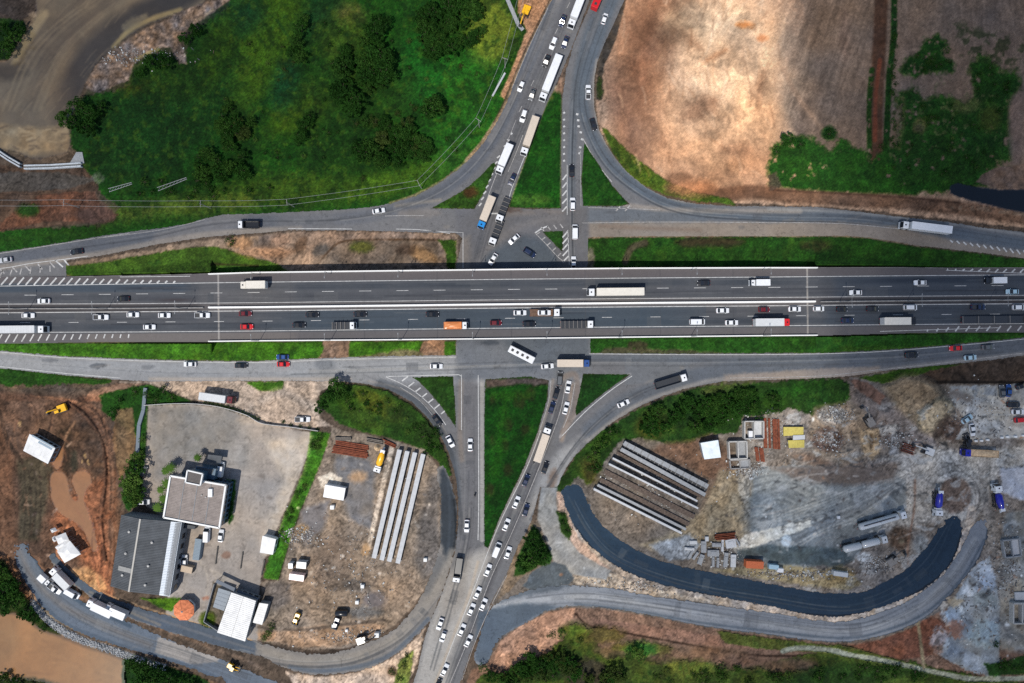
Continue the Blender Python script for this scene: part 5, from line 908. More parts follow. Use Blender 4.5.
def make_car(kind, colour, loc, rz, pitch=0):
    L, hw, zb, zr, br0, br1, tr0, tr1, zh_ = CARS[kind]; m = pm(colour); root = empty('parked_car' if False else 'car' if kind in ('car', 'hatchback', 'suv', 'minivan') else kind, loc, rz, pitch); h = L / 2
    def body():
        b = MB()
        zt = zb if kind in ('hatchback', 'van', 'suv', 'minivan') else zb - .03
        st_ = [(-h, hw * .78, .38, zt - .22), (-h + .12, hw * .93, .28, zt - .04), (-h + .6, hw, .24, zt), (br1 * .3, hw, .22, zb), (br1, hw, .24, zh_ + .04), (h - .6, hw * .98, .25, zh_ - .06), (h - .12, hw * .9, .3, zh_ - .2), (h, hw * .72, .38, zh_ - .34)]
        b.loft([sect(*t) for t in st_])
        if kind == 'pickup':   # walls of the load bed
            for s in (-1, 1): b.box(((-h + br0) / 2 - .02, s * (hw - .06), zb + .12), (br0 + h - .1, .09, .3))
            b.box((-h + .07, 0, zb + .12), (.09, hw * 1.8, .3))
        bw, tw = hw * .93, hw * .74 if kind != 'van' else hw * .86
        b.loft([[(br0, -bw, zb - .05), (br1, -bw, zb - .05), (br1, bw, zb - .05), (br0, bw, zb - .05)], [(tr0, -tw, zr - .05), (tr1, -tw, zr - .05), (tr1, tw, zr - .05), (tr0, tw, zr - .05)], [(tr0 + .12, -tw + .1, zr), (tr1 - .12, -tw + .1, zr), (tr1 - .12, tw - .1, zr), (tr0 + .12, tw - .1, zr)]])
        for s in (-1, 1): b.box((br1 - .25, s * (hw + .09), zb + .02), (.14, .2, .14))
        return b
    V('body', cached((kind, colour), body, 'body', m, False), root)
    bw, tw = hw * .93, hw * .74 if kind != 'van' else hw * .86
    def quad(p, n, inset=.04, t=.02):
        c = sum((Vector(q) for q in p), Vector()) / 4; n = Vector(n).normalized(); q = [Vector(a) + (c - Vector(a)) * inset + n * .006 for a in p]
        return MB().loft([q, [a + n * t for a in q]])
    zl, zt_ = zb + .02, zr - .07
    def at(t): return br0 + (tr0 - br0) * t, br1 + (tr1 - br1) * t, bw + (tw - bw) * t
    r0, f0, w0 = at(.07); r1, f1, w1 = at(.95)
    V('windshield', cached((kind, 'ws'), lambda: quad([(f0, -w0, zl), (f0, w0, zl), (f1, w1, zt_), (f1, -w1, zt_)], (zt_ - zl, 0, f0 - f1 + .01)), 'windshield', glass), root)
    V('rear_window', cached((kind, 'rw'), lambda: quad([(r0, w0, zl), (r0, -w0, zl), (r1, -w1, zt_), (r1, w1, zt_)], (-(zt_ - zl), 0, r1 - r0 + .01), .07), 'rear_window', glass), root)
    if not (kind == 'van'):
        for s in (-1, 1): V('side_window', cached((kind, 'sw', s), lambda: quad([(r0, s * w0, zl), (f0, s * w0, zl), (f1, s * w1, zt_), (r1, s * w1, zt_)], (0, s * (zt_ - zl), w0 - w1), .1), 'side_window', glass), root)
    else:
        for s in (-1, 1): V('side_window', cached((kind, 'sw', s), lambda: quad([(f0 - 1.2, s * w0, zl), (f0, s * w0, zl), (f1, s * w1, zt_), (f1 - .5, s * w1, zt_)], (0, s * (zt_ - zl), w0 - w1), .1), 'side_window', glass), root)
    for s in (-1, 1):
        V('headlight', cached('hl', lambda: MB().cbox((0, 0, 0), (.2, .34, .16), .04), 'headlight', lampw), root, (h - .17, s * hw * .68, zh_ - .27))
        V('tail_light', cached('tl', lambda: MB().cbox((0, 0, 0), (.12, .26, .2), .03), 'tail_light', lampr), root, (-h + .06, s * hw * .70, zb - .24))
    if kind == 'pickup': V('load_bed', cached('bed', lambda: MB().box((0, 0, 0), (1.6, 1.5, .04)), 'load_bed', chas), root, ((-h + br0) / 2, 0, zb + .02))
    wheels(root, (-h + .82, h - .85), .32, .22, hw - .12)
    return root
def cab(root, x, colour, ln=2.1, hgt=2.9, sleeper=True, w=2.4):
    """lorry cab whose front is at x"""
    m = pm(colour)
    def body():
        b = MB(); z0 = .55
        def rg(xx, hw_, zt, k=.15): return [(xx, -hw_, z0), (xx, -hw_, zt - k), (xx, -hw_ + k, zt), (xx, hw_ - k, zt), (xx, hw_, zt - k), (xx, hw_, z0)]
        b.loft([rg(-ln, w / 2, hgt), rg(-.62, w / 2, hgt + .05), rg(-.5, w / 2 - .02, hgt - .05), rg(-.04, w / 2 - .06, 1.6), rg(0, w / 2 - .1, 1.45)])
        return b
    V('cab', cached(('cab', colour, ln, hgt), body, 'cab', m), root, (x, 0, 0))
    V('windshield', cached(('cws', hgt), lambda: MB().loft([[(-.03, -1.02, 1.64), (-.03, 1.02, 1.64), (-.47, .98, hgt - .1), (-.47, -.98, hgt - .1)], [(.02, -1.02, 1.68), (.02, 1.02, 1.68), (-.42, .98, hgt - .06), (-.42, -.98, hgt - .06)]]), 'windshield', glass), root, (x, 0, 0))
    for s in (-1, 1):
        V('side_window', cached(('csw', s), lambda: MB().box((0, 0, 0), (.75, .03, .6)), 'side_window', glass), root, (x - .75, s * (w / 2 + .01), 1.95))
        V('mirror', cached('mir', lambda: MB().cbox((0, 0, 0), (.12, .22, .5), .03), 'mirror', chas), root, (x - .12, s * (w / 2 + .16), 2.0))
        V('headlight', cached('thl', lambda: MB().cbox((0, 0, 0), (.08, .4, .2), .02), 'headlight', lampw), root, (x + .0, s * .85, .82))
    V('roof_hatch', cached('rh', lambda: MB().cbox((0, 0, 0), (.5, .5, .06), .02), 'roof_hatch', glass), root, (x - ln * .55, 0, hgt + .05))
def trailer_box(root, x0, x1, colour, w=2.55, z0=1.15, z1=3.8):
    c = ((x0 + x1) / 2, 0, 0)
    def f_():
        b = MB(); b.cbox((0, 0, (z0 + z1) / 2), (x1 - x0, w, z1 - z0), .05); n = int((x1 - x0) / .9)
        for i in range(1, n): b.box((-(x1 - x0) / 2 + (x1 - x0) * i / n, 0, z1 + .008), (.05, w * .98, .02))
        for s in (-1, 1): b.box((0, s * (w / 2 - .02), z1 + .01), (x1 - x0 - .05, .08, .05))
        return b
    V('cargo_box', cached(('tb', round(x1 - x0, 2), colour, z0, z1, w), f_, 'cargo_box', pm(colour)), root, c)
    V('rear_doors', cached(('rd', w, z0, z1), lambda: MB().box((0, 0, 0), (.05, w * .9, (z1 - z0) * .9)), 'rear_doors', mat('trailer_door', (.5, .5, .5), .5)), root, (x0 - .03, 0, (z0 + z1) / 2))
def chassis(root, x0, x1):
    def f_():
        b = MB()
        for s in (-1, 1): b.box((0, s * .45, .85), (x1 - x0, .16, .3)); b.box((0, s * .95, .65), ((x1 - x0) * .25, .4, .4))
        for i in range(4): b.box((-(x1 - x0) * .45 + (x1 - x0) * .3 * i, 0, .85), (.12, .8, .2))
        return b
    V('chassis', cached(('ch', round(x1 - x0, 2)), f_, 'chassis', chas), root, ((x0 + x1) / 2, 0, 0))
def make_truck(kind, name, L, cabc, cargo, loc, rz, pitch=0):
    root = empty(name, loc, rz, pitch); h = L / 2; hg = 2.7 if L < 9 else 3.1; ln = 1.9 if L < 9 else 2.3
    small = L < 6.8
    if small: hg, ln = 2.2, 1.6
    if kind == 'bus':
        def bb():
            b = MB(); b.cbox((0, 0, 1.75), (L, 2.5, 2.7), .18); return b
        V('body', cached(('bus', L, cabc), bb, 'body', pm(cabc)), root)
        V('windshield', cached('bws', lambda: MB().box((0, 0, 0), (.06, 2.1, 1.1)), 'windshield', glass), root, (h + .02, 0, 2.2))
        for s in (-1, 1): V('side_window', cached(('bsw', L), lambda: MB().box((0, 0, 0), (L * .86, .04, .8)), 'side_window', glass), root, (-.1, s * 1.26, 2.25))
        for i in range(4): V('roof_vent', cached('bv', lambda: MB().cbox((0, 0, 0), (.9, .9, .14), .04), 'roof_vent', chas), root, (-h + L * (.14 + .2 * i), 0, 3.16))
        wheels(root, (-h + 2.2, h - 2.2), .48, .3, 1.05); return root
    cab(root, h, cabc, ln, hg, w=2.4 if not small else 2.0)
    b0, b1 = -h, h - ln - .35
    semi = L >= 13
    if semi: b1 = h - ln - .7
    chassis(root, -h + .1, h - ln * .3)
    if kind == 'box': trailer_box(root, b0, b1, cargo, 2.55 if not small else 2.1, 1.15 if not small else .95, (3.8 if not small else 2.7) if L < 10 else 3.9)
    elif kind == 'flat':
        V('flatbed', cached(('fl', round(b1 - b0, 2), cargo), lambda: MB().box((0, 0, 1.2), (b1 - b0, 2.45, .14)).box(((b1 - b0) / 2 - .04, 0, 1.7), (.1, 2.4, .9)), 'flatbed', pm(cargo)), root, ((b0 + b1) / 2, 0, 0))
        if cargo in ('dark grey', 'rust', 'black'):
            n = int((b1 - b0) / (1.3 if L < 20 else 5.5))
            for i in range(n + 1): V('stake', cached('stk', lambda: MB().box((0, 0, 0), (.12, 2.5, .12)).box((0, 1.2, -.2), (.1, .08, .5)).box((0, -1.2, -.2), (.1, .08, .5)), 'stake', pm('dusty grey')), root, (b0 + .1 + (b1 - b0 - .2) * i / n, 0, 1.75))
    elif kind in ('dump', 'sandtruck'):
        def f_():
            b = MB(); l = b1 - b0
            b.box((0, 0, 1.25), (l, 2.4, .2))
            for s in (-1, 1): b.box((0, s * 1.2, 1.85), (l, .1, 1.1))
            b.box((l / 2, 0, 1.95), (.1, 2.4, 1.3)); b.box((-l / 2, 0, 1.85), (.1, 2.4, 1.1)); return b
        V('tipper_body', cached(('dp', round(b1 - b0, 2), cargo), f_, 'tipper_body', pm(cargo)), root, ((b0 + b1) / 2, 0, 0))
        if cargo in ('orange', 'sand'):
            def g_():
                b = MB(); l = b1 - b0 - .2; n = 8; vs = []; fs = []
                for i in range(n + 1):
                    for j in range(5): e = min(i, n - i, j * 2, (4 - j) * 2) ; vs.append((-l / 2 + l * i / n, -1.1 + 2.2 * j / 4, 2.2 + .14 * min(e, 3) + random.uniform(-.05, .05)))
                for i in range(n):
                    for j in range(4): fs.append((i * 5 + j, (i + 1) * 5 + j, (i + 1) * 5 + j + 1, i * 5 + j + 1))
                return b.add(vs, fs)
            V('load', cached(('ld', round(b1 - b0, 2), cargo), g_, 'load', pm('orange' if cargo == 'orange' else 'sand')), root, ((b0 + b1) / 2, 0, 0))
    elif kind == 'tanker':
        def f_():
            b = MB(); l = b1 - b0; n = 16; rings = []
            for x, r in ((-l / 2, .5), (-l / 2 + .2, 1.0), (-l / 2 + .6, 1.2), (l / 2 - .6, 1.2), (l / 2 - .2, 1.0), (l / 2, .5)): rings.append([(x, math.cos(a) * r, 2.3 + math.sin(a) * r) for a in [2 * math.pi * i / n for i in range(n)]])
            b.loft(rings)
            for i in range(3): b.bar((-l / 3 + i * l / 3, 0, 3.4), (-l / 3 + i * l / 3, 0, 3.62), .3, 10)
            return b
        V('tank', cached(('tk', round(b1 - b0, 2), cargo), f_, 'tank', pm(cargo), True), root, ((b0 + b1) / 2, 0, 0))
        V('catwalk', cached(('cw', round(b1 - b0, 2)), lambda: MB().box((0, 0, 0), ((b1 - b0) * .8, .35, .05)), 'catwalk', chas), root, ((b0 + b1) / 2, .45, 3.5))
    elif kind == 'silo':     # bulk tanker with two hopper bellies
        for s in (-1, 1):
            def f_():
                b = MB(); l = (b1 - b0) / 2 - .1; n = 12
                return b.loft([[(x, math.cos(a) * r, 2.5 + math.sin(a) * r) for a in [2 * math.pi * i / n for i in range(n)]] for x, r in ((-l / 2, .55), (-l / 2 + .5, 1.2), (l / 2 - .5, 1.2), (l / 2, .55))])
            V('tank', cached(('sl', round(b1 - b0, 2), cargo), f_, 'tank', pm(cargo), True), root, ((b0 + b1) / 2 + s * (b1 - b0) / 4, 0, 0))
    elif kind == 'mixer':
        def f_():
            b = MB(); n = 14; l = b1 - b0
            return b.loft([[(x, math.cos(a) * r, z + math.sin(a) * r) for a in [2 * math.pi * i / n for i in range(n)]] for x, r, z in ((-l / 2 + .5, .5, 3.0), (-l / 2 + 1.2, .85, 2.85), (-l * .05, 1.18, 2.5), (l / 2 - 1.2, 1.1, 2.3), (l / 2 - .5, .6, 2.2))])
        V('mixer_drum', cached(('mx', round(b1 - b0, 2), cargo), f_, 'mixer_drum', pm(cargo), True), root, ((b0 + b1) / 2, 0, 0))
        V('hopper', cached('hop', lambda: MB().box((0, 0, 0), (.9, 1.3, .7), top=(1.2, 1.2)), 'hopper', pm('white')), root, (b0 + .5, 0, 3.2)); V('chute', cached('chu', lambda: MB().box((0, 0, 0), (1.1, .5, .2)), 'chute', pm('pale grey')), root, (b0 - .3, 0, 2.0))
        V('water_tank', cached('wtk', lambda: MB().cbox((0, 0, 0), (.5, 2.2, 1.2), .08), 'water_tank', pm('white')), root, (b1 - .1, 0, 2.0))
    if semi: wheels(root, (-h + 1.2, -h + 2.4, -h + 3.6, h - ln - .9, h - 1.2), .5, .3, 1.08)
    elif small: wheels(root, (-h + 1.2, h - .9), .4, .25, .88)
    else: wheels(root, (-h + 1.4, -h + 2.7, h - 1.2), .5, .3, 1.08)
    for s in (-1, 1): V('tail_light', cached('ttl', lambda: MB().box((0, 0, 0), (.06, .4, .15)), 'tail_light', lampr), root, (-h - .04, s * .95, .95))
    return root

ZONE = {'hu': ("on the highway's upper carriageway", 180, 'x'), 'hl': ("on the highway's lower carriageway", 0, 'x'), 'na': ('on the diagonal road north of the flyover', 249, 'y'), 'nb': ('on the curving road at top centre', 265, 'y'),
    'ix': ('at the crossing just above the flyover', 240, 'y'), 'is': ('at the crossing just below the flyover', 0, 'x'), 'wc': ('on the upper left slip road', 190, 'x'), 'ec': ('on the upper right slip road', 173, 'x'),
    'sw': ('on the lower left slip road', 0, 'x'), 'lr': ('on the curved ramp right of the green mound', -60, 'y'), 'se': ('on the lower right slip road', 3, 'x'), 'cs': ('on the straight street below the flyover', 270, 'y'),
    'ds': ('on the diagonal street below the flyover', 66, 'y'), 'oy': ('in the office yard', 0, 'y'), 'ly': ('in the left casting yard', 0, 'y'), 'ry': ('in the right gravel parking yard', 0, 'y'), 'rb': ('on the unfinished road by the brown river', -38, 'x'), 'dl': ('on the dusty lay-by above the office yard', 0, 'x'), 'ps': ('on the right building site', 0, 'x')}
# zone kind colour u v [heading] [length cargo name]
VEH = """hu car white 43 301
hu car black 123 298.7
hu box cream 253.5 285 180 9.2 cream box_truck
hu box white 615.5 292 180 19.0 cream semi_truck
hu car black 704 283
hu box white 759.5 282.7 180 6.7 white box_truck
hu car white 856 292.5
hu car white 920.5 282.6
hu box black 996 280.4 180 6.6 white box_truck
hu car light_blue 1013 291.6
hl car white 27.5 315.5
hl pickup white 101 317.2
hl box white 4 329.6 0 29 pale_grey semi_truck
hl car white 132.5 314.7
hl car white 164 315.3
hl car white 149 327
hl pickup white 202.5 315.3
hl car dark_red 245 313.5
hl car red 246.5 326.7
hl car black 312 314.7
hl car black 298.8 325
hl flat white 343.5 325.6 0 8.2 dark_grey flatbed_truck
hl car black 360 314.2
hl car black 432.3 314.3
hl dump white 456 325.5 0 8.2 orange dump_truck
hl hatchback dark_red 496 322.8
hl car white 520 312.7
hl flat white 545.5 312.6 0 10.4 brown tow_truck
hl car black 529.3 323.9
hl flat white 577.5 324.4 0 11.4 dark_grey flatbed_truck
hl car white 723 310.5
hl van white 697.3 321.8
hl car white 732 322.6
hl hatchback dark_red 764.5 309.5
hl box red 772 322.4 0 12.4 pale_grey box_truck
hl car white 795 309
hl hatchback white 819 308.7
hl hatchback black 842.3 309.2
hl car black 873 308.8
hl car dark_blue 848 320.5
hl box black 898.5 321.2 0 12.2 cream box_truck
hl minivan white 910.5 307.4
hl pickup dark_blue 978.5 307
hl flat dark_grey 1000 319.4 0 25 dark_grey road_train
hl suv white 1019.5 307.3
na box white 579.5 3 249 17.5 white semi_truck
na car dark_blue 562.7 20.2 250
na car dark_blue 565.3 41.8 250
na suv white 553.5 42.8 248
na car black 546.5 60.5 248
na box white 550.5 78 248.5 16.2 white semi_truck
na hatchback white 521.2 86 246
na car grey 532.2 94.2 250
na suv white 523.6 115.6 252
na box white 529.6 136 251 13.6 beige semi_truck
na box white 504.2 159 247 10.6 white box_truck
na car dark_blue 512.2 179.3 245
na box bright_blue 486.4 212.5 248 11.6 beige box_truck
na flat white 503 209.5 249 9 dark_grey flatbed_truck
na flat white 496 232.5 249 9 dark_grey flatbed_truck
ix car white 514 239 222
ix car white 493 259 238
ix suv dark_blue 529.5 252.6 -32
nb bus red 599.3 -4 66 9
nb hatchback white 604.6 18.3 72
nb pickup white 588.3 92 90
nb car black 593.5 124 -74
nb car black 571.8 170.3 90
nb suv white 572.7 204 90
nb van white 575 232 90
nb car white 573.7 262.5 90
wc car white 378.5 210.7 10
wc car black 76 251.6 188
wc car silver 5 259.8 188
wc dump white 247.5 224.4 180 7.4 black dump_truck
ec box white 925.5 227.6 173 17 white semi_truck
sw car white 189.5 364.2 180
sw car black 240.8 365.5 0
sw car blue 282.3 357 180
sw car red 283 364.2 0
sw car white 436.2 366.3 0
lr car black 437.2 420.4 -52
lr car white 450.2 441.5 -63
cs car white 470.2 445 90
cs car white 466.7 526.3 268
cs dump white 457.5 571 262 8.6 dark_grey dump_truck
is bus white 521.5 354.5 -27 9.6
is car white 547.5 366.2 5
is box blue 573.8 363.2 0 11.6 beige box_truck
ds minivan grey 559.8 378.5 85
ds car black 556.3 393.3 74
ds car dark_blue 552 407.5 72
ds car white 568.2 387 80
ds car white 566 408.2 76
ds box white 542.6 444 71 12.6 beige box_truck
ds car black 545.3 467.8 70
ds car dark_blue 526 480.5 68
ds car white 516.3 502.5 68
ds car dark_blue 526 510.2 74
ds car white 506.3 525 68
ds van white 496.8 549.8 68
ds car white 508 553 72
ds car white 487.8 570.5 68
ds car white 477.4 593.3 66
ds car white 483.3 604.8 66
ds car white 471.3 609.8 66
ds car white 461.8 630.3 66
ds car white 468.3 641.2 64
ds car white 444.6 670.3 64
ds hatchback black 438 684.5 64
cs car white 440 624.4 250
cs hatchback white 443 637 250
se dump white 671.5 381.4 17 11.6 dark_grey dump_truck
se car white 623.5 403.6 24
se suv black 912 355 3
se car red 956.2 348.2 183
se car grey 988.8 347 4
se car light_blue 971 357.6 4
dl box dark_red 217.5 398 -8 11.8 pale_grey box_truck
dl pickup white 302.5 419.4 0
oy minivan white 142.5 502 0
oy van white 220.8 469.5 82
oy van white 206.8 534.5 87
oy car white 220.5 536 83
oy hatchback grey 143.5 471.8 70
oy hatchback white 179.5 560.5 85
oy hatchback white 184.5 560.7 88
oy hatchback dark_blue 174.5 581 70
ly mixer white 379.7 461.5 252 8.6 yellow concrete_mixer_truck
ry car grey 1002.7 391.5 95
ry car blue 1009.2 390.6 88
ry hatchback black 1022 386 20
ry suv black 1014.2 404.7 0
ry car white 1018.5 412 0
ry suv red 1021.5 419.8 5
ry car light_blue 967.6 419.2 34
ry car white 972.8 430 -82
ps sandtruck royal_blue 981 453.5 177 12.4 sand dump_truck
ps mixer white 939 503.5 268 9.2 royal_blue concrete_mixer_truck
ps mixer white 999.2 497.5 98 9.2 royal_blue concrete_mixer_truck
ps tanker white 883 520.7 16 17.2 pale_grey tank_truck
ps silo pale_grey 865.5 544 14 16 pale_grey tank_truck
rb box white 45 580 -42 4.6 white box_truck
rb pickup white 54.3 588.8 -38
rb box white 60.3 577.6 135 9 pale_grey box_truck
rb van white 72.3 593.5 -30
rb box white 100 607.5 155 10 white box_truck
rb box white 115.6 611.4 157 8 white box_truck"""
CATS = {'car': 'car', 'hatchback': 'car', 'suv': 'car', 'minivan': 'minivan', 'pickup': 'pickup', 'van': 'van', 'bus': 'bus'}
OVER = {('hu', 615.5): 'long cream semi-trailer truck with white cab on the highway near the crossing', ('hl', 4): 'very long pale grey semi-trailer truck leaving the left edge of the highway', ('hl', 772): 'pale box truck with a red cab on the lower carriageway',
    ('na', 503): 'upper flatbed truck of the two queuing beside the blue-cabbed truck', ('na', 496): 'lower flatbed truck of the two queuing beside the blue-cabbed truck', ('hl', 1000): 'long dark road train with empty trailers at the right end of the highway', ('na', 486.4): 'box truck with a bright blue cab waiting above the flyover', ('nb', 599.3): 'red bus at the top edge of the picture', ('ec', 925.5): 'long white semi-trailer truck on the upper right slip road',
    ('is', 521.5): 'white bus with four dark roof vents turning below the flyover', ('ly', 379.7): 'concrete mixer truck with a yellow drum beside the long beams', ('ps', 939): 'concrete mixer truck with royal blue drum by the round dirt patch', ('ps', 999.2): 'concrete mixer truck with royal blue drum beside the grey gravel heap at right',
    ('ps', 883): 'long white tank truck, upper of the two tankers on the building site', ('ps', 865.5): 'pale double-bellied tank truck, lower of the two tankers on the building site', ('ps', 981): 'royal blue dump truck loaded with sand below the row of white stones', ('dl', 217.5): 'pale box truck with dark red cab parked beside the clipped hedge',
    ('hl', 545.5): 'brown-bedded tow truck with white cab carrying a white car', ('hl', 456): 'dump truck with orange load and white cab on the highway', ('na', 579.5): 'white semi-trailer truck at the top edge of the diagonal road', ('na', 550.5): 'white semi-trailer truck halfway down the diagonal road, beside the dark median', ('na', 529.6): 'beige semi-trailer truck beside the tip of the grass triangle'}
ORD = ['first', 'second', 'third', 'fourth', 'fifth', 'sixth', 'seventh', 'eighth', 'ninth', 'tenth', 'eleventh', 'twelfth', 'thirteenth', 'fourteenth', 'fifteenth', 'sixteenth', 'seventeenth', 'eighteenth', 'nineteenth', 'twentieth']
rows = []
for ln_ in VEH.splitlines():
    t = ln_.split(); z, kind, c, u, v = t[0], t[1], t[2].replace('_', ' '), float(t[3]), float(t[4]); hd = float(t[5]) if len(t) > 5 else ZONE[z][1]
    rows.append(dict(z=z, kind=kind, c=c, u=u, v=v, hd=hd, L=float(t[6]) if len(t) > 6 else None, cargo=t[7].replace('_', ' ') if len(t) > 7 else None, name=t[8] if len(t) > 8 else None))
for r in rows:
    r['cat'] = CATS.get(r['kind']) or r['name'].replace('_', ' ')
    r['desc'] = f"{r['c']} {r['cat']}" if r['kind'] in CATS else f"{r['c']}-cabbed {r['cat']}" if not r['cargo'] or r['c'] == r['cargo'] else f"{r['cargo']} {r['cat']}, {r['c']} cab,"
for r in rows:
    same = sorted([q for q in rows if q['z'] == r['z'] and q['desc'] == r['desc']], key=lambda q: q['u'] if ZONE[r['z']][2] == 'x' else q['v'])
    k = same.index(r); e = 'left' if ZONE[r['z']][2] == 'x' else 'top'
    r['label'] = OVER.get((r['z'], r['u'])) or (f"{r['desc']} {ZONE[r['z']][0]}" if len(same) == 1 else f"{ORD[k]} {r['desc']} from the {e} {ZONE[r['z']][0]}")
    if len(same) == 1 and not OVER.get((r['z'], r['u'])): r['label'] = 'only ' + r['label']
for r in rows:
    hw_ = r['z'] in ('hu', 'hl'); gz_ = float(zhw(r['u'])) + .035 if hw_ else .075
    if not hw_ and r['z'] in ('oy', 'ly', 'ry', 'ps', 'dl', 'rb'):
        gz_ = float(G.Z[int(round(r['v'])) + 60, int(round(r['u'])) + 60]) + .06 if r['z'] != 'rb' else .06
        gz_ = max(gz_, .0)
    hh = 1.3 if r['L'] is None else 3.2 if r['L'] > 7 else 2.4
    x, y, _ = P(r['u'], r['v'], gz_ + hh * .75); a = math.radians(r['hd']); pitch = 0
    if hw_:
        s = float(zhw(r['u'] + 4) - zhw(r['u'] - 4)) / (8 * S); pitch = -math.atan(s) * (1 if r['z'] == 'hl' else -1)
        a += .0095
    r['root'] = make_car(r['kind'], r['c'], (x, y, gz_), a, pitch) if r['L'] is None else make_truck(r['kind'], r['name'] or 'bus', r['L'], r['c'], r['cargo'], (x, y, gz_), a, pitch)
    tag(r['root'], r['label'], r['cat'], {'hu': 'traffic on the highway', 'hl': 'traffic on the highway', 'ry': 'vehicles parked in the yards', 'oy': 'vehicles parked in the yards', 'rb': 'white vehicles on the unfinished road'}.get(r['z'], 'traffic on the lower roads'))
# white car carried by the tow truck
x, y, _ = P(545.5, 312.6, 8); o = make_car('car', 'white', (x - .4, y, float(zhw(545)) + 1.31), .0095); tag(o, 'white car carried on the bed of the brown tow truck', 'car', 'traffic on the highway')
for (u, v, a, lb) in [(475, 494.5, 90, 'small motorcycle with dark rider riding up the straight street'), (534, 461.5, 70, 'small motorcycle with dark rider behind the beige box truck')]:
    x, y, _ = P(u, v); r = empty('motorcycle', (x, y, .07), math.radians(a)); tag(r, lb, 'motorcycle', 'motorcycles on the streets')
    wheels_ = cached(('mw',), lambda: wheel_mb(.3, .12), 'wheel', rubber, True); V('wheel', wheels_, r, (-.65, 0, .3)); V('wheel', wheels_, r, (.65, 0, .3))
    V('frame', cached('mf', lambda: MB().box((0, 0, .55), (.8, .25, .3)).bar((.35, 0, .6), (.65, 0, .3), .05).bar((.3, -.35, 1.0), (.3, .35, 1.0), .03).box((-.35, 0, .78), (.6, .26, .1)), 'frame', chas), r)
    p = V('person', cached('rider', lambda: MB().loft([[(cx_ + math.cos(t) * rx_, math.sin(t) * ry_, z) for t in [i * math.pi / 4 for i in range(8)]] for cx_, rx_, ry_, z in ((-.2, .2, .18, .8), (-.18, .16, .2, 1.1), (-.08, .15, .25, 1.35), (-.04, .06, .07, 1.45), (-.02, .13, .13, 1.55), (0, .12, .12, 1.68), (0, .04, .04, 1.76))]).bar((-.05, .2, 1.3), (.3, .3, 1.02), .06, 6, .04).bar((-.05, -.2, 1.3), (.3, -.3, 1.02), .06, 6, .04).bar((-.15, .15, .82), (.25, .2, .75), .09, 6, .07).bar((.25, .2, .75), (.1, .2, .35), .07, 6, .05).bar((-.15, -.15, .82), (.25, -.2, .75), .09, 6, .07).bar((.25, -.2, .75), (.1, -.2, .35), .07, 6, .05), 'rider', mat('dark_cloth', (.03, .03, .04), .9), True), r)
# ================================================================== buildings and site objects
roofg = mat('fibre_cement_roof', (.25, .215, .195), .9, var=.18, scale=.6); roofd = mat('dark_corrugated_roof', (.075, .082, .09), .75, var=.25, scale=.35)
roofw = mat('white_metal_roof', (.66, .66, .65), .5, var=.14, scale=.5, bump=.15, bscale=2); roofl = mat('pale_metal_roof', (.55, .60, .65), .45, var=.08)
wallb = mat('blue_clad_wall', (.045, .10, .16), .35, spec=.5, var=.15); wallg = mat('grey_wall', (.22, .23, .24), .85, var=.15); tilo = mat('orange_tile_roof', (.62, .20, .09), .85, var=.3, scale=1.2)
wbright = mat('white_render', (.75, .75, .73), .7)
def q(pts, z): return [P(u, v, z)[:2] for u, v in pts]
def cen(ps): return (sum(p[0] for p in ps) / len(ps), sum(p[1] for p in ps) / len(ps))
def shrink(ps, d):
    c = cen(ps); out = []
    for x, y in ps:
        l = math.hypot(x - c[0], y - c[1]); out.append((c[0] + (x - c[0]) * (1 - d / l), c[1] + (y - c[1]) * (1 - d / l)))
    return out
def lerp(a, b, t): return tuple(a[i] + (b[i] - a[i]) * t for i in range(len(a)))
def R_(name, label, cat, pts, z, group=None):
    ps = q(pts, z); c = cen(ps); r = empty(name, (c[0], c[1], 0)); tag(r, label, cat, group); return r, ps
def ribs(b, ps, z, n, along=0, h=.06, w=.12):
    """raised seams across the roof quad ps"""
    for i in range(1, n):
        t = i / n
        a, c = (lerp(ps[0], ps[1], t), lerp(ps[3], ps[2], t)) if along == 0 else (lerp(ps[0], ps[3], t), lerp(ps[1], ps[2], t))
        b.beam((*a, z), (*c, z), w, h)
def windows(root, ps, k, z0, z1, n, m=glass, frac=.62):
    """a row of windows in wall k of the outline"""
    a, c = Vector((*ps[k], 0)), Vector((*ps[(k + 1) % len(ps)], 0)); d = c - a; L = d.length; d.normalize(); nrm = Vector((d.y, -d.x, 0))
    cc = Vector((*cen(ps), 0))
    if nrm.dot((a + c) / 2 - cc) < 0: nrm = -nrm
    for i in range(n):
        p = a + d * (L * (i + .5) / n) + nrm * .02; hw_ = L / n * frac / 2
        b = MB(); b.loft([[p - d * hw_ + Vector((0, 0, z0)), p + d * hw_ + Vector((0, 0, z0)), p + d * hw_ + Vector((0, 0, z1)), p - d * hw_ + Vector((0, 0, z1))], [x + nrm * .05 for x in [p - d * hw_ + Vector((0, 0, z0)), p + d * hw_ + Vector((0, 0, z0)), p + d * hw_ + Vector((0, 0, z1)), p - d * hw_ + Vector((0, 0, z1))]]])
        part(b, 'window', m, root)
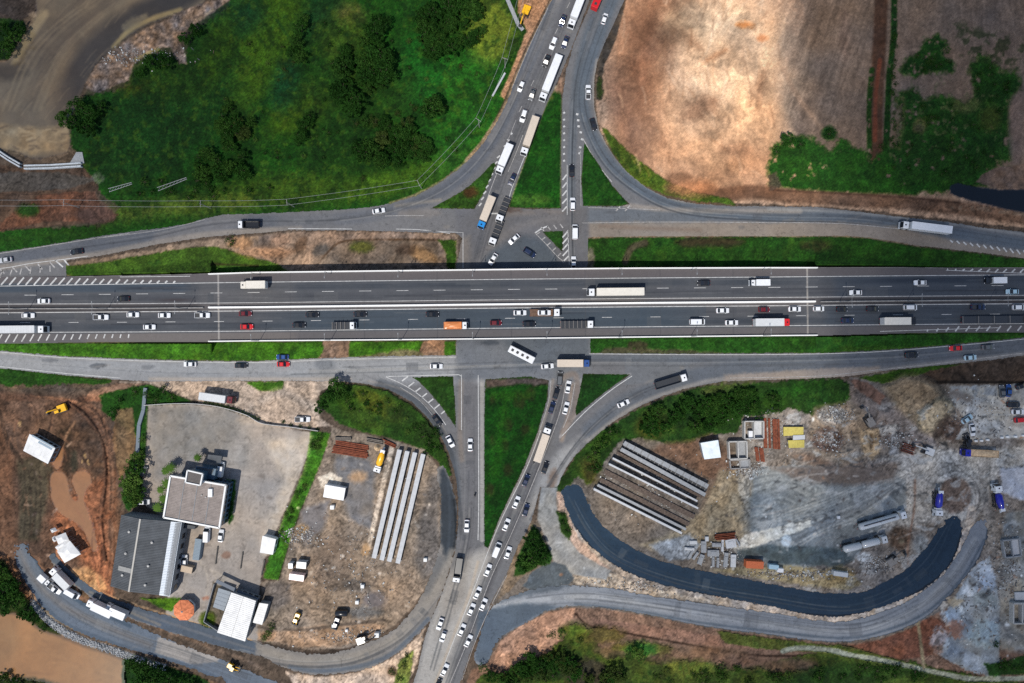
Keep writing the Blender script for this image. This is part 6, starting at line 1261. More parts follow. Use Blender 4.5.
# --- office block
OF = [(170.8, 475.8), (226, 485.2), (219.6, 527.8), (164, 517.2)]; zf_ = 7.2
r, ps = R_('office_building', 'office block with brown-grey panelled roof, white parapet and blue glass sides', 'building', OF, zf_)
b = MB(); b.prism(shrink(ps, .25), -.1, zf_ - .3); part(b, 'wall', wallb, r)
b = MB(); b.prism(shrink(ps, .5), zf_ - .3, zf_ + .05); ps2 = shrink(ps, .6); ribs(b, ps2, zf_ + .05, 26, 1, .05, .1); part(b, 'roof', roofg, r)
b = MB(); ribs(b, ps2, zf_ + .11, 4, 0, .05, .22); part(b, 'roof_gutter', wallg, r)
b = MB()
for i in range(4): b.beam((*ps[i], zf_ - .5), (*ps[(i + 1) % 4], zf_ - .5), .55, .95)
part(b, 'parapet', wbright, r)
inner = shrink(ps, .25)
windows(r, inner, 0, 1.0, 2.8, 12); windows(r, inner, 0, 4.2, 6.0, 12); windows(r, inner, 1, 1.0, 2.8, 8); windows(r, inner, 1, 4.2, 6.0, 8); windows(r, inner, 2, 1.0, 2.8, 10); windows(r, inner, 3, 1.0, 2.8, 7)
b = MB(); x, y, _ = P(211, 492.5, zf_); b.cbox((x, y, zf_ + .45), (1.5, 2.8, .8), .1); part(b, 'rooftop_unit', wbright, r)
for a, c in ((202, 495), (206, 497)): b = MB(); x, y, _ = P(a, c, zf_); b.bar((x, y, zf_), (x, y, zf_ + .5), .2); part(b, 'roof_pipe', conc, r)
tw = q([(187.3, 470.4), (202.6, 474), (200.2, 485.4), (185.4, 482.4)], 9.6); b = MB(); b.prism(shrink(tw, .2), 0, 9.2); part(b, 'stair_tower', wallb, r)
b = MB(); [b.beam((*tw[i], 8.9), (*tw[(i + 1) % 4], 8.9), .4, .8) for i in range(4)]; part(b, 'tower_parapet', wbright, r); b = MB(); b.prism(shrink(tw, .4), 9.15, 9.3); part(b, 'tower_roof', mat('dark_felt_roof', (.11, .10, .095), .9, var=.2), r)
b = MB(); b.prism(q([(196, 466), (216, 469), (214, 480), (194, 476)], 4.5), 0, 4.5); part(b, 'entrance_wing', wallb, r); b = MB(); b.prism(q([(197, 467), (214, 469.5), (212, 474), (196, 472)], 4.6), 4.45, 4.62); part(b, 'wing_roof', roofd, r)
b = MB(); b.prism(q([(208, 454.5), (222, 456), (221, 463), (207, 462)], 3.2), 3.0, 3.25); 
for u, v in ((208.6, 455.4), (221, 456.6), (220.4, 462), (208, 461)): x, y, _ = P(u, v, 0); b.bar((x, y, 0), (x, y, 3.05), .08)
o = b.build('carport', roofd); tag(o, 'dark flat carport on posts above the office entrance', 'carport')
# --- warehouse
WH = [(120, 515.5), (180, 523.5), (168, 597.8), (109, 587)]; zw = 7.0
r, ps = R_('warehouse', 'long warehouse with dark corrugated roof, pale ridge and a white strip at right', 'building', WH, zw)
b = MB(); b.prism(shrink(ps, .3), -.1, zw - .9); part(b, 'wall', wallg, r)
def roofpiece(t0, t1, z0, z1, name, m, n):
    a0, a1 = lerp(ps[0], ps[1], t0), lerp(ps[0], ps[1], t1); c0, c1 = lerp(ps[3], ps[2], t0), lerp(ps[3], ps[2], t1)
    b = MB(); b.loft([[(*a0, z0 - .2), (*a1, z1 - .2), (*c1, z1 - .2), (*c0, z0 - .2)], [(*a0, z0), (*a1, z1), (*c1, z1), (*c0, z0)]])
    for i in range(1, n):
        t = i / n; p0, p1 = lerp(a0, c0, t), lerp(a1, c1, t); v0, v1 = Vector((*p0, z0)), Vector((*p1, z1)); d = (v1 - v0).normalized(); s_ = Vector((-d.y, d.x, 0)) * .12; up = Vector((0, 0, .09))
        b.loft([[v0 - s_, v0 + s_, v0 + s_ * .4 + up, v0 - s_ * .4 + up], [v1 - s_, v1 + s_, v1 + s_ * .4 + up, v1 - s_ * .4 + up]])
    part(b, name, m, r)
roofpiece(0, .36, zw - .8, zw + .8, 'roof', roofd, 46); roofpiece(.36, .83, zw + .8, zw - .7, 'roof', roofd, 46); roofpiece(.832, 1.0, zw - .7, zw - 1.2, 'pale_roof_strip', roofl, 46)
b = MB(); b.beam((*lerp(ps[0], ps[1], .36), zw + .78), (*lerp(ps[3], ps[2], .36), zw + .78), .55, .18); part(b, 'ridge', mat('ridge_cap', (.42, .40, .36), .8), r)
b = MB(); a, c = lerp(lerp(ps[0], ps[1], .1), lerp(ps[3], ps[2], .1), .72), lerp(lerp(ps[0], ps[1], .35), lerp(ps[3], ps[2], .35), .72); b.beam((*a, zw - .2), (*c, zw + .82), 1.6, .06); part(b, 'repaired_roof_sheet', mat('patched_sheet', (.26, .26, .25), .8, var=.2), r)
windows(r, shrink(ps, .3), 1, 1, 3.2, 7, frac=.5)
for t0, t1 in ((.2, .2), (.2, .5), (.2, .8), (.6, .3), (.6, .62), (.6, .88)):
    a = lerp(lerp(ps[0], ps[1], t0), lerp(ps[3], ps[2], t0), t1); z = zw - .8 + 1.6 * t0 / .36 if t0 < .36 else zw + .8 - 1.5 * (t0 - .36) / .47
    b = MB(); b.bar((*a, z - .1), (*a, z + .5), .3, 10); b.bar((*a, z + .5), (*a, z + .65), .42, 10, .1); part(b, 'roof_vent', conc, r)
b = MB(); b.prism(q([(170, 522), (196, 525.6), (195, 529), (169.5, 526)], 2), 0, 2.4); o = b.build('lean_to_shed', roofd); tag(o, 'narrow dark lean-to between warehouse and office block', 'shed')
# --- white roofed hall beside the lane, with its low grey annexes
r, ps = R_('hall', 'bright white flat roofed hall beside the riverside lane', 'building', [(231.2, 592.5), (255.8, 601), (245, 641.5), (217, 632.6)], 5.5)
b = MB(); b.prism(shrink(ps, .3), -.1, 5.2); part(b, 'wall', wallg, r); b = MB(); b.prism(ps, 5.2, 5.45); ribs(b, ps, 5.45, 22, 1, .07, .14); part(b, 'roof', roofw, r); windows(r, shrink(ps, .3), 1, 1, 2.6, 5); windows(r, shrink(ps, .3), 0, 1, 2.6, 4)
b = MB(); b.beam((*lerp(ps[0], ps[1], .5), 5.47), (*lerp(ps[3], ps[2], .5), 5.47), .12, .06); part(b, 'roof_seam', conc, r)
r, ps = R_('annex', 'low grey roofed annex on the left side of the white hall', 'building', [(218.5, 588), (231, 592), (224, 611), (213, 607)], 3)
b = MB(); b.prism(shrink(ps, .2), -.1, 2.8); part(b, 'wall', wallg, r); b = MB(); b.prism(ps, 2.8, 3.0); ribs(b, ps, 3, 5, 1); part(b, 'roof', mat('grey_sheet_roof', (.22, .25, .28), .6, var=.1), r); windows(r, shrink(ps, .2), 3, .9, 2, 3)
for pts, lb in (([(217, 579.5), (236.5, 588.5), (235, 592), (215.5, 582.5)], 'narrow dark roofed canopy above the grey annex'), ([(238, 589.5), (259, 598.5), (257, 601), (236.5, 592.5)], 'narrow dark roofed canopy above the white hall')):
    r, ps = R_('canopy', lb, 'canopy', pts, 3.4); b = MB(); b.prism(ps, 3.2, 3.4); part(b, 'roof', mat('slate_sheet', (.10, .12, .15), .6), r)
    for p in shrink(ps, .3): b = MB(); b.bar((*p, -.1), (*p, 3.2), .08); part(b, 'post', chas, r)
b = MB(); pa = q([(214, 584), (203.5, 622), (222, 634)], 1.8)
for a, c in ((pa[0], pa[1]), (pa[1], pa[2])): b.beam((*a, -.1), (*c, -.1), .25, 1.9)
tag(b.build('yard_wall', wallg), 'low grey wall round the small yard left of the white hall', 'wall')
r, ps = R_('shed', 'small white roofed shed on the right side of the white hall', 'shed', [(259.3, 603), (268.2, 604.2), (262, 625), (252.6, 622.6)], 3.2); b = MB(); b.prism(shrink(ps, .15), -.1, 3); part(b, 'wall', wallg, r); b = MB(); b.prism(ps, 3, 3.15); ribs(b, ps, 3.15, 9, 1, .03); part(b, 'roof', roofw, r)
r, ps = R_('gatehouse', 'small white hut at the green strip beside the office yard', 'hut', [(262.5, 535.8), (276, 539.2), (272.8, 554.8), (259.8, 552.6)], 3.2); b = MB(); b.prism(shrink(ps, .2), -.1, 3); part(b, 'wall', wbright, r); b = MB(); b.prism(ps, 3, 3.2); part(b, 'roof', roofw, r); windows(r, shrink(ps, .2), 1, 1, 2.2, 2)
r, ps = R_('hut', 'square hut with stained white roof at the edge of the right thicket', 'hut', [(700.6, 443), (718.2, 440), (721, 457.4), (704.4, 459.4)], 3.4); b = MB(); b.prism(shrink(ps, .25), -.1, 3.1); part(b, 'wall', wallg, r); b = MB(); b.prism(ps, 3.1, 3.4); ribs(b, ps, 3.4, 6, 0, .03); part(b, 'roof', mat('stained_white_roof', (.62, .68, .72), .6, var=.15, scale=.5), r); windows(r, shrink(ps, .25), 2, 1, 2.2, 2)
r, ps = R_('site_office', 'white roofed site office among the brown earthworks at left', 'building', [(29.3, 434), (55, 448.2), (47.6, 464), (23, 450.8)], 3.6); b = MB(); b.prism(shrink(ps, .3), -.1, 3.3); part(b, 'wall', wallg, r); b = MB(); b.prism(ps, 3.3, 3.5); ribs(b, ps, 3.5, 8, 0, .03); part(b, 'roof', roofw, r); b = MB(); b.beam((*lerp(ps[0], ps[1], .1), 3.52), (*lerp(ps[0], ps[1], .95), 3.52), .5, .05); b.beam((*lerp(lerp(ps[0], ps[1], .45), ps[3], .14), 3.52), (*lerp(lerp(ps[0], ps[1], .9), ps[2], .14), 3.52), .7, .05); part(b, 'roof_stain', mat('blue_grey_sheet', (.25, .32, .38), .6), r); windows(r, shrink(ps, .3), 1, 1, 2.2, 3); windows(r, shrink(ps, .3), 0, 1, 2.2, 5)
# cluster of white tents
for i, (pts, z, lb) in enumerate([([(64.5, 532.8), (68, 540.4), (57.4, 544.8), (54, 537)], 3.4, 'small white tent, upper of the joined tents'), ([(69, 541.2), (80, 554.6), (63.6, 563.4), (56, 552)], 3.8, 'big white tent, largest of the joined tents'), ([(67, 538), (70.5, 545), (57, 551.4), (54, 547.6)], 3.1, 'white tent between the small and the big one'),
    ([(49, 529.6), (54, 527.8), (56.6, 531), (51, 533.4)], 2.6, 'little white awning above the joined tents'), ([(75, 547), (79.4, 552), (76, 555), (73, 550)], 3.0, 'little white awning right of the joined tents'), ([(51, 538), (54, 536), (56, 541), (53, 542.6)], 2.5, 'little white awning left of the joined tents')]):
    r, ps = R_('tent', lb, 'tent', pts, z, 'white tents on the left works'); b = MB(); c = cen(ps); mid = [(*lerp(p, c, .7), z + .25) for p in ps]; b.loft([[(*p, z - .5) for p in ps], mid]); part(b, 'canvas_roof', roofw, r)
    for p in shrink(ps, .15): b = MB(); b.bar((*p, -.3), (*p, z - .48), .05); part(b, 'pole', conc, r)
# orange kiosk: eight-sided tiled roof
x, y, _ = P(183.4, 610.6, 3.2); r = empty('kiosk', (x, y, 0)); tag(r, 'round kiosk with eight-sided orange tiled roof beside the riverside lane', 'kiosk')
oc = lambda rr: [(x + rr * math.cos(math.radians(22.5 + 45 * i)), y + rr * math.sin(math.radians(22.5 + 45 * i))) for i in range(8)]
b = MB(); b.loft([[(*p, -.1) for p in oc(2.9)], [(*p, 2.9) for p in oc(2.9)]]); part(b, 'wall', wbright, r)
b = MB(); b.loft([[(*p, 2.7) for p in oc(3.8)], [(*p, 2.85) for p in oc(3.75)], [(*p, 4.3) for p in oc(.35)]]); 
for p in oc(3.75): b.bar((*p, 2.88), (x, y, 4.35), .09, 5)
part(b, 'roof', tilo, r); b = MB(); b.loft([[(*p, 4.25) for p in oc(.4)], [(*p, 4.7) for p in oc(.1)]]); part(b, 'finial', conc, r)
for k in range(0, 8, 2): windows(r, oc(2.9), k, 1, 2.2, 1, frac=.6)
# containers
def container(u, v, z, l, w, a, colour, lb, name='container', cat='container', hgt=2.6):
    x, y, _ = P(u, v, hgt); m = pm(colour) if isinstance(colour, str) else colour; r = empty(name, (x, y, z), math.radians(a)); tag(r, lb, cat)
    b = MB(); b.cbox((0, 0, hgt / 2), (l, w, hgt), .06)
    for i in range(int(l / .5)): b.box((-l / 2 + .3 + i * .5, 0, hgt + .02), (.2, w * .92, .04))
    b.build('body', m, r); b = MB(); b.box((l / 2 + .02, 0, hgt / 2), (.05, w * .9, hgt * .86)); b.build('door', chas, r); b = MB()
    for k in (-.2, .2): b.bar((l / 2 + .08, k * w, .3), (l / 2 + .08, k * w, hgt - .3), .03)
    b.build('lock_bar', conc, r); return r
container(296.4, 577.6, 0, 5.2, 2.2, -8, 'pink', 'pinkish white container standing on the left casting yard'); container(301.2, 565.3, 0, 3.4, 2.3, -5, 'pale grey', 'pale grey container above the pinkish one'); container(290.4, 566, 0, 1.6, 1.8, 0, 'white', 'white cabin box left of the grey container', 'cabin', 'cabin', 2.3)
container(334.3, 492.6, 0, 7.2, 4.4, -10, 'white', 'wide white storage container beside the pale sand patch'); container(755, 565, 0, 6.1, 2.5, -3, mat('orange_container', (.50, .13, .05), .6, var=.1), 'orange shipping container beside the fresh black asphalt')
container(186.5, 569.5, 0, 4.0, 2.2, -12, mat('tan_container', (.48, .38, .28), .8), 'tan box container right of the warehouse', hgt=2.2); container(197, 549.5, 0, 7.5, 2.3, 82, mat('blue_grey_container', (.20, .25, .29), .7), 'blue grey container standing in the office yard', hgt=2.0)
container(774, 567.2, 0, 3.4, 1.6, -6, 'light blue', 'pale blue tank cabin right of the orange container', 'cabin', 'cabin', 1.8); container(780.5, 570.5, 0, 2.2, 1.4, -4, 'white', 'little white cabin at the right end beside the orange container', 'cabin', 'cabin', 1.8)
container(841, 574.3, 0, 5.0, 1.6, -8, 'pale grey', 'pale container on the sandy ground above the black asphalt curve', hgt=2)
container(839, 517.5, 0, 1.0, 1.0, 0, 'white', 'small white box beside the upper tank truck', 'box', 'box', .8)
# --- rows of precast beams
bm_ = mat('precast_concrete', (.46, .47, .48), .8, var=.1, scale=1.0, bump=.1); bmd = mat('old_precast_concrete', (.27, .28, .29), .85, var=.18)
def beam(a, c, w, h, m, lb, group, name='concrete_beam', flange=True, z=.35, n=0):
    x0, y0, _ = P(*a, z + h); x1, y1, _ = P(*c, z + h); r = empty(name, ((x0 + x1) / 2, (y0 + y1) / 2, 0), math.atan2(y1 - y0, x1 - x0)); tag(r, lb, 'beam' if name == 'concrete_beam' else 'rack', group)
    L = math.hypot(x1 - x0, y1 - y0); b = MB()
    if flange: b.box((0, 0, z + .15), (L, w * .8, .3)); b.box((0, 0, z + h / 2), (L, w * .28, h - .5)); b.box((0, 0, z + h - .12), (L, w, .24))
    else: b.box((0, 0, z + h / 2), (L, w, h))
    b.build('girder', m, r)
    for i in range(5):
        b = MB(); b.box((-L / 2 + .6 + (L - 1.2) * i / 4, 0, z / 2 - .04), (.5, w * 1.25, z + .06)); b.build('support_block', concd, r)
    if n:
        for i in range(n): b = MB(); b.box((-L / 2 + L * (i + .5) / n, 0, z + h + .06), (.25, w * 1.02, .1)); b.build('tie', mat('pale_tie', (.20, .20, .20), .8), r)
for i, (a, c) in enumerate((((399.6, 449.8), (373.8, 558.2)), ((407.3, 451.2), (381.6, 560.2)), ((415, 452.6), (389, 561.6)), ((423.2, 454.2), (397.6, 563.4)))):
    beam(a, c, 1.55, 1.7, bm_, f'{["leftmost", "second", "third", "rightmost"][i]} long pale concrete girder of the four on the left casting yard', 'four long girders on the left casting yard')
RB = [((624, 443), (708, 486.6), 1.6, 1.6, bmd, 'widest grey girder, topmost in the right girder store', 12), ((621, 449.2), (705.4, 495), 1.3, 1.4, bmd, 'grey girder, second from the top in the right girder store', 0), ((612.8, 458.2), (697.4, 501.2), .62, 1.8, bm_, 'thin white girder, third from the top in the right girder store', 0),
      ((609, 464), (698.2, 508.4), .62, 1.8, bm_, 'thin white girder, fourth from the top in the right girder store', 0), ((593.8, 489), (682, 533.4), .75, 1.8, bm_, 'thin white girder, lowest in the right girder store', 0), ((597.4, 485), (686, 529.5), .9, 1.0, bmd, 'grey girder just above the lowest white one in the right girder store', 0)]
for a, c, w_, h_, m, lb, n in RB: beam(a, c, w_, h_, m, lb, 'girders in the right store', n=n)
for i, (a, c, w_) in enumerate((((617, 452.4), (702, 497.4), .9), ((604.6, 471.5), (694.4, 517), 1.7), ((600.4, 479.5), (689, 524.5), 1.5), ((622.6, 446), (706.8, 490.6), 1.2))):
    beam(a, c, w_, .5, mat('rusty_formwork', (.10, .075, .06), .9, var=.4, scale=1.5) if i < 3 else chas, ['brown rusty casting bed under the second girder', 'wide brown casting bed between the white girders', 'brown casting bed above the lowest girders', 'black ladder-like casting bed between the two upper girders'][i], 'casting beds in the right store', 'casting_bed', False, .1, 20 if i == 3 else 0)
# --- rusty steel stacks
rust = mat('rusty_steel', (.16, .045, .022), .85, var=.4, scale=1.2)
def bars(u0, v0, u1, v1, n, du, dv, lb, m=rust, w=.35, z=.3, name='steel_stack'):
    b = MB(); x, y, _ = P((u0 + u1) / 2, (v0 + v1) / 2)
    for i in range(n):
        j = random.uniform(-1.5, 1.5); a = P(u0 + du * i + j, v0 + dv * i, z); c = P(u1 + du * i + j, v1 + dv * i, z); b.beam((a[0], a[1], 0), (c[0], c[1], 0), w, z + random.uniform(0, .35))
    tag(b.build(name, m), lb, 'steel stack' if m is rust else 'timber stack')
bars(336, 440.6, 369, 446, 4, -.9, 1.7, 'upper stack of rusty steel profiles on the left casting yard', w=.45); bars(333, 447.6, 368, 453.4, 4, -.5, 1.5, 'lower stack of rusty steel profiles on the left casting yard', w=.45)
bars(764, 418, 765, 448, 7, 2.6, .2, 'standing bundle of rusty steel beside the yellow formwork', w=.7); bars(755, 447, 757, 461, 4, 2.2, .3, 'short bundle of dark rusty steel below the long rusty bundle', w=.7)
bars(384, 439, 395, 444, 4, 0, 1.2, 'small heap of rusty brackets right of the rusty profiles', w=.3, z=.5); bars(715, 535, 735, 533, 4, .4, 1.6, 'rusty reinforcement cage above the precast blocks', w=.3, z=.8); bars(903.6, 443, 916, 447.4, 5, -.4, 1.9, 'red and white striped steel sections on the right site', w=.25, z=.4)
bars(336, 437.4, 352, 437.8, 3, 0, 1.2, 'grey timber pile above the rusty profiles', mat('old_timber', (.16, .14, .12), .9, var=.3), .3, .4, 'timber_stack'); bars(366, 438, 382, 441, 3, 0, 1.6, 'scattered dark timbers right of the grey pile', mat('old_timber', (.16, .14, .12), .9), .3, .4, 'timber_stack')
# yellow formwork panels and the half-built blocks on the right site
yel = mat('yellow_formwork', (.48, .40, .10), .8, var=.15)
for pts, z, m, lb in (([(783.5, 427), (803.5, 427), (803.5, 435), (783.5, 436)], 1.2, yel, 'upper yellow formwork deck on the right site'), ([(788, 440.4), (804.4, 440), (804.4, 447.6), (789, 448)], 1.2, yel, 'lower yellow formwork deck on the right site'), ([(793, 435.4), (805, 435), (805, 439.4), (793, 440)], 1.5, bm_, 'white slab between the yellow formwork decks')):
    r, ps = R_('formwork_deck', lb, 'formwork', pts, z); b = MB(); b.prism(ps, z - .25, z); part(b, 'panel', m, r)
    for p in shrink(ps, .3): b = MB(); b.bar((*p, -.2), (*p, z - .2), .08); part(b, 'prop', chas, r)
for i, (pts, z, lb, m1, m2) in enumerate([([(745, 421.5), (764, 421.5), (764, 438.6), (745, 439)], 2.6, 'upper roofless block room on the right site', conc, bm_), ([(729, 442), (747, 441.4), (747.5, 458.6), (730, 459.4)], 2.4, 'middle roofless block room on the right site', conc, bmd), ([(730, 460.6), (750, 459.8), (750, 468), (731, 469)], 1.2, 'lowest roofless block room on the right site', concd, bmd), ([(1014, 604), (1032, 604), (1032, 624), (1014, 624)], 2.2, 'roofless block room at the right edge below the pale slab', conc, bmd), ([(1003, 541), (1020, 539), (1022, 556), (1006, 558)], 1.4, 'roofless block room at the right edge above the pale slab', bmd, bm_)]):
    r, ps = R_('block_room', lb, 'unfinished room', pts, z); b = MB(); [b.beam((*ps[k], -.1), (*ps[(k + 1) % 4], -.1), .35, z) for k in range(4)]; b.beam((*lerp(ps[0], ps[1], .5), -.1), (*lerp(ps[3], ps[2], .5), -.1), .3, z); part(b, 'wall', m1, r); b = MB(); b.prism(shrink(q([lerp(pts[0], pts[1], .52), pts[1], pts[2], lerp(pts[3], pts[2], .52)], z), .3), .4, .6); part(b, 'floor_slab', m2, r)
b = MB(); x, y, _ = P(749, 434); b.cbox((x, y, .9), (1.4, 2.6, 1.8), .05); tag(b.build('water_tank', pm('white')), 'white upright water tank inside the upper block room', 'tank')
# precast blocks in the lower middle of the right site
spots = [(693.4, 542.6, 0, 2.6, 1.2, 1), (689.5, 549, -5, 3.4, 1.0, 1), (691, 554.5, 60, 3.2, .9, 0), (695.6, 556, 55, 3, .9, 0), (703.8, 547, 90, 4, 1.8, 0), (707, 539, 90, 1.6, 1.2, 1), (718, 545, 0, 4, 1.4, 0), (722.6, 545.5, 88, 4.2, .8, 1), (731, 543.6, 10, 3.6, 3.0, 1), (701, 559.6, 70, 3.6, 1.6, 0), (713.4, 553.4, 0, 4, 2.2, 0), (713.4, 562, 90, 3.4, .8, 0), (718, 562.6, 88, 3.4, .8, 0), (726, 560, 85, 5, 1.4, 0), (733.5, 561, 88, 4.4, 1.8, 1), (737.4, 541.4, -60, 3.6, .6, 0)]
for i, (u, v, a, l, w_, c) in enumerate(spots):
    x, y, _ = P(u, v, .8); b = MB(); b.cbox((0, 0, .42), (l, w_, .9), .05)
    if l > 3.3: b.cbox((0, 0, .95), (l * .5, w_ * .6, .2), .03)
    o = b.build('precast_block', [bmd, bm_][c]); o.location = (x, y, 0); o.rotation_euler.z = math.radians(a)
    tag(o, 'precast concrete block in the cluttered patch beside the orange container', 'concrete block', 'precast blocks beside the orange container')
# white marker stones
b = MB(); b.prism(q([(1015, 592.5), (1034, 592), (1034, 600), (1015.5, 600.5)], .6), -.1, .6); tag(b.build('concrete_slab', bm_), 'pale concrete slab at the right edge of the building site', 'concrete slab')
for i, (u, v) in enumerate([(975, 440.8), (980.6, 440.6), (986.8, 439.8), (1001, 437.4), (1006.6, 436.6), (1014.6, 436.4), (1022.6, 435.4)]):
    x, y, _ = P(u, v); b = MB(); b.cbox((x, y, .35), (1.1, .7, .8), .12); o = b.build('marker_stone', wbright); tag(o, 'white stone block in the row edging the gravel parking yard', 'stone block', 'row of white stones')
for i, (u, v, rr, lb) in enumerate([(363, 585.5, .6, 'small white tank cube beside the pointed grey patch'), (357.6, 601.4, .6, 'small white tank cube below the other one'), (377.4, 633.6, .8, 'white water tank near the curve of the site road'), (334.2, 624.6, .6, 'white box at the earth bank under the dark tank'), (347, 629.8, .45, 'small white bag pile on the earth bank'), (333, 506.6, .7, 'small white box below the wide white container'), (425.6, 559, .6, 'small white box right of the long girders'), (596, 0, 0, ''), (715.4, 637, 0, ''), (286, 612, 0, '')]):
    if rr: x, y, _ = P(u, v); b = MB(); b.cbox((x, y, rr), (rr * 2, rr * 2, rr * 2.1), .08); b.bar((x, y, rr * 2), (x, y, rr * 2.2), rr * .3, 8); tag(b.build('water_cube', wbright), lb, 'tank' if 'tank' in lb else 'box')
# --- machines
yl = pm('yellow'); 
def tracks(r, l, w_, sp):
    for s in (-1, 1):
        b = MB(); b.loft([[(x, s * sp - w_ / 2, z) for x, z in ((-l / 2 + .3, 0), (l / 2 - .3, 0), (l / 2, .4), (l / 2 - .3, .8), (-l / 2 + .3, .8), (-l / 2, .4))], [(x, s * sp + w_ / 2, z) for x, z in ((-l / 2 + .3, 0), (l / 2 - .3, 0), (l / 2, .4), (l / 2 - .3, .8), (-l / 2 + .3, .8), (-l / 2, .4))]]); b.build('track', chas, r)
def excavator(u, v, a, m, lb):
    x, y, _ = P(u, v, 1.5); r = empty('excavator', (x, y, .02), math.radians(a)); tag(r, lb, 'excavator', 'excavators on the works'); tracks(r, 3.6, .6, 1.1)
    b = MB(); b.cbox((-.5, 0, 1.45), (3.0, 2.5, .9), .1); b.build('body', m, r); b = MB(); b.cbox((.9, .75, 1.9), (1.5, .95, 1.7), .1); b.build('cabin', glass, r); b = MB(); b.cbox((.9, .75, 2.8), (1.5, .95, .12), .03); b.build('cabin_roof', m, r)
    b = MB(); b.beam((.8, -.2, 1.5), (3.2, -.2, 3.4), .4, .5); b.build('boom', m, r); b = MB(); b.beam((3.1, -.2, 3.4), (5.0, -.2, 1.6), .3, .4); b.build('dipper_arm', m, r); b = MB(); b.box((5.2, -.2, .9), (.9, 1.2, .9), top=(.6, 1)); b.build('bucket', chas, r)
excavator(60.5, 408.6, 200, yl, 'yellow excavator on the brown earthworks at upper left'); excavator(362, 640, 20, pm('black'), 'black excavator on the orange earth bank'); excavator(526, 11, 250, yl, 'yellow excavator beside the north road shoulder')
excavator(928.4, 451, 160, pm('pale grey'), 'pale excavator right of the striped steel sections'); excavator(870, 421, 120, pm('dusty grey'), 'dusty excavator above the sand pit'); excavator(893, 561, 30, pm('dusty grey'), 'dusty excavator below the lower tank truck')
def roller(u, v, a, m, lb, cat='loader', name='wheel_loader'):
    x, y, _ = P(u, v, 1.2); r = empty(name, (x, y, .05), math.radians(a)); tag(r, lb, cat, 'loaders on the works')
    b = MB(); b.cbox((-1.0, 0, 1.3), (2.0, 1.7, 1.0), .12); b.build('body', m, r); b = MB(); b.cbox((.2, 0, 1.9), (1.1, 1.3, 1.5), .1); b.build('cabin', glass, r); b = MB(); b.cbox((.2, 0, 2.68), (1.2, 1.4, .1), .03); b.build('cabin_roof', m, r)
    b = MB(); b.beam((.7, -.5, 1.1), (2.2, -.5, .5), .2, .25); b.beam((.7, .5, 1.1), (2.2, .5, .5), .2, .25); b.build('lift_arm', m, r); b = MB(); b.box((2.4, 0, .5), (.7, 2.2, .8), top=(.5, 1)); b.build('bucket', chas, r); wheels(r, (-1.1, 1.0), .6, .4, .95)
roller(296.5, 618.6, 250, yl, 'yellow loader at the lower edge of the left casting yard'); roller(233, 667, -30, yl, 'yellow loader working on the riverside road'); roller(967.5, 441, 100, pm('black'), 'black loader beside the brown spoil heap'); roller(336, 623, 250, pm('dark blue'), 'small dark blue loader under the black tank')
b = MB(); x, y, _ = P(341.6, 613, 1.2); n = 14; b.loft([[(xx, y + math.cos(t) * rr_, 1.25 + math.sin(t) * rr_) for t in [2 * math.pi * i / n for i in range(n)]] for xx, rr_ in ((x - 2.2, .7), (x - 1.9, 1.15), (x + 1.9, 1.15), (x + 2.2, .7))]); tag(b.build('bitumen_tank', pm('black'), smooth=True), 'black lying cylindrical tank on the left casting yard', 'tank')
b = MB(); x, y, _ = P(377, 448, 1.0); 
for i in range(5): b.loft([[(x + math.cos(t) * rr_, y + math.sin(t) * rr_, z) for t in [2 * math.pi * k / 10 + .2 * i for k in range(10)]] for rr_, z in ((1.3 - .2 * i, i * .3 - .1), (1.1 - .2 * i, i * .3 + .2))])
tag(b.build('sand_pile', pm('sand')), 'small sand pile behind the yellow drum mixer', 'sand pile')
# low walls, hedge, concrete weir, walkway
b = MB(); ps = cr([(144, 405.4), (170, 403.8), (196, 404), (222, 407.6), (246, 415), (262, 423.4), (290, 427), (318, 431)], False)
for a, c in zip(ps[:-1], ps[1:]): b.beam(P(*a, 1.2)[:2] + (-.1,), P(*c, 1.2)[:2] + (-.1,), .2, 1.5)
tag(b.build('yard_wall', conc), 'long thin pale wall curving along the top of the office yard', 'wall')
b = MB(); ps = [(145, 388), (143, 410), (138.5, 425), (136, 470)]
for a, c in zip(ps[:-1], ps[1:]): b.beam(P(*a, 1)[:2] + (-.1,), P(*c, 1)[:2] + (-.1,), 1.2, 1.0)
tag(b.build('drain_channel', mat('grey_drain', (.14, .17, .20), .7)), 'narrow grey drain running down beside the office yard hedge', 'drain')
b = MB()
for pts in ([(-4, 149), (8, 157), (20, 164)], [(24, 165.6), (50, 165), (81, 163)]):
    for o_ in (0, 3):
        for a, c in zip(pts[:-1], pts[1:]): b.beam(P(a[0], a[1] + o_, 1)[:2] + (-.4,), P(c[0], c[1] + o_, 1)[:2] + (-.4,), .5, 1.6)
tag(b.build('concrete_weir', mat('pale_weir_concrete', (.45, .48, .50), .8, var=.25)), 'pale concrete weir at the bottom of the brown river', 'weir')
b = MB(); b.prism(q([(69, 164), (76, 152), (82, 152), (84, 163)], .5), -.2, .4); tag(b.build('weir_apron', bmd), 'triangular concrete apron at the right end of the weir', 'apron')
b = MB(); ps = [(506, -4), (512, 10), (518, 24), (523, 30)]
for a, c in zip(ps[:-1], ps[1:]): b.beam(P(*a, .5)[:2] + (-.1,), P(*c, .5)[:2] + (-.1,), 1.3, .7)
tag(b.build('footbridge', bmd), 'narrow grey footbridge at the top beside the green field', 'footbridge')
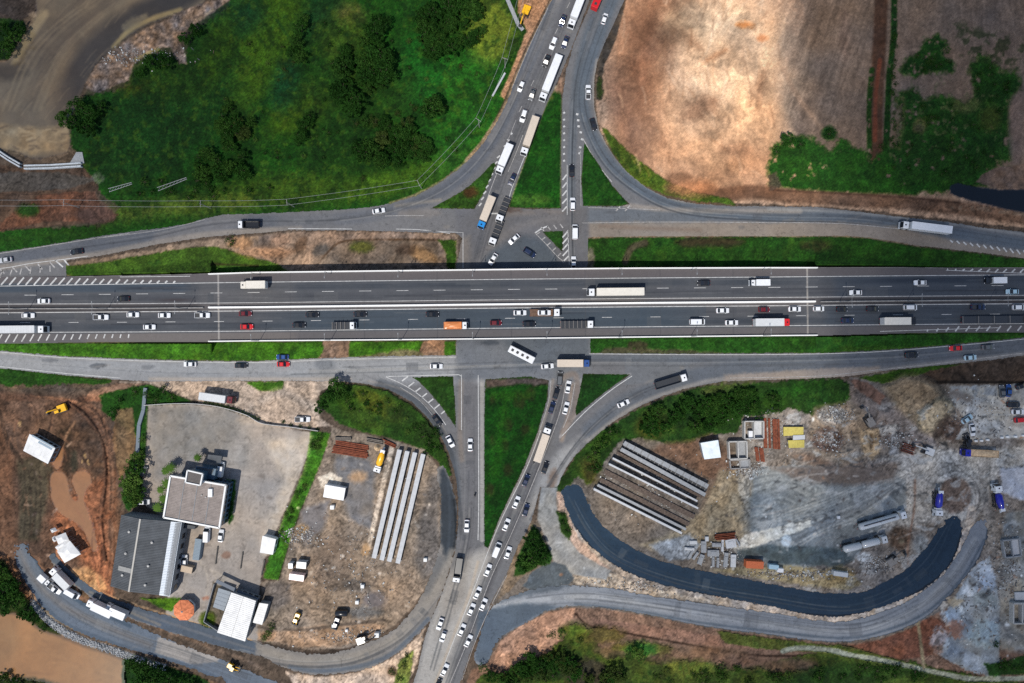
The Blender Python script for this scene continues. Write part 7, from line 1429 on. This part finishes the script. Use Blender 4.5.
for (u, v, l, a, lb) in [(217, 555, 6.2, 83, 'thin dark pipe lying in the office yard, left of the pair'), (242, 560, 5.8, 82, 'thin dark pipe lying in the office yard, right of the pair'), (263.5, 567, 5.6, 78, 'brownish pipe lying by the green strip below the small white hut')]:
    x, y, _ = P(u, v); b = MB(); d = Vector((math.cos(math.radians(a)), math.sin(math.radians(a)), 0)) * l / 2; c_ = Vector((x, y, .28)); b.bar(c_ - d, c_ + d, .22, 8); b.box((x - d.x * .7, y - d.y * .7, .06), (.6, .5, .1)); b.box((x + d.x * .7, y + d.y * .7, .06), (.6, .5, .1)); tag(b.build('pipe', mat('dark_pipe', (.08, .075, .07), .7)), lb, 'pipe')
# street lamps and power line
steel = mat('galvanised_steel', (.25, .26, .27), .6, metal=.3); LM = {}
def lamp(u, v, zb, h, arms, lb, group):
    x, y, _ = P(u, v, zb + h); r = empty('street_lamp', (x, y, zb)); tag(r, lb, 'street lamp', group)
    for nm, fn in (('pole', lambda: MB().bar((0, 0, 0), (0, 0, h), .11, 8, .06)),): V(nm, cached(('lp', h), fn, nm, steel), r)
    for s in arms:
        V('arm', cached(('la', h, s), lambda: MB().bar((0, 0, h - .1), (0, s * 1.6, h + .2), .05, 6), 'arm', steel), r); V('lamp_head', cached(('lh', h, s), lambda: MB().cbox((0, s * 1.9, h + .2), (.26, .7, .14), .04), 'lamp_head', steel), r)
for i, u in enumerate((9, 92, 175)): lamp(u, float(med(u)) - .3, float(zhw(u)), 9.5, (-1, 1), f'double-armed street lamp in the median left of the flyover, {ORD[i]} from the left', 'median street lamps')
for i, u in enumerate((852, 922, 1008)): lamp(u, float(med(u)) - .3, float(zhw(u)), 9.5, (-1, 1), f'double-armed street lamp in the median right of the flyover, {ORD[i]} from the left', 'median street lamps')
for i, u in enumerate((251, 324.5, 398, 472.5, 547, 622, 697, 771)):
    for s, lst, nm in ((-1, HW_TOP, 'upper'), (1, HW_BOT[::-1], 'lower')):
        v = float(np.interp(u, [p[0] for p in lst], [p[1] for p in lst])) + s * .2; lamp(u, v + (0.6 if s < 0 else -.6), float(zhw(u)), 8.0, (s,), f'thin street lamp on the {nm} parapet of the flyover, {ORD[i]} from the left', 'parapet street lamps')
for (u, v, a, lb) in [(691, 198, 60, 'street lamp leaning shadow on the verge of the upper right slip road'), (103, 374, 0, ''), (278, 388, 0, ''), (150, 372, 0, '')]: pass
wood = mat('grey_pole', (.30, .29, .27), .8); poles = [(-40, 203), (66, 203.5), (202, 204.5), (288, 203), (419, 184), (478.5, 121), (505, 60), (528, -30)]; tops = []
for i, (u, v) in enumerate(poles):
    x, y, _ = P(u, v, 7); r = empty('utility_pole', (x, y, 0)); tag(r, f'thin grey utility pole beside the upper left field, {ORD[i]} from the left', 'utility pole', 'utility poles of the upper left field')
    nx = poles[min(i + 1, 7)]; pv = poles[max(i - 1, 0)]; a = math.atan2(-(nx[1] - pv[1]), nx[0] - pv[0]) + math.pi / 2; r.rotation_euler.z = a
    V('pole', cached('up', lambda: MB().bar((0, 0, -.2), (0, 0, 8.6), .15, 8, .1), 'pole', wood), r); V('crossarm', cached('uc', lambda: MB().box((0, 0, 8.2), (2.2, .12, .14)), 'crossarm', wood), r)
    for k in (-1, 0, 1): V('insulator', cached('ui', lambda: MB().bar((0, 0, 8.25), (0, 0, 8.5), .06, 6), 'insulator', bm_), r, (k * 1.0, 0, 0))
    tops.append([(x + k * math.cos(a), y + k * math.sin(a), 8.5) for k in (-1, 1)])
for k in (0, 1):
    b = MB()
    for i in range(7):
        p0, p1 = Vector(tops[i][k]), Vector(tops[i + 1][k]); pr = p0
        for j in range(1, 9): t = j / 8; pt = p0.lerp(p1, t) - Vector((0, 0, 1.2 * 4 * t * (1 - t))); b.bar(pr, pt, .035, 4); pr = pt
    tag(b.build('power_cable', mat('cable_metal', (.35, .36, .36), .5)), ['power cable nearer the field', 'power cable nearer the road'][k] + ' strung between the thin grey utility poles', 'cable')
for (u0, v0, u1, v1, lb) in [(108, 190, 131, 183, 'left pale pylon lying flattened in the upper left grass'), (157, 189, 186, 178, 'right pale pylon lying flattened in the upper left grass')]:
    b = MB()
    A, B_ = Vector(P(u0, v0, 1)), Vector(P(u1, v1, 1)); A.z = B_.z = .6; d = (B_ - A).normalized(); n_ = Vector((-d.y, d.x, 0)); L = (B_ - A).length
    for s in (-.6, .6): b.bar(A + n_ * s, B_ + n_ * s * .5, .09, 5)
    for j in range(9): t = j / 8; b.bar(A + d * L * t - n_ * (.6 - .3 * t), A + d * L * min(1, t + .12) + n_ * (.6 - .3 * t), .06, 4)
    tag(b.build('lattice_mast', steel), lb, 'lattice mast')
b = MB(); b.bar(P(505, 73, 1)[:2] + (1.0,), P(492.5, 96, 1)[:2] + (1.0,), .35, 8); tag(b.build('steel_pipe', bm_), 'pale pipe lying on the slope beside the north road', 'pipe')
for (u, v, lb) in [(178, 205.5, 'billboard post'), (712, 0, '')]: pass
# ================================================================== trees and bushes
def leafmat(name, c, c2):
    m = bpy.data.materials.new(name); m.use_nodes = True; nt = m.node_tree; b = nt.nodes['Principled BSDF']; b.inputs['Roughness'].default_value = .75; b.inputs['Specular IOR Level'].default_value = .04
    oi = nt.nodes.new('ShaderNodeObjectInfo'); ge = nt.nodes.new('ShaderNodeNewGeometry'); ad = nt.nodes.new('ShaderNodeMath'); ad.operation = 'MULTIPLY_ADD'; ad.inputs[1].default_value = .55
    ml = nt.nodes.new('ShaderNodeMath'); ml.operation = 'MULTIPLY'; ml.inputs[1].default_value = .45
    nt.links.new(oi.outputs['Random'], ml.inputs[0]); nt.links.new(ge.outputs['Random Per Island'], ad.inputs[0]); nt.links.new(ml.outputs[0], ad.inputs[2])
    r = nt.nodes.new('ShaderNodeValToRGB'); r.color_ramp.elements[0].color = (*c, 1); r.color_ramp.elements[1].color = (*c2, 1); nt.links.new(ad.outputs[0], r.inputs[0]); nt.links.new(r.outputs[0], b.inputs['Base Color'])
    return m
LF = {'dark': leafmat('dark_foliage', (.006, .022, .004), (.024, .074, .011)), 'mid': leafmat('mid_foliage', (.010, .034, .006), (.040, .096, .015)), 'lime': leafmat('bright_foliage', (.028, .066, .012), (.09, .16, .028)), 'olive': leafmat('olive_foliage', (.018, .034, .008), (.055, .085, .018))}
bark = mat('bark', (.09, .07, .05), .9, var=.3)
def crown_mesh(seed, kind, n):
    rg = np.random.RandomState(seed); V_ = []; F_ = []
    lobes = [(math.cos(t_) * q_, math.sin(t_) * q_, rg.uniform(-.3, .5) * (1.2 - q_), rg.uniform(.16, .38)) for t_, q_ in [(rg.uniform(0, 6.3), rg.uniform(.1, .95) ** .7) for _ in range(22)]] + [(0, 0, .1, .45)]
    for i in range(n):
        lx, ly, lz, lr = lobes[rg.randint(len(lobes))]; d = rg.normal(size=3); d /= np.linalg.norm(d); rr = lr * rg.uniform(.55, 1.04)
        if d[2] < -.5: d[2] *= -.4
        p = np.array([lx, ly, lz]) + d * rr * np.array([1, 1, .75]); s = rg.uniform(.035, .10)
        nn = d + rg.normal(size=3) * .6; nn /= np.linalg.norm(nn); a = np.cross(nn, rg.normal(size=3)); a /= np.linalg.norm(a); c = np.cross(nn, a)
        k = len(V_); V_ += [tuple(p + a * s + c * s * .3), tuple(p + c * s * .9), tuple(p - a * s + c * s * .1), tuple(p - c * s * .8 + nn * s * .3)]; F_.append((k, k + 1, k + 2, k + 3))
    b = MB(); b.add(V_, F_); me = bpy.data.meshes.new('crown'); me.from_pydata(b.v, [], b.f); me.materials.append(LF[kind]); return me
def trunk_mesh(seed):
    rg = random.Random(seed); b = MB(); b.bar((0, 0, -1.15), (rg.uniform(-.05, .05), rg.uniform(-.05, .05), -.2), .075, 8, .05)
    for i in range(6): a = i * 1.05 + rg.random(); b.bar((0, 0, rg.uniform(-.5, -.15)), (.5 * math.cos(a), .5 * math.sin(a), rg.uniform(.0, .4)), .035, 5, .012)
    return b.mesh('trunk', bark)
CR = {(k, i): crown_mesh(10 * i + j, k, 1500) for j, k in enumerate(LF) for i in range(3)}; TR = [trunk_mesh(i) for i in range(3)]
BU = {(k, i): crown_mesh(77 + 10 * i + j, k, 420) for j, k in enumerate(LF) for i in range(3)}
rt = random.Random(5)
def tree(u, v, rad, kind, lb, group, name='tree', cat='tree', hgt=None):
    """crown centre at plan (u, v), rad in plan units"""
    r_ = rad * S; big = name == 'tree'; hz = (hgt or (r_ * .95 if big else r_ * .45)); x, y, _ = P(u, v, hz)
    iu, iv = int(np.clip(round(u) + 60, 0, 1143)), int(np.clip(round(v) + 60, 0, 802)); z0 = float(G.Z[iv, iu])
    r = empty(name, (x, y, z0), rt.uniform(0, 6.3)); tag(r, lb, cat, group); k = rt.randrange(3); sc_ = (r_ * rt.uniform(.95, 1.1), r_ * rt.uniform(.95, 1.1), r_ * rt.uniform(.8, 1.0))
    c = V('crown' if big else 'foliage', (CR if big and rad > 5 else BU)[(kind, k)], r, (0, 0, hz)); c.scale = sc_
    t = V('trunk' if big else 'stem', TR[k], r, (0, 0, hz)); t.scale = (r_, r_, (hz + .3) / 1.1)
def clump(spots, kinds, lb, group, **kw):
    for u, v, rad in spots: tree(u, v, rad, rt.choice(kinds), lb, group, **kw)
def scatter(cx_, cy_, rx, ry, n, r0, r1, rot=0):
    out = []; a = math.radians(rot)
    for i in range(n):
        t = rt.uniform(0, 6.3); q_ = math.sqrt(rt.random()); dx, dy = rx * q_ * math.cos(t), ry * q_ * math.sin(t); out.append((cx_ + dx * math.cos(a) - dy * math.sin(a), cy_ + dx * math.sin(a) + dy * math.cos(a), rt.uniform(r0, r1)))
    return out
clump([(64, 118, 8), (78, 106, 9), (90, 115, 9), (76, 124, 8), (100, 108, 7), (88, 130, 8)], ['dark', 'dark', 'mid'], 'dark tree in the small grove at the right bank of the upper left river', 'grove by the upper left river')
clump(scatter(362, 66, 26, 44, 34, 5, 11, 20) + [(380, 25, 10), (340, 95, 9), (352, 110, 9)], ['dark', 'dark', 'mid'], 'dark tree in the tall thicket at the centre of the upper left field', 'central thicket of the upper left field')
clump(scatter(392, 142, 40, 24, 34, 4, 9, 5), ['dark', 'mid', 'dark', 'olive'], 'tree in the thicket below the centre of the upper left field', 'lower thicket of the upper left field')
clump(scatter(452, 22, 32, 26, 30, 5, 10, 0), ['dark', 'dark', 'mid'], 'dark tree in the thicket at the top of the field beside the north road', 'top thicket of the upper left field')
clump(scatter(437, 48, 12, 10, 5, 6, 9), ['dark', 'mid'], 'dark tree in the thicket at the top of the field beside the north road', 'top thicket of the upper left field')
clump(scatter(236, 130, 16, 28, 16, 4, 8), ['dark', 'mid', 'olive'], 'tree in the loose column right of the upper left river grove', 'loose column of trees in the field'); clump(scatter(224, 165, 30, 18, 20, 4, 8), ['dark', 'mid'], 'tree in the loose column right of the upper left river grove', 'loose column of trees in the field')
clump([(300, 28, 8), (297, 42, 7), (301, 58, 7), (292, 52, 6), (304, 20, 6)], ['dark', 'mid'], 'small dark tree in the row between the yellowish meadow and the central thicket', 'row of small trees')
clump([(305, 125, 7), (300, 137, 7), (309, 118, 6)], ['dark'], 'small dark tree left of the lower thicket', 'three small trees'); tree(434, 106, 11, 'mid', 'lone round mid green tree on the grass between the thickets and the north road', None); tree(426, 112, 7, 'dark', 'small dark tree against the lone round tree near the north road', None)
clump(scatter(190, 190, 90, 10, 16, 3, 6), ['mid', 'dark'], 'shrub in the loose belt under the upper left field', 'shrub belt', name='shrub', cat='shrub')
clump(scatter(340, 100, 150, 80, 60, 2.2, 4.2), ['mid', 'dark', 'lime', 'olive'], 'low shrub scattered through the upper left field', 'scattered shrubs of the upper left field', name='shrub', cat='shrub')
clump([(5, 30, 7), (14, 40, 8), (4, 50, 8), (20, 28, 6)], ['dark', 'mid'], 'tree on the far left bank of the upper left river', 'trees on the far left river bank')
clump([(150, 62, 7), (165, 62, 8), (184, 38, 6), (140, 72, 6), (196, 30, 7)], ['dark'], 'dark tree behind the pinkish rocks of the upper river bank', 'trees behind the rocks')
clump([(829, 133, 6.5)], ['dark'], 'round dark bush standing alone in the pale field', None, name='bush', cat='bush'); clump([(786, 140, 7), (776, 152, 5), (800, 145, 5)], ['dark', 'mid'], 'tree at the upper edge of the green patch below the pale field', 'trees below the pale field')
clump(scatter(893, 90, 3, 80, 22, 1.8, 3.2), ['dark', 'mid'], 'small bush along the reddish ditch at top right', 'bushes along the ditch', name='bush', cat='bush')
clump(scatter(940, 140, 60, 36, 30, 2, 4), ['mid', 'dark', 'mid', 'lime'], 'low bush in the green patch at top right', 'bushes of the top right patch', name='bush', cat='bush'); clump(scatter(930, 58, 22, 14, 12, 2, 4), ['dark', 'mid'], 'low bush in the detached green patch at top right', 'bushes of the detached patch', name='bush', cat='bush'); clump(scatter(990, 90, 22, 24, 14, 2, 4), ['dark', 'mid'], 'low bush at the right rim of the top right patch', 'bushes of the right rim', name='bush', cat='bush')
clump([(230, 241, 5.5)], ['olive'], 'lone olive bush on the sandy verge of the upper left slip road', None, name='bush', cat='bush')
clump(scatter(690, 415, 50, 19, 46, 3.5, 8, -10), ['dark', 'dark', 'mid'], 'dark tree in the thicket under the lower right slip road', 'thicket under the lower right slip road'); clump(scatter(745, 405, 36, 14, 22, 3.5, 6.5), ['mid', 'dark', 'mid'], 'mid green tree at the right part of the lower right thicket', 'right part of the lower right thicket')
clump(scatter(600, 445, 22, 6, 9, 4, 7, -38), ['dark', 'mid', 'lime'], 'bush along the bend right of the girder store', 'bushes at the bend', name='bush', cat='bush'); clump(scatter(592, 468, 8, 10, 5, 3, 6), ['olive', 'dark'], 'olive bush at the left end of the girder store', 'olive bushes', name='bush', cat='bush')
clump([(531, 540, 8), (538, 550, 9), (530, 560, 9), (522, 566, 7), (543, 558, 7)], ['dark', 'mid'], 'tree in the triangular grove between diagonal street and gravel ramp', 'triangular grove'); clump([(563, 522, 4), (568, 530, 4), (562, 514, 3)], ['dark'], 'small bush on the sliver beside the fresh asphalt', 'bushes on the sliver', name='bush', cat='bush')
clump([(337, 388, 9), (328, 398, 7), (320, 407, 6), (343, 394, 6)], ['dark', 'mid', 'mid'], 'dark tree at the upper left end of the green mound', 'trees on the mound end'); clump(scatter(385, 412, 48, 14, 20, 2.5, 5, 20), ['mid', 'dark', 'lime'], 'low bush on the green mound inside the left ramp', 'bushes on the mound', name='bush', cat='bush'); clump(scatter(432, 442, 9, 16, 9, 3, 6), ['dark', 'mid'], 'bush at the lower right end of the green mound', 'bushes at the mound end', name='bush', cat='bush')
# office yard
clump([(136, 470, 9), (134, 462, 7), (139, 492, 7), (132, 499, 7), (133, 483, 9), (130, 492, 8), (137, 500, 7), (140, 455, 6), (127, 482, 7), (143, 440, 5)], ['mid', 'lime', 'lime'], 'tree in the dense row on the left edge of the office yard', 'row of trees on the office yard edge'); clump([(148, 395, 5), (163, 392, 7), (156, 400, 5), (172, 398, 5), (120, 400, 5), (113, 412, 6), (135, 392, 5)], ['dark', 'mid'], 'bush in the triangular green above the office yard', 'bushes above the office yard', name='bush', cat='bush')
for i, (u, v, rd) in enumerate([(170, 468, 4.5), (165, 471, 4), (166, 484, 5), (163, 499, 4.5), (157, 508, 5), (197, 458, 3.5), (160, 490, 3.5)]):   # palms
    x, y, _ = P(u, v, 4); r = empty('palm', (x, y, 0), i); tag(r, 'small palm in the row along the left side of the office block', 'palm', 'palms by the office block'); b = MB()
    for k in range(16):
        a = k * .393 + rt.uniform(-.1, .1); pr = Vector((0, 0, 3.9)); 
        for j in range(1, 5):
            t = j / 4; R0 = rd * S * 1.35; pt = Vector((math.cos(a) * R0 * t, math.sin(a) * R0 * t, 3.9 + .5 * t - 1.3 * t * t)); w_ = .34 * (1.15 - t); nn = Vector((-math.sin(a), math.cos(a), 0)) * w_; n0 = Vector((-math.sin(a), math.cos(a), 0)) * .34 * (1.15 - (j - 1) / 4)
            b.add([pr - n0, pr + n0, pt + nn, pt - nn], [(0, 1, 2, 3)]); pr = pt
    b.build('frond', LF['lime'], r); b = MB(); b.bar((0, 0, -.1), (.1, 0, 3.9), .16, 8, .1); b.build('trunk', bark, r)
for i in range(15):
    u = 205 + i * 3.75; v = float(np.interp(u, [205, 226, 245, 262], [402, 407, 413.5, 421])); tree(u, v, 2.6, 'dark', 'clipped dark bush in the hedge above the office yard wall', 'hedge above the office yard wall', name='bush', cat='bush', hgt=.8)
clump([(291 + 9 * i, 425 + i * 1.6, 2.4) for i in range(4)] + [(283, 422, 2.6)], ['dark'], 'small dark bush right of the parked white pickup', 'bushes by the parked pickup', name='bush', cat='bush')
clump(scatter(318, 445, 8, 10, 8, 2.5, 4.5), ['lime', 'mid'], 'bright bush at the top of the green strip', 'bushes on the green strip top', name='bush', cat='bush'); clump(scatter(292, 510, 5, 50, 16, 1.8, 3.4, 22), ['lime', 'mid'], 'bright low bush along the narrow green strip', 'bushes along the green strip', name='bush', cat='bush'); clump([(268, 632, 5), (272, 626, 4), (264, 638, 4), (206, 624, 3.5), (212, 627, 3.5)], ['lime', 'mid'], 'bright bush beside the white hall', 'bushes beside the white hall', name='bush', cat='bush')
clump([(230, 495, 2.6), (231, 503, 2.6), (229, 511, 2.8), (228, 519, 2.6)], ['mid'], 'small bush under the right wall of the office block', 'bushes under the office wall', name='bush', cat='bush')
# bottom left banks
clump([(2, 575, 9), (8, 588, 9), (-4, 598, 10), (16, 600, 9), (26, 612, 8), (6, 606, 9), (34, 618, 6), (44, 628, 5), (14, 585, 7), (-8, 566, 8)], ['dark', 'mid', 'dark'], 'dark tree on the brown river bank at the left edge', 'trees on the left river bank')
clump([(134, 666, 7), (145, 668, 8), (156, 674, 8), (150, 682, 8), (168, 680, 8), (180, 684, 7), (138, 682, 8), (128, 664, 5), (192, 688, 6)], ['mid', 'dark', 'mid'], 'green tree at the bottom edge under the riverside road', 'trees under the riverside road'); clump([(2, 680, 7), (14, 684, 6), (27, 686, 5)], ['olive', 'dark'], 'olive tree in the bottom left corner', 'trees in the bottom left corner')
clump([(490, 676, 6), (500, 681, 7), (512, 684, 8), (483, 668, 5)], ['dark', 'mid'], 'dark tree at the bottom edge under the pinkish slope', 'trees under the pinkish slope')
clump(scatter(545, 670, 42, 13, 32, 4, 8), ['dark', 'mid', 'dark', 'olive'], 'dark tree in the belt at the bottom edge right of the streets', 'tree belt at the bottom edge'); clump(scatter(595, 676, 30, 10, 10, 5, 8), ['olive', 'dark'], 'olive tree in the belt at the bottom edge right of the streets', 'olive trees at the bottom edge')
clump([(637, 652, 6), (641, 658, 5), (630, 655, 5)], ['lime', 'mid'], 'bright tree alone on the slope under the site road', 'bright trees on the slope'); clump(scatter(720, 676, 70, 9, 26, 3, 6), ['mid', 'dark', 'lime', 'olive'], 'bush on the lower right slope', 'bushes on the lower right slope', name='bush', cat='bush'); clump(scatter(870, 674, 60, 8, 22, 3, 6), ['dark', 'mid'], 'dark bush below the pale winding track', 'bushes below the pale track', name='bush', cat='bush'); clump(scatter(560, 640, 26, 10, 8, 2, 4), ['mid', 'lime'], 'small bush on the pinkish slope', 'bushes on the pinkish slope', name='bush', cat='bush')
clump([(407, 655, 3.5), (404, 666, 4), (400, 678, 4), (392, 672, 4)], ['olive', 'mid'], 'bush on the pale verge left of the wide merged street', 'bushes on the pale verge', name='bush', cat='bush'); clump(scatter(1010, 664, 16, 6, 8, 2.5, 4), ['dark', 'mid'], 'dark bush in the lower right corner', 'bushes in the lower right corner', name='bush', cat='bush')
tree(996, 645, 4.5, 'dark', 'single dark round bush on the pale gravel at lower right', None, name='bush', cat='bush')
# rocks along the brown river
b = MB(); rr2 = random.Random(3); stone = mat('revetment_stone', (.30, .31, .32), .9, var=.3)
pts = cr([(33, 603), (46, 618), (62, 630), (82, 640), (112, 650), (140, 660), (165, 668)], False, 40)
for i, (u, v) in enumerate(pts):
    for k in range(7):
        x, y, _ = P(u + rr2.uniform(-2, 2), v + rr2.uniform(-3.4, 3.4)); s_ = rr2.uniform(.18, .5); b.box((x, y, s_ * .3), (s_, s_ * rr2.uniform(.7, 1.3), s_), rr2.uniform(0, 3), top=(.6, .6))
tag(b.build('rock_revetment', stone), kind='stuff')
piles = [(828, 440, 16, 11), (745, 470, 18, 8), (718, 552, 26, 14), (880, 563, 18, 8), (800, 574, 60, 5), (835, 414, 16, 8), (985, 600, 34, 60), (770, 430, 30, 22), (640, 585, 60, 8), (350, 570, 60, 60), (120, 56, 60, 10), (985, 415, 40, 26), (360, 636, 60, 8), (300, 535, 20, 10), (900, 440, 24, 14), (660, 490, 44, 30), (1010, 560, 14, 40)]
for nm, m_, n_, lo, hi, asp in (('rubble', mat('rubble', (.26, .245, .225), .95, var=.4), 2600, .12, .5, 1.3), ('pale_rubble', mat('pale_rubble', (.5, .5, .48), .9, var=.2), 900, .12, .55, 1.6), ('scrap_timber', mat('scrap_timber', (.13, .085, .06), .9, var=.4), 800, .12, .25, 7), ('scrap_metal', mat('scrap_metal', (.07, .075, .085), .7, var=.3), 500, .15, .3, 6)):
    b = MB()
    for i in range(n_):
        x0, y0, rx, ry = rr2.choice(piles); u, v = x0 + rr2.gauss(0, .5) * rx, y0 + rr2.gauss(0, .5) * ry; x, y, _ = P(u, v); s_ = rr2.uniform(lo, hi); iu, iv = int(np.clip(u + 60, 0, 1143)), int(np.clip(v + 60, 0, 802))
        if roadd[iv, iu] < 2 or G.K[iv, iu] in (RIV, YRD): continue
        b.box((x, y, float(G.Z[iv, iu]) + s_ * .2), (s_ * rr2.uniform(1, asp), s_, s_ * .8), rr2.uniform(0, 3), top=(.8, .7))
    tag(b.build(nm, m_), kind='stuff')
# ================================================================== camera, light, sky
cam = bpy.data.objects.new('camera', bpy.data.cameras.new('camera')); COL.objects.link(cam)
cam.location = (0, 0, H); cam.rotation_euler = (0, 0, 0)
cam.data.sensor_width = 36; cam.data.lens = 36 * H / (1024 * S); cam.data.clip_end = 20000
sc.camera = cam
EL = math.radians(61); AZ = (-.5, -.866)
sd = Vector((AZ[0] * math.cos(EL), AZ[1] * math.cos(EL), math.sin(EL)))
sun = bpy.data.objects.new('sun', bpy.data.lights.new('sun', 'SUN')); COL.objects.link(sun)
sun.data.energy = 4.2; sun.data.angle = math.radians(.55); sun.data.color = (1, .95, .87)
sun.rotation_euler = (-sd).to_track_quat('-Z', 'Y').to_euler(); sun.location = (0, 0, 300)
# fair-weather clouds above the camera: their shade lies on the right side and the upper left of the ground
cm = bpy.data.materials.new('cloud_vapour'); cm.use_nodes = True; n_ = cm.node_tree; n_.nodes.remove(n_.nodes['Principled BSDF']); vo = n_.nodes.new('ShaderNodeVolumePrincipled'); vo.inputs['Density'].default_value = .016; vo.inputs['Color'].default_value = (1, 1, 1, 1); n_.links.new(vo.outputs[0], n_.nodes['Material Output'].inputs['Volume'])
def cloud(puffs, alt, lb):
    k = alt / math.tan(EL); bm = bmesh.new()
    for u, v, ru, rv, th in puffs:
        x, y, _ = P(u, v); m4 = Matrix.Translation((x + AZ[0] * k, y + AZ[1] * k, alt)) @ Matrix.Diagonal((ru * S, rv * S, th, 1))
        res = bmesh.ops.create_icosphere(bm, subdivisions=4, radius=1, matrix=m4)
        for q_ in res['verts']:
            d = q_.co - Vector((x + AZ[0] * k, y + AZ[1] * k, alt)); w_ = 1 + .16 * math.sin(q_.co.x * .09 + q_.co.y * .05) * math.cos(q_.co.y * .08 - 1) + .07 * math.sin(q_.co.x * .2 + 2) * math.sin(q_.co.y * .23); q_.co = q_.co - d + d * w_
    me = bpy.data.meshes.new('cloud'); bm.to_mesh(me); bm.free(); me.materials.append(cm); o = link(bpy.data.objects.new('cloud', me)); tag(o, kind='structure'); return o
cloud([(1020, 330, 215, 430, 38)], 560, '')
cloud([(930, 40, 150, 180, 22)], 500, '')
cloud([(850, 560, 220, 130, 20)], 470, '')
cloud([(110, 60, 330, 190, 12)], 520, '')
w = bpy.data.worlds.new('World'); sc.world = w; w.use_nodes = True; nt = w.node_tree
bg = nt.nodes['Background']; sky = nt.nodes.new('ShaderNodeTexSky'); sky.sky_type = 'NISHITA'; sky.sun_disc = False
sky.sun_elevation = EL; sky.sun_rotation = math.atan2(AZ[0], AZ[1])
nt.links.new(sky.outputs[0], bg.inputs[0]); bg.inputs[1].default_value = .13
vs_ = sc.view_settings; vs_.view_transform = 'Standard'; vs_.look = 'None'; vs_.gamma = 1; vs_.exposure = -0.08; vs_.use_curve_mapping = False
sc.render.engine = 'CYCLES'; sc.cycles.max_bounces = 5; sc.cycles.diffuse_bounces = 2; sc.cycles.glossy_bounces = 2; sc.cycles.transparent_max_bounces = 8
sc.cycles.use_denoising = False; sc.cycles.volume_bounces = 0
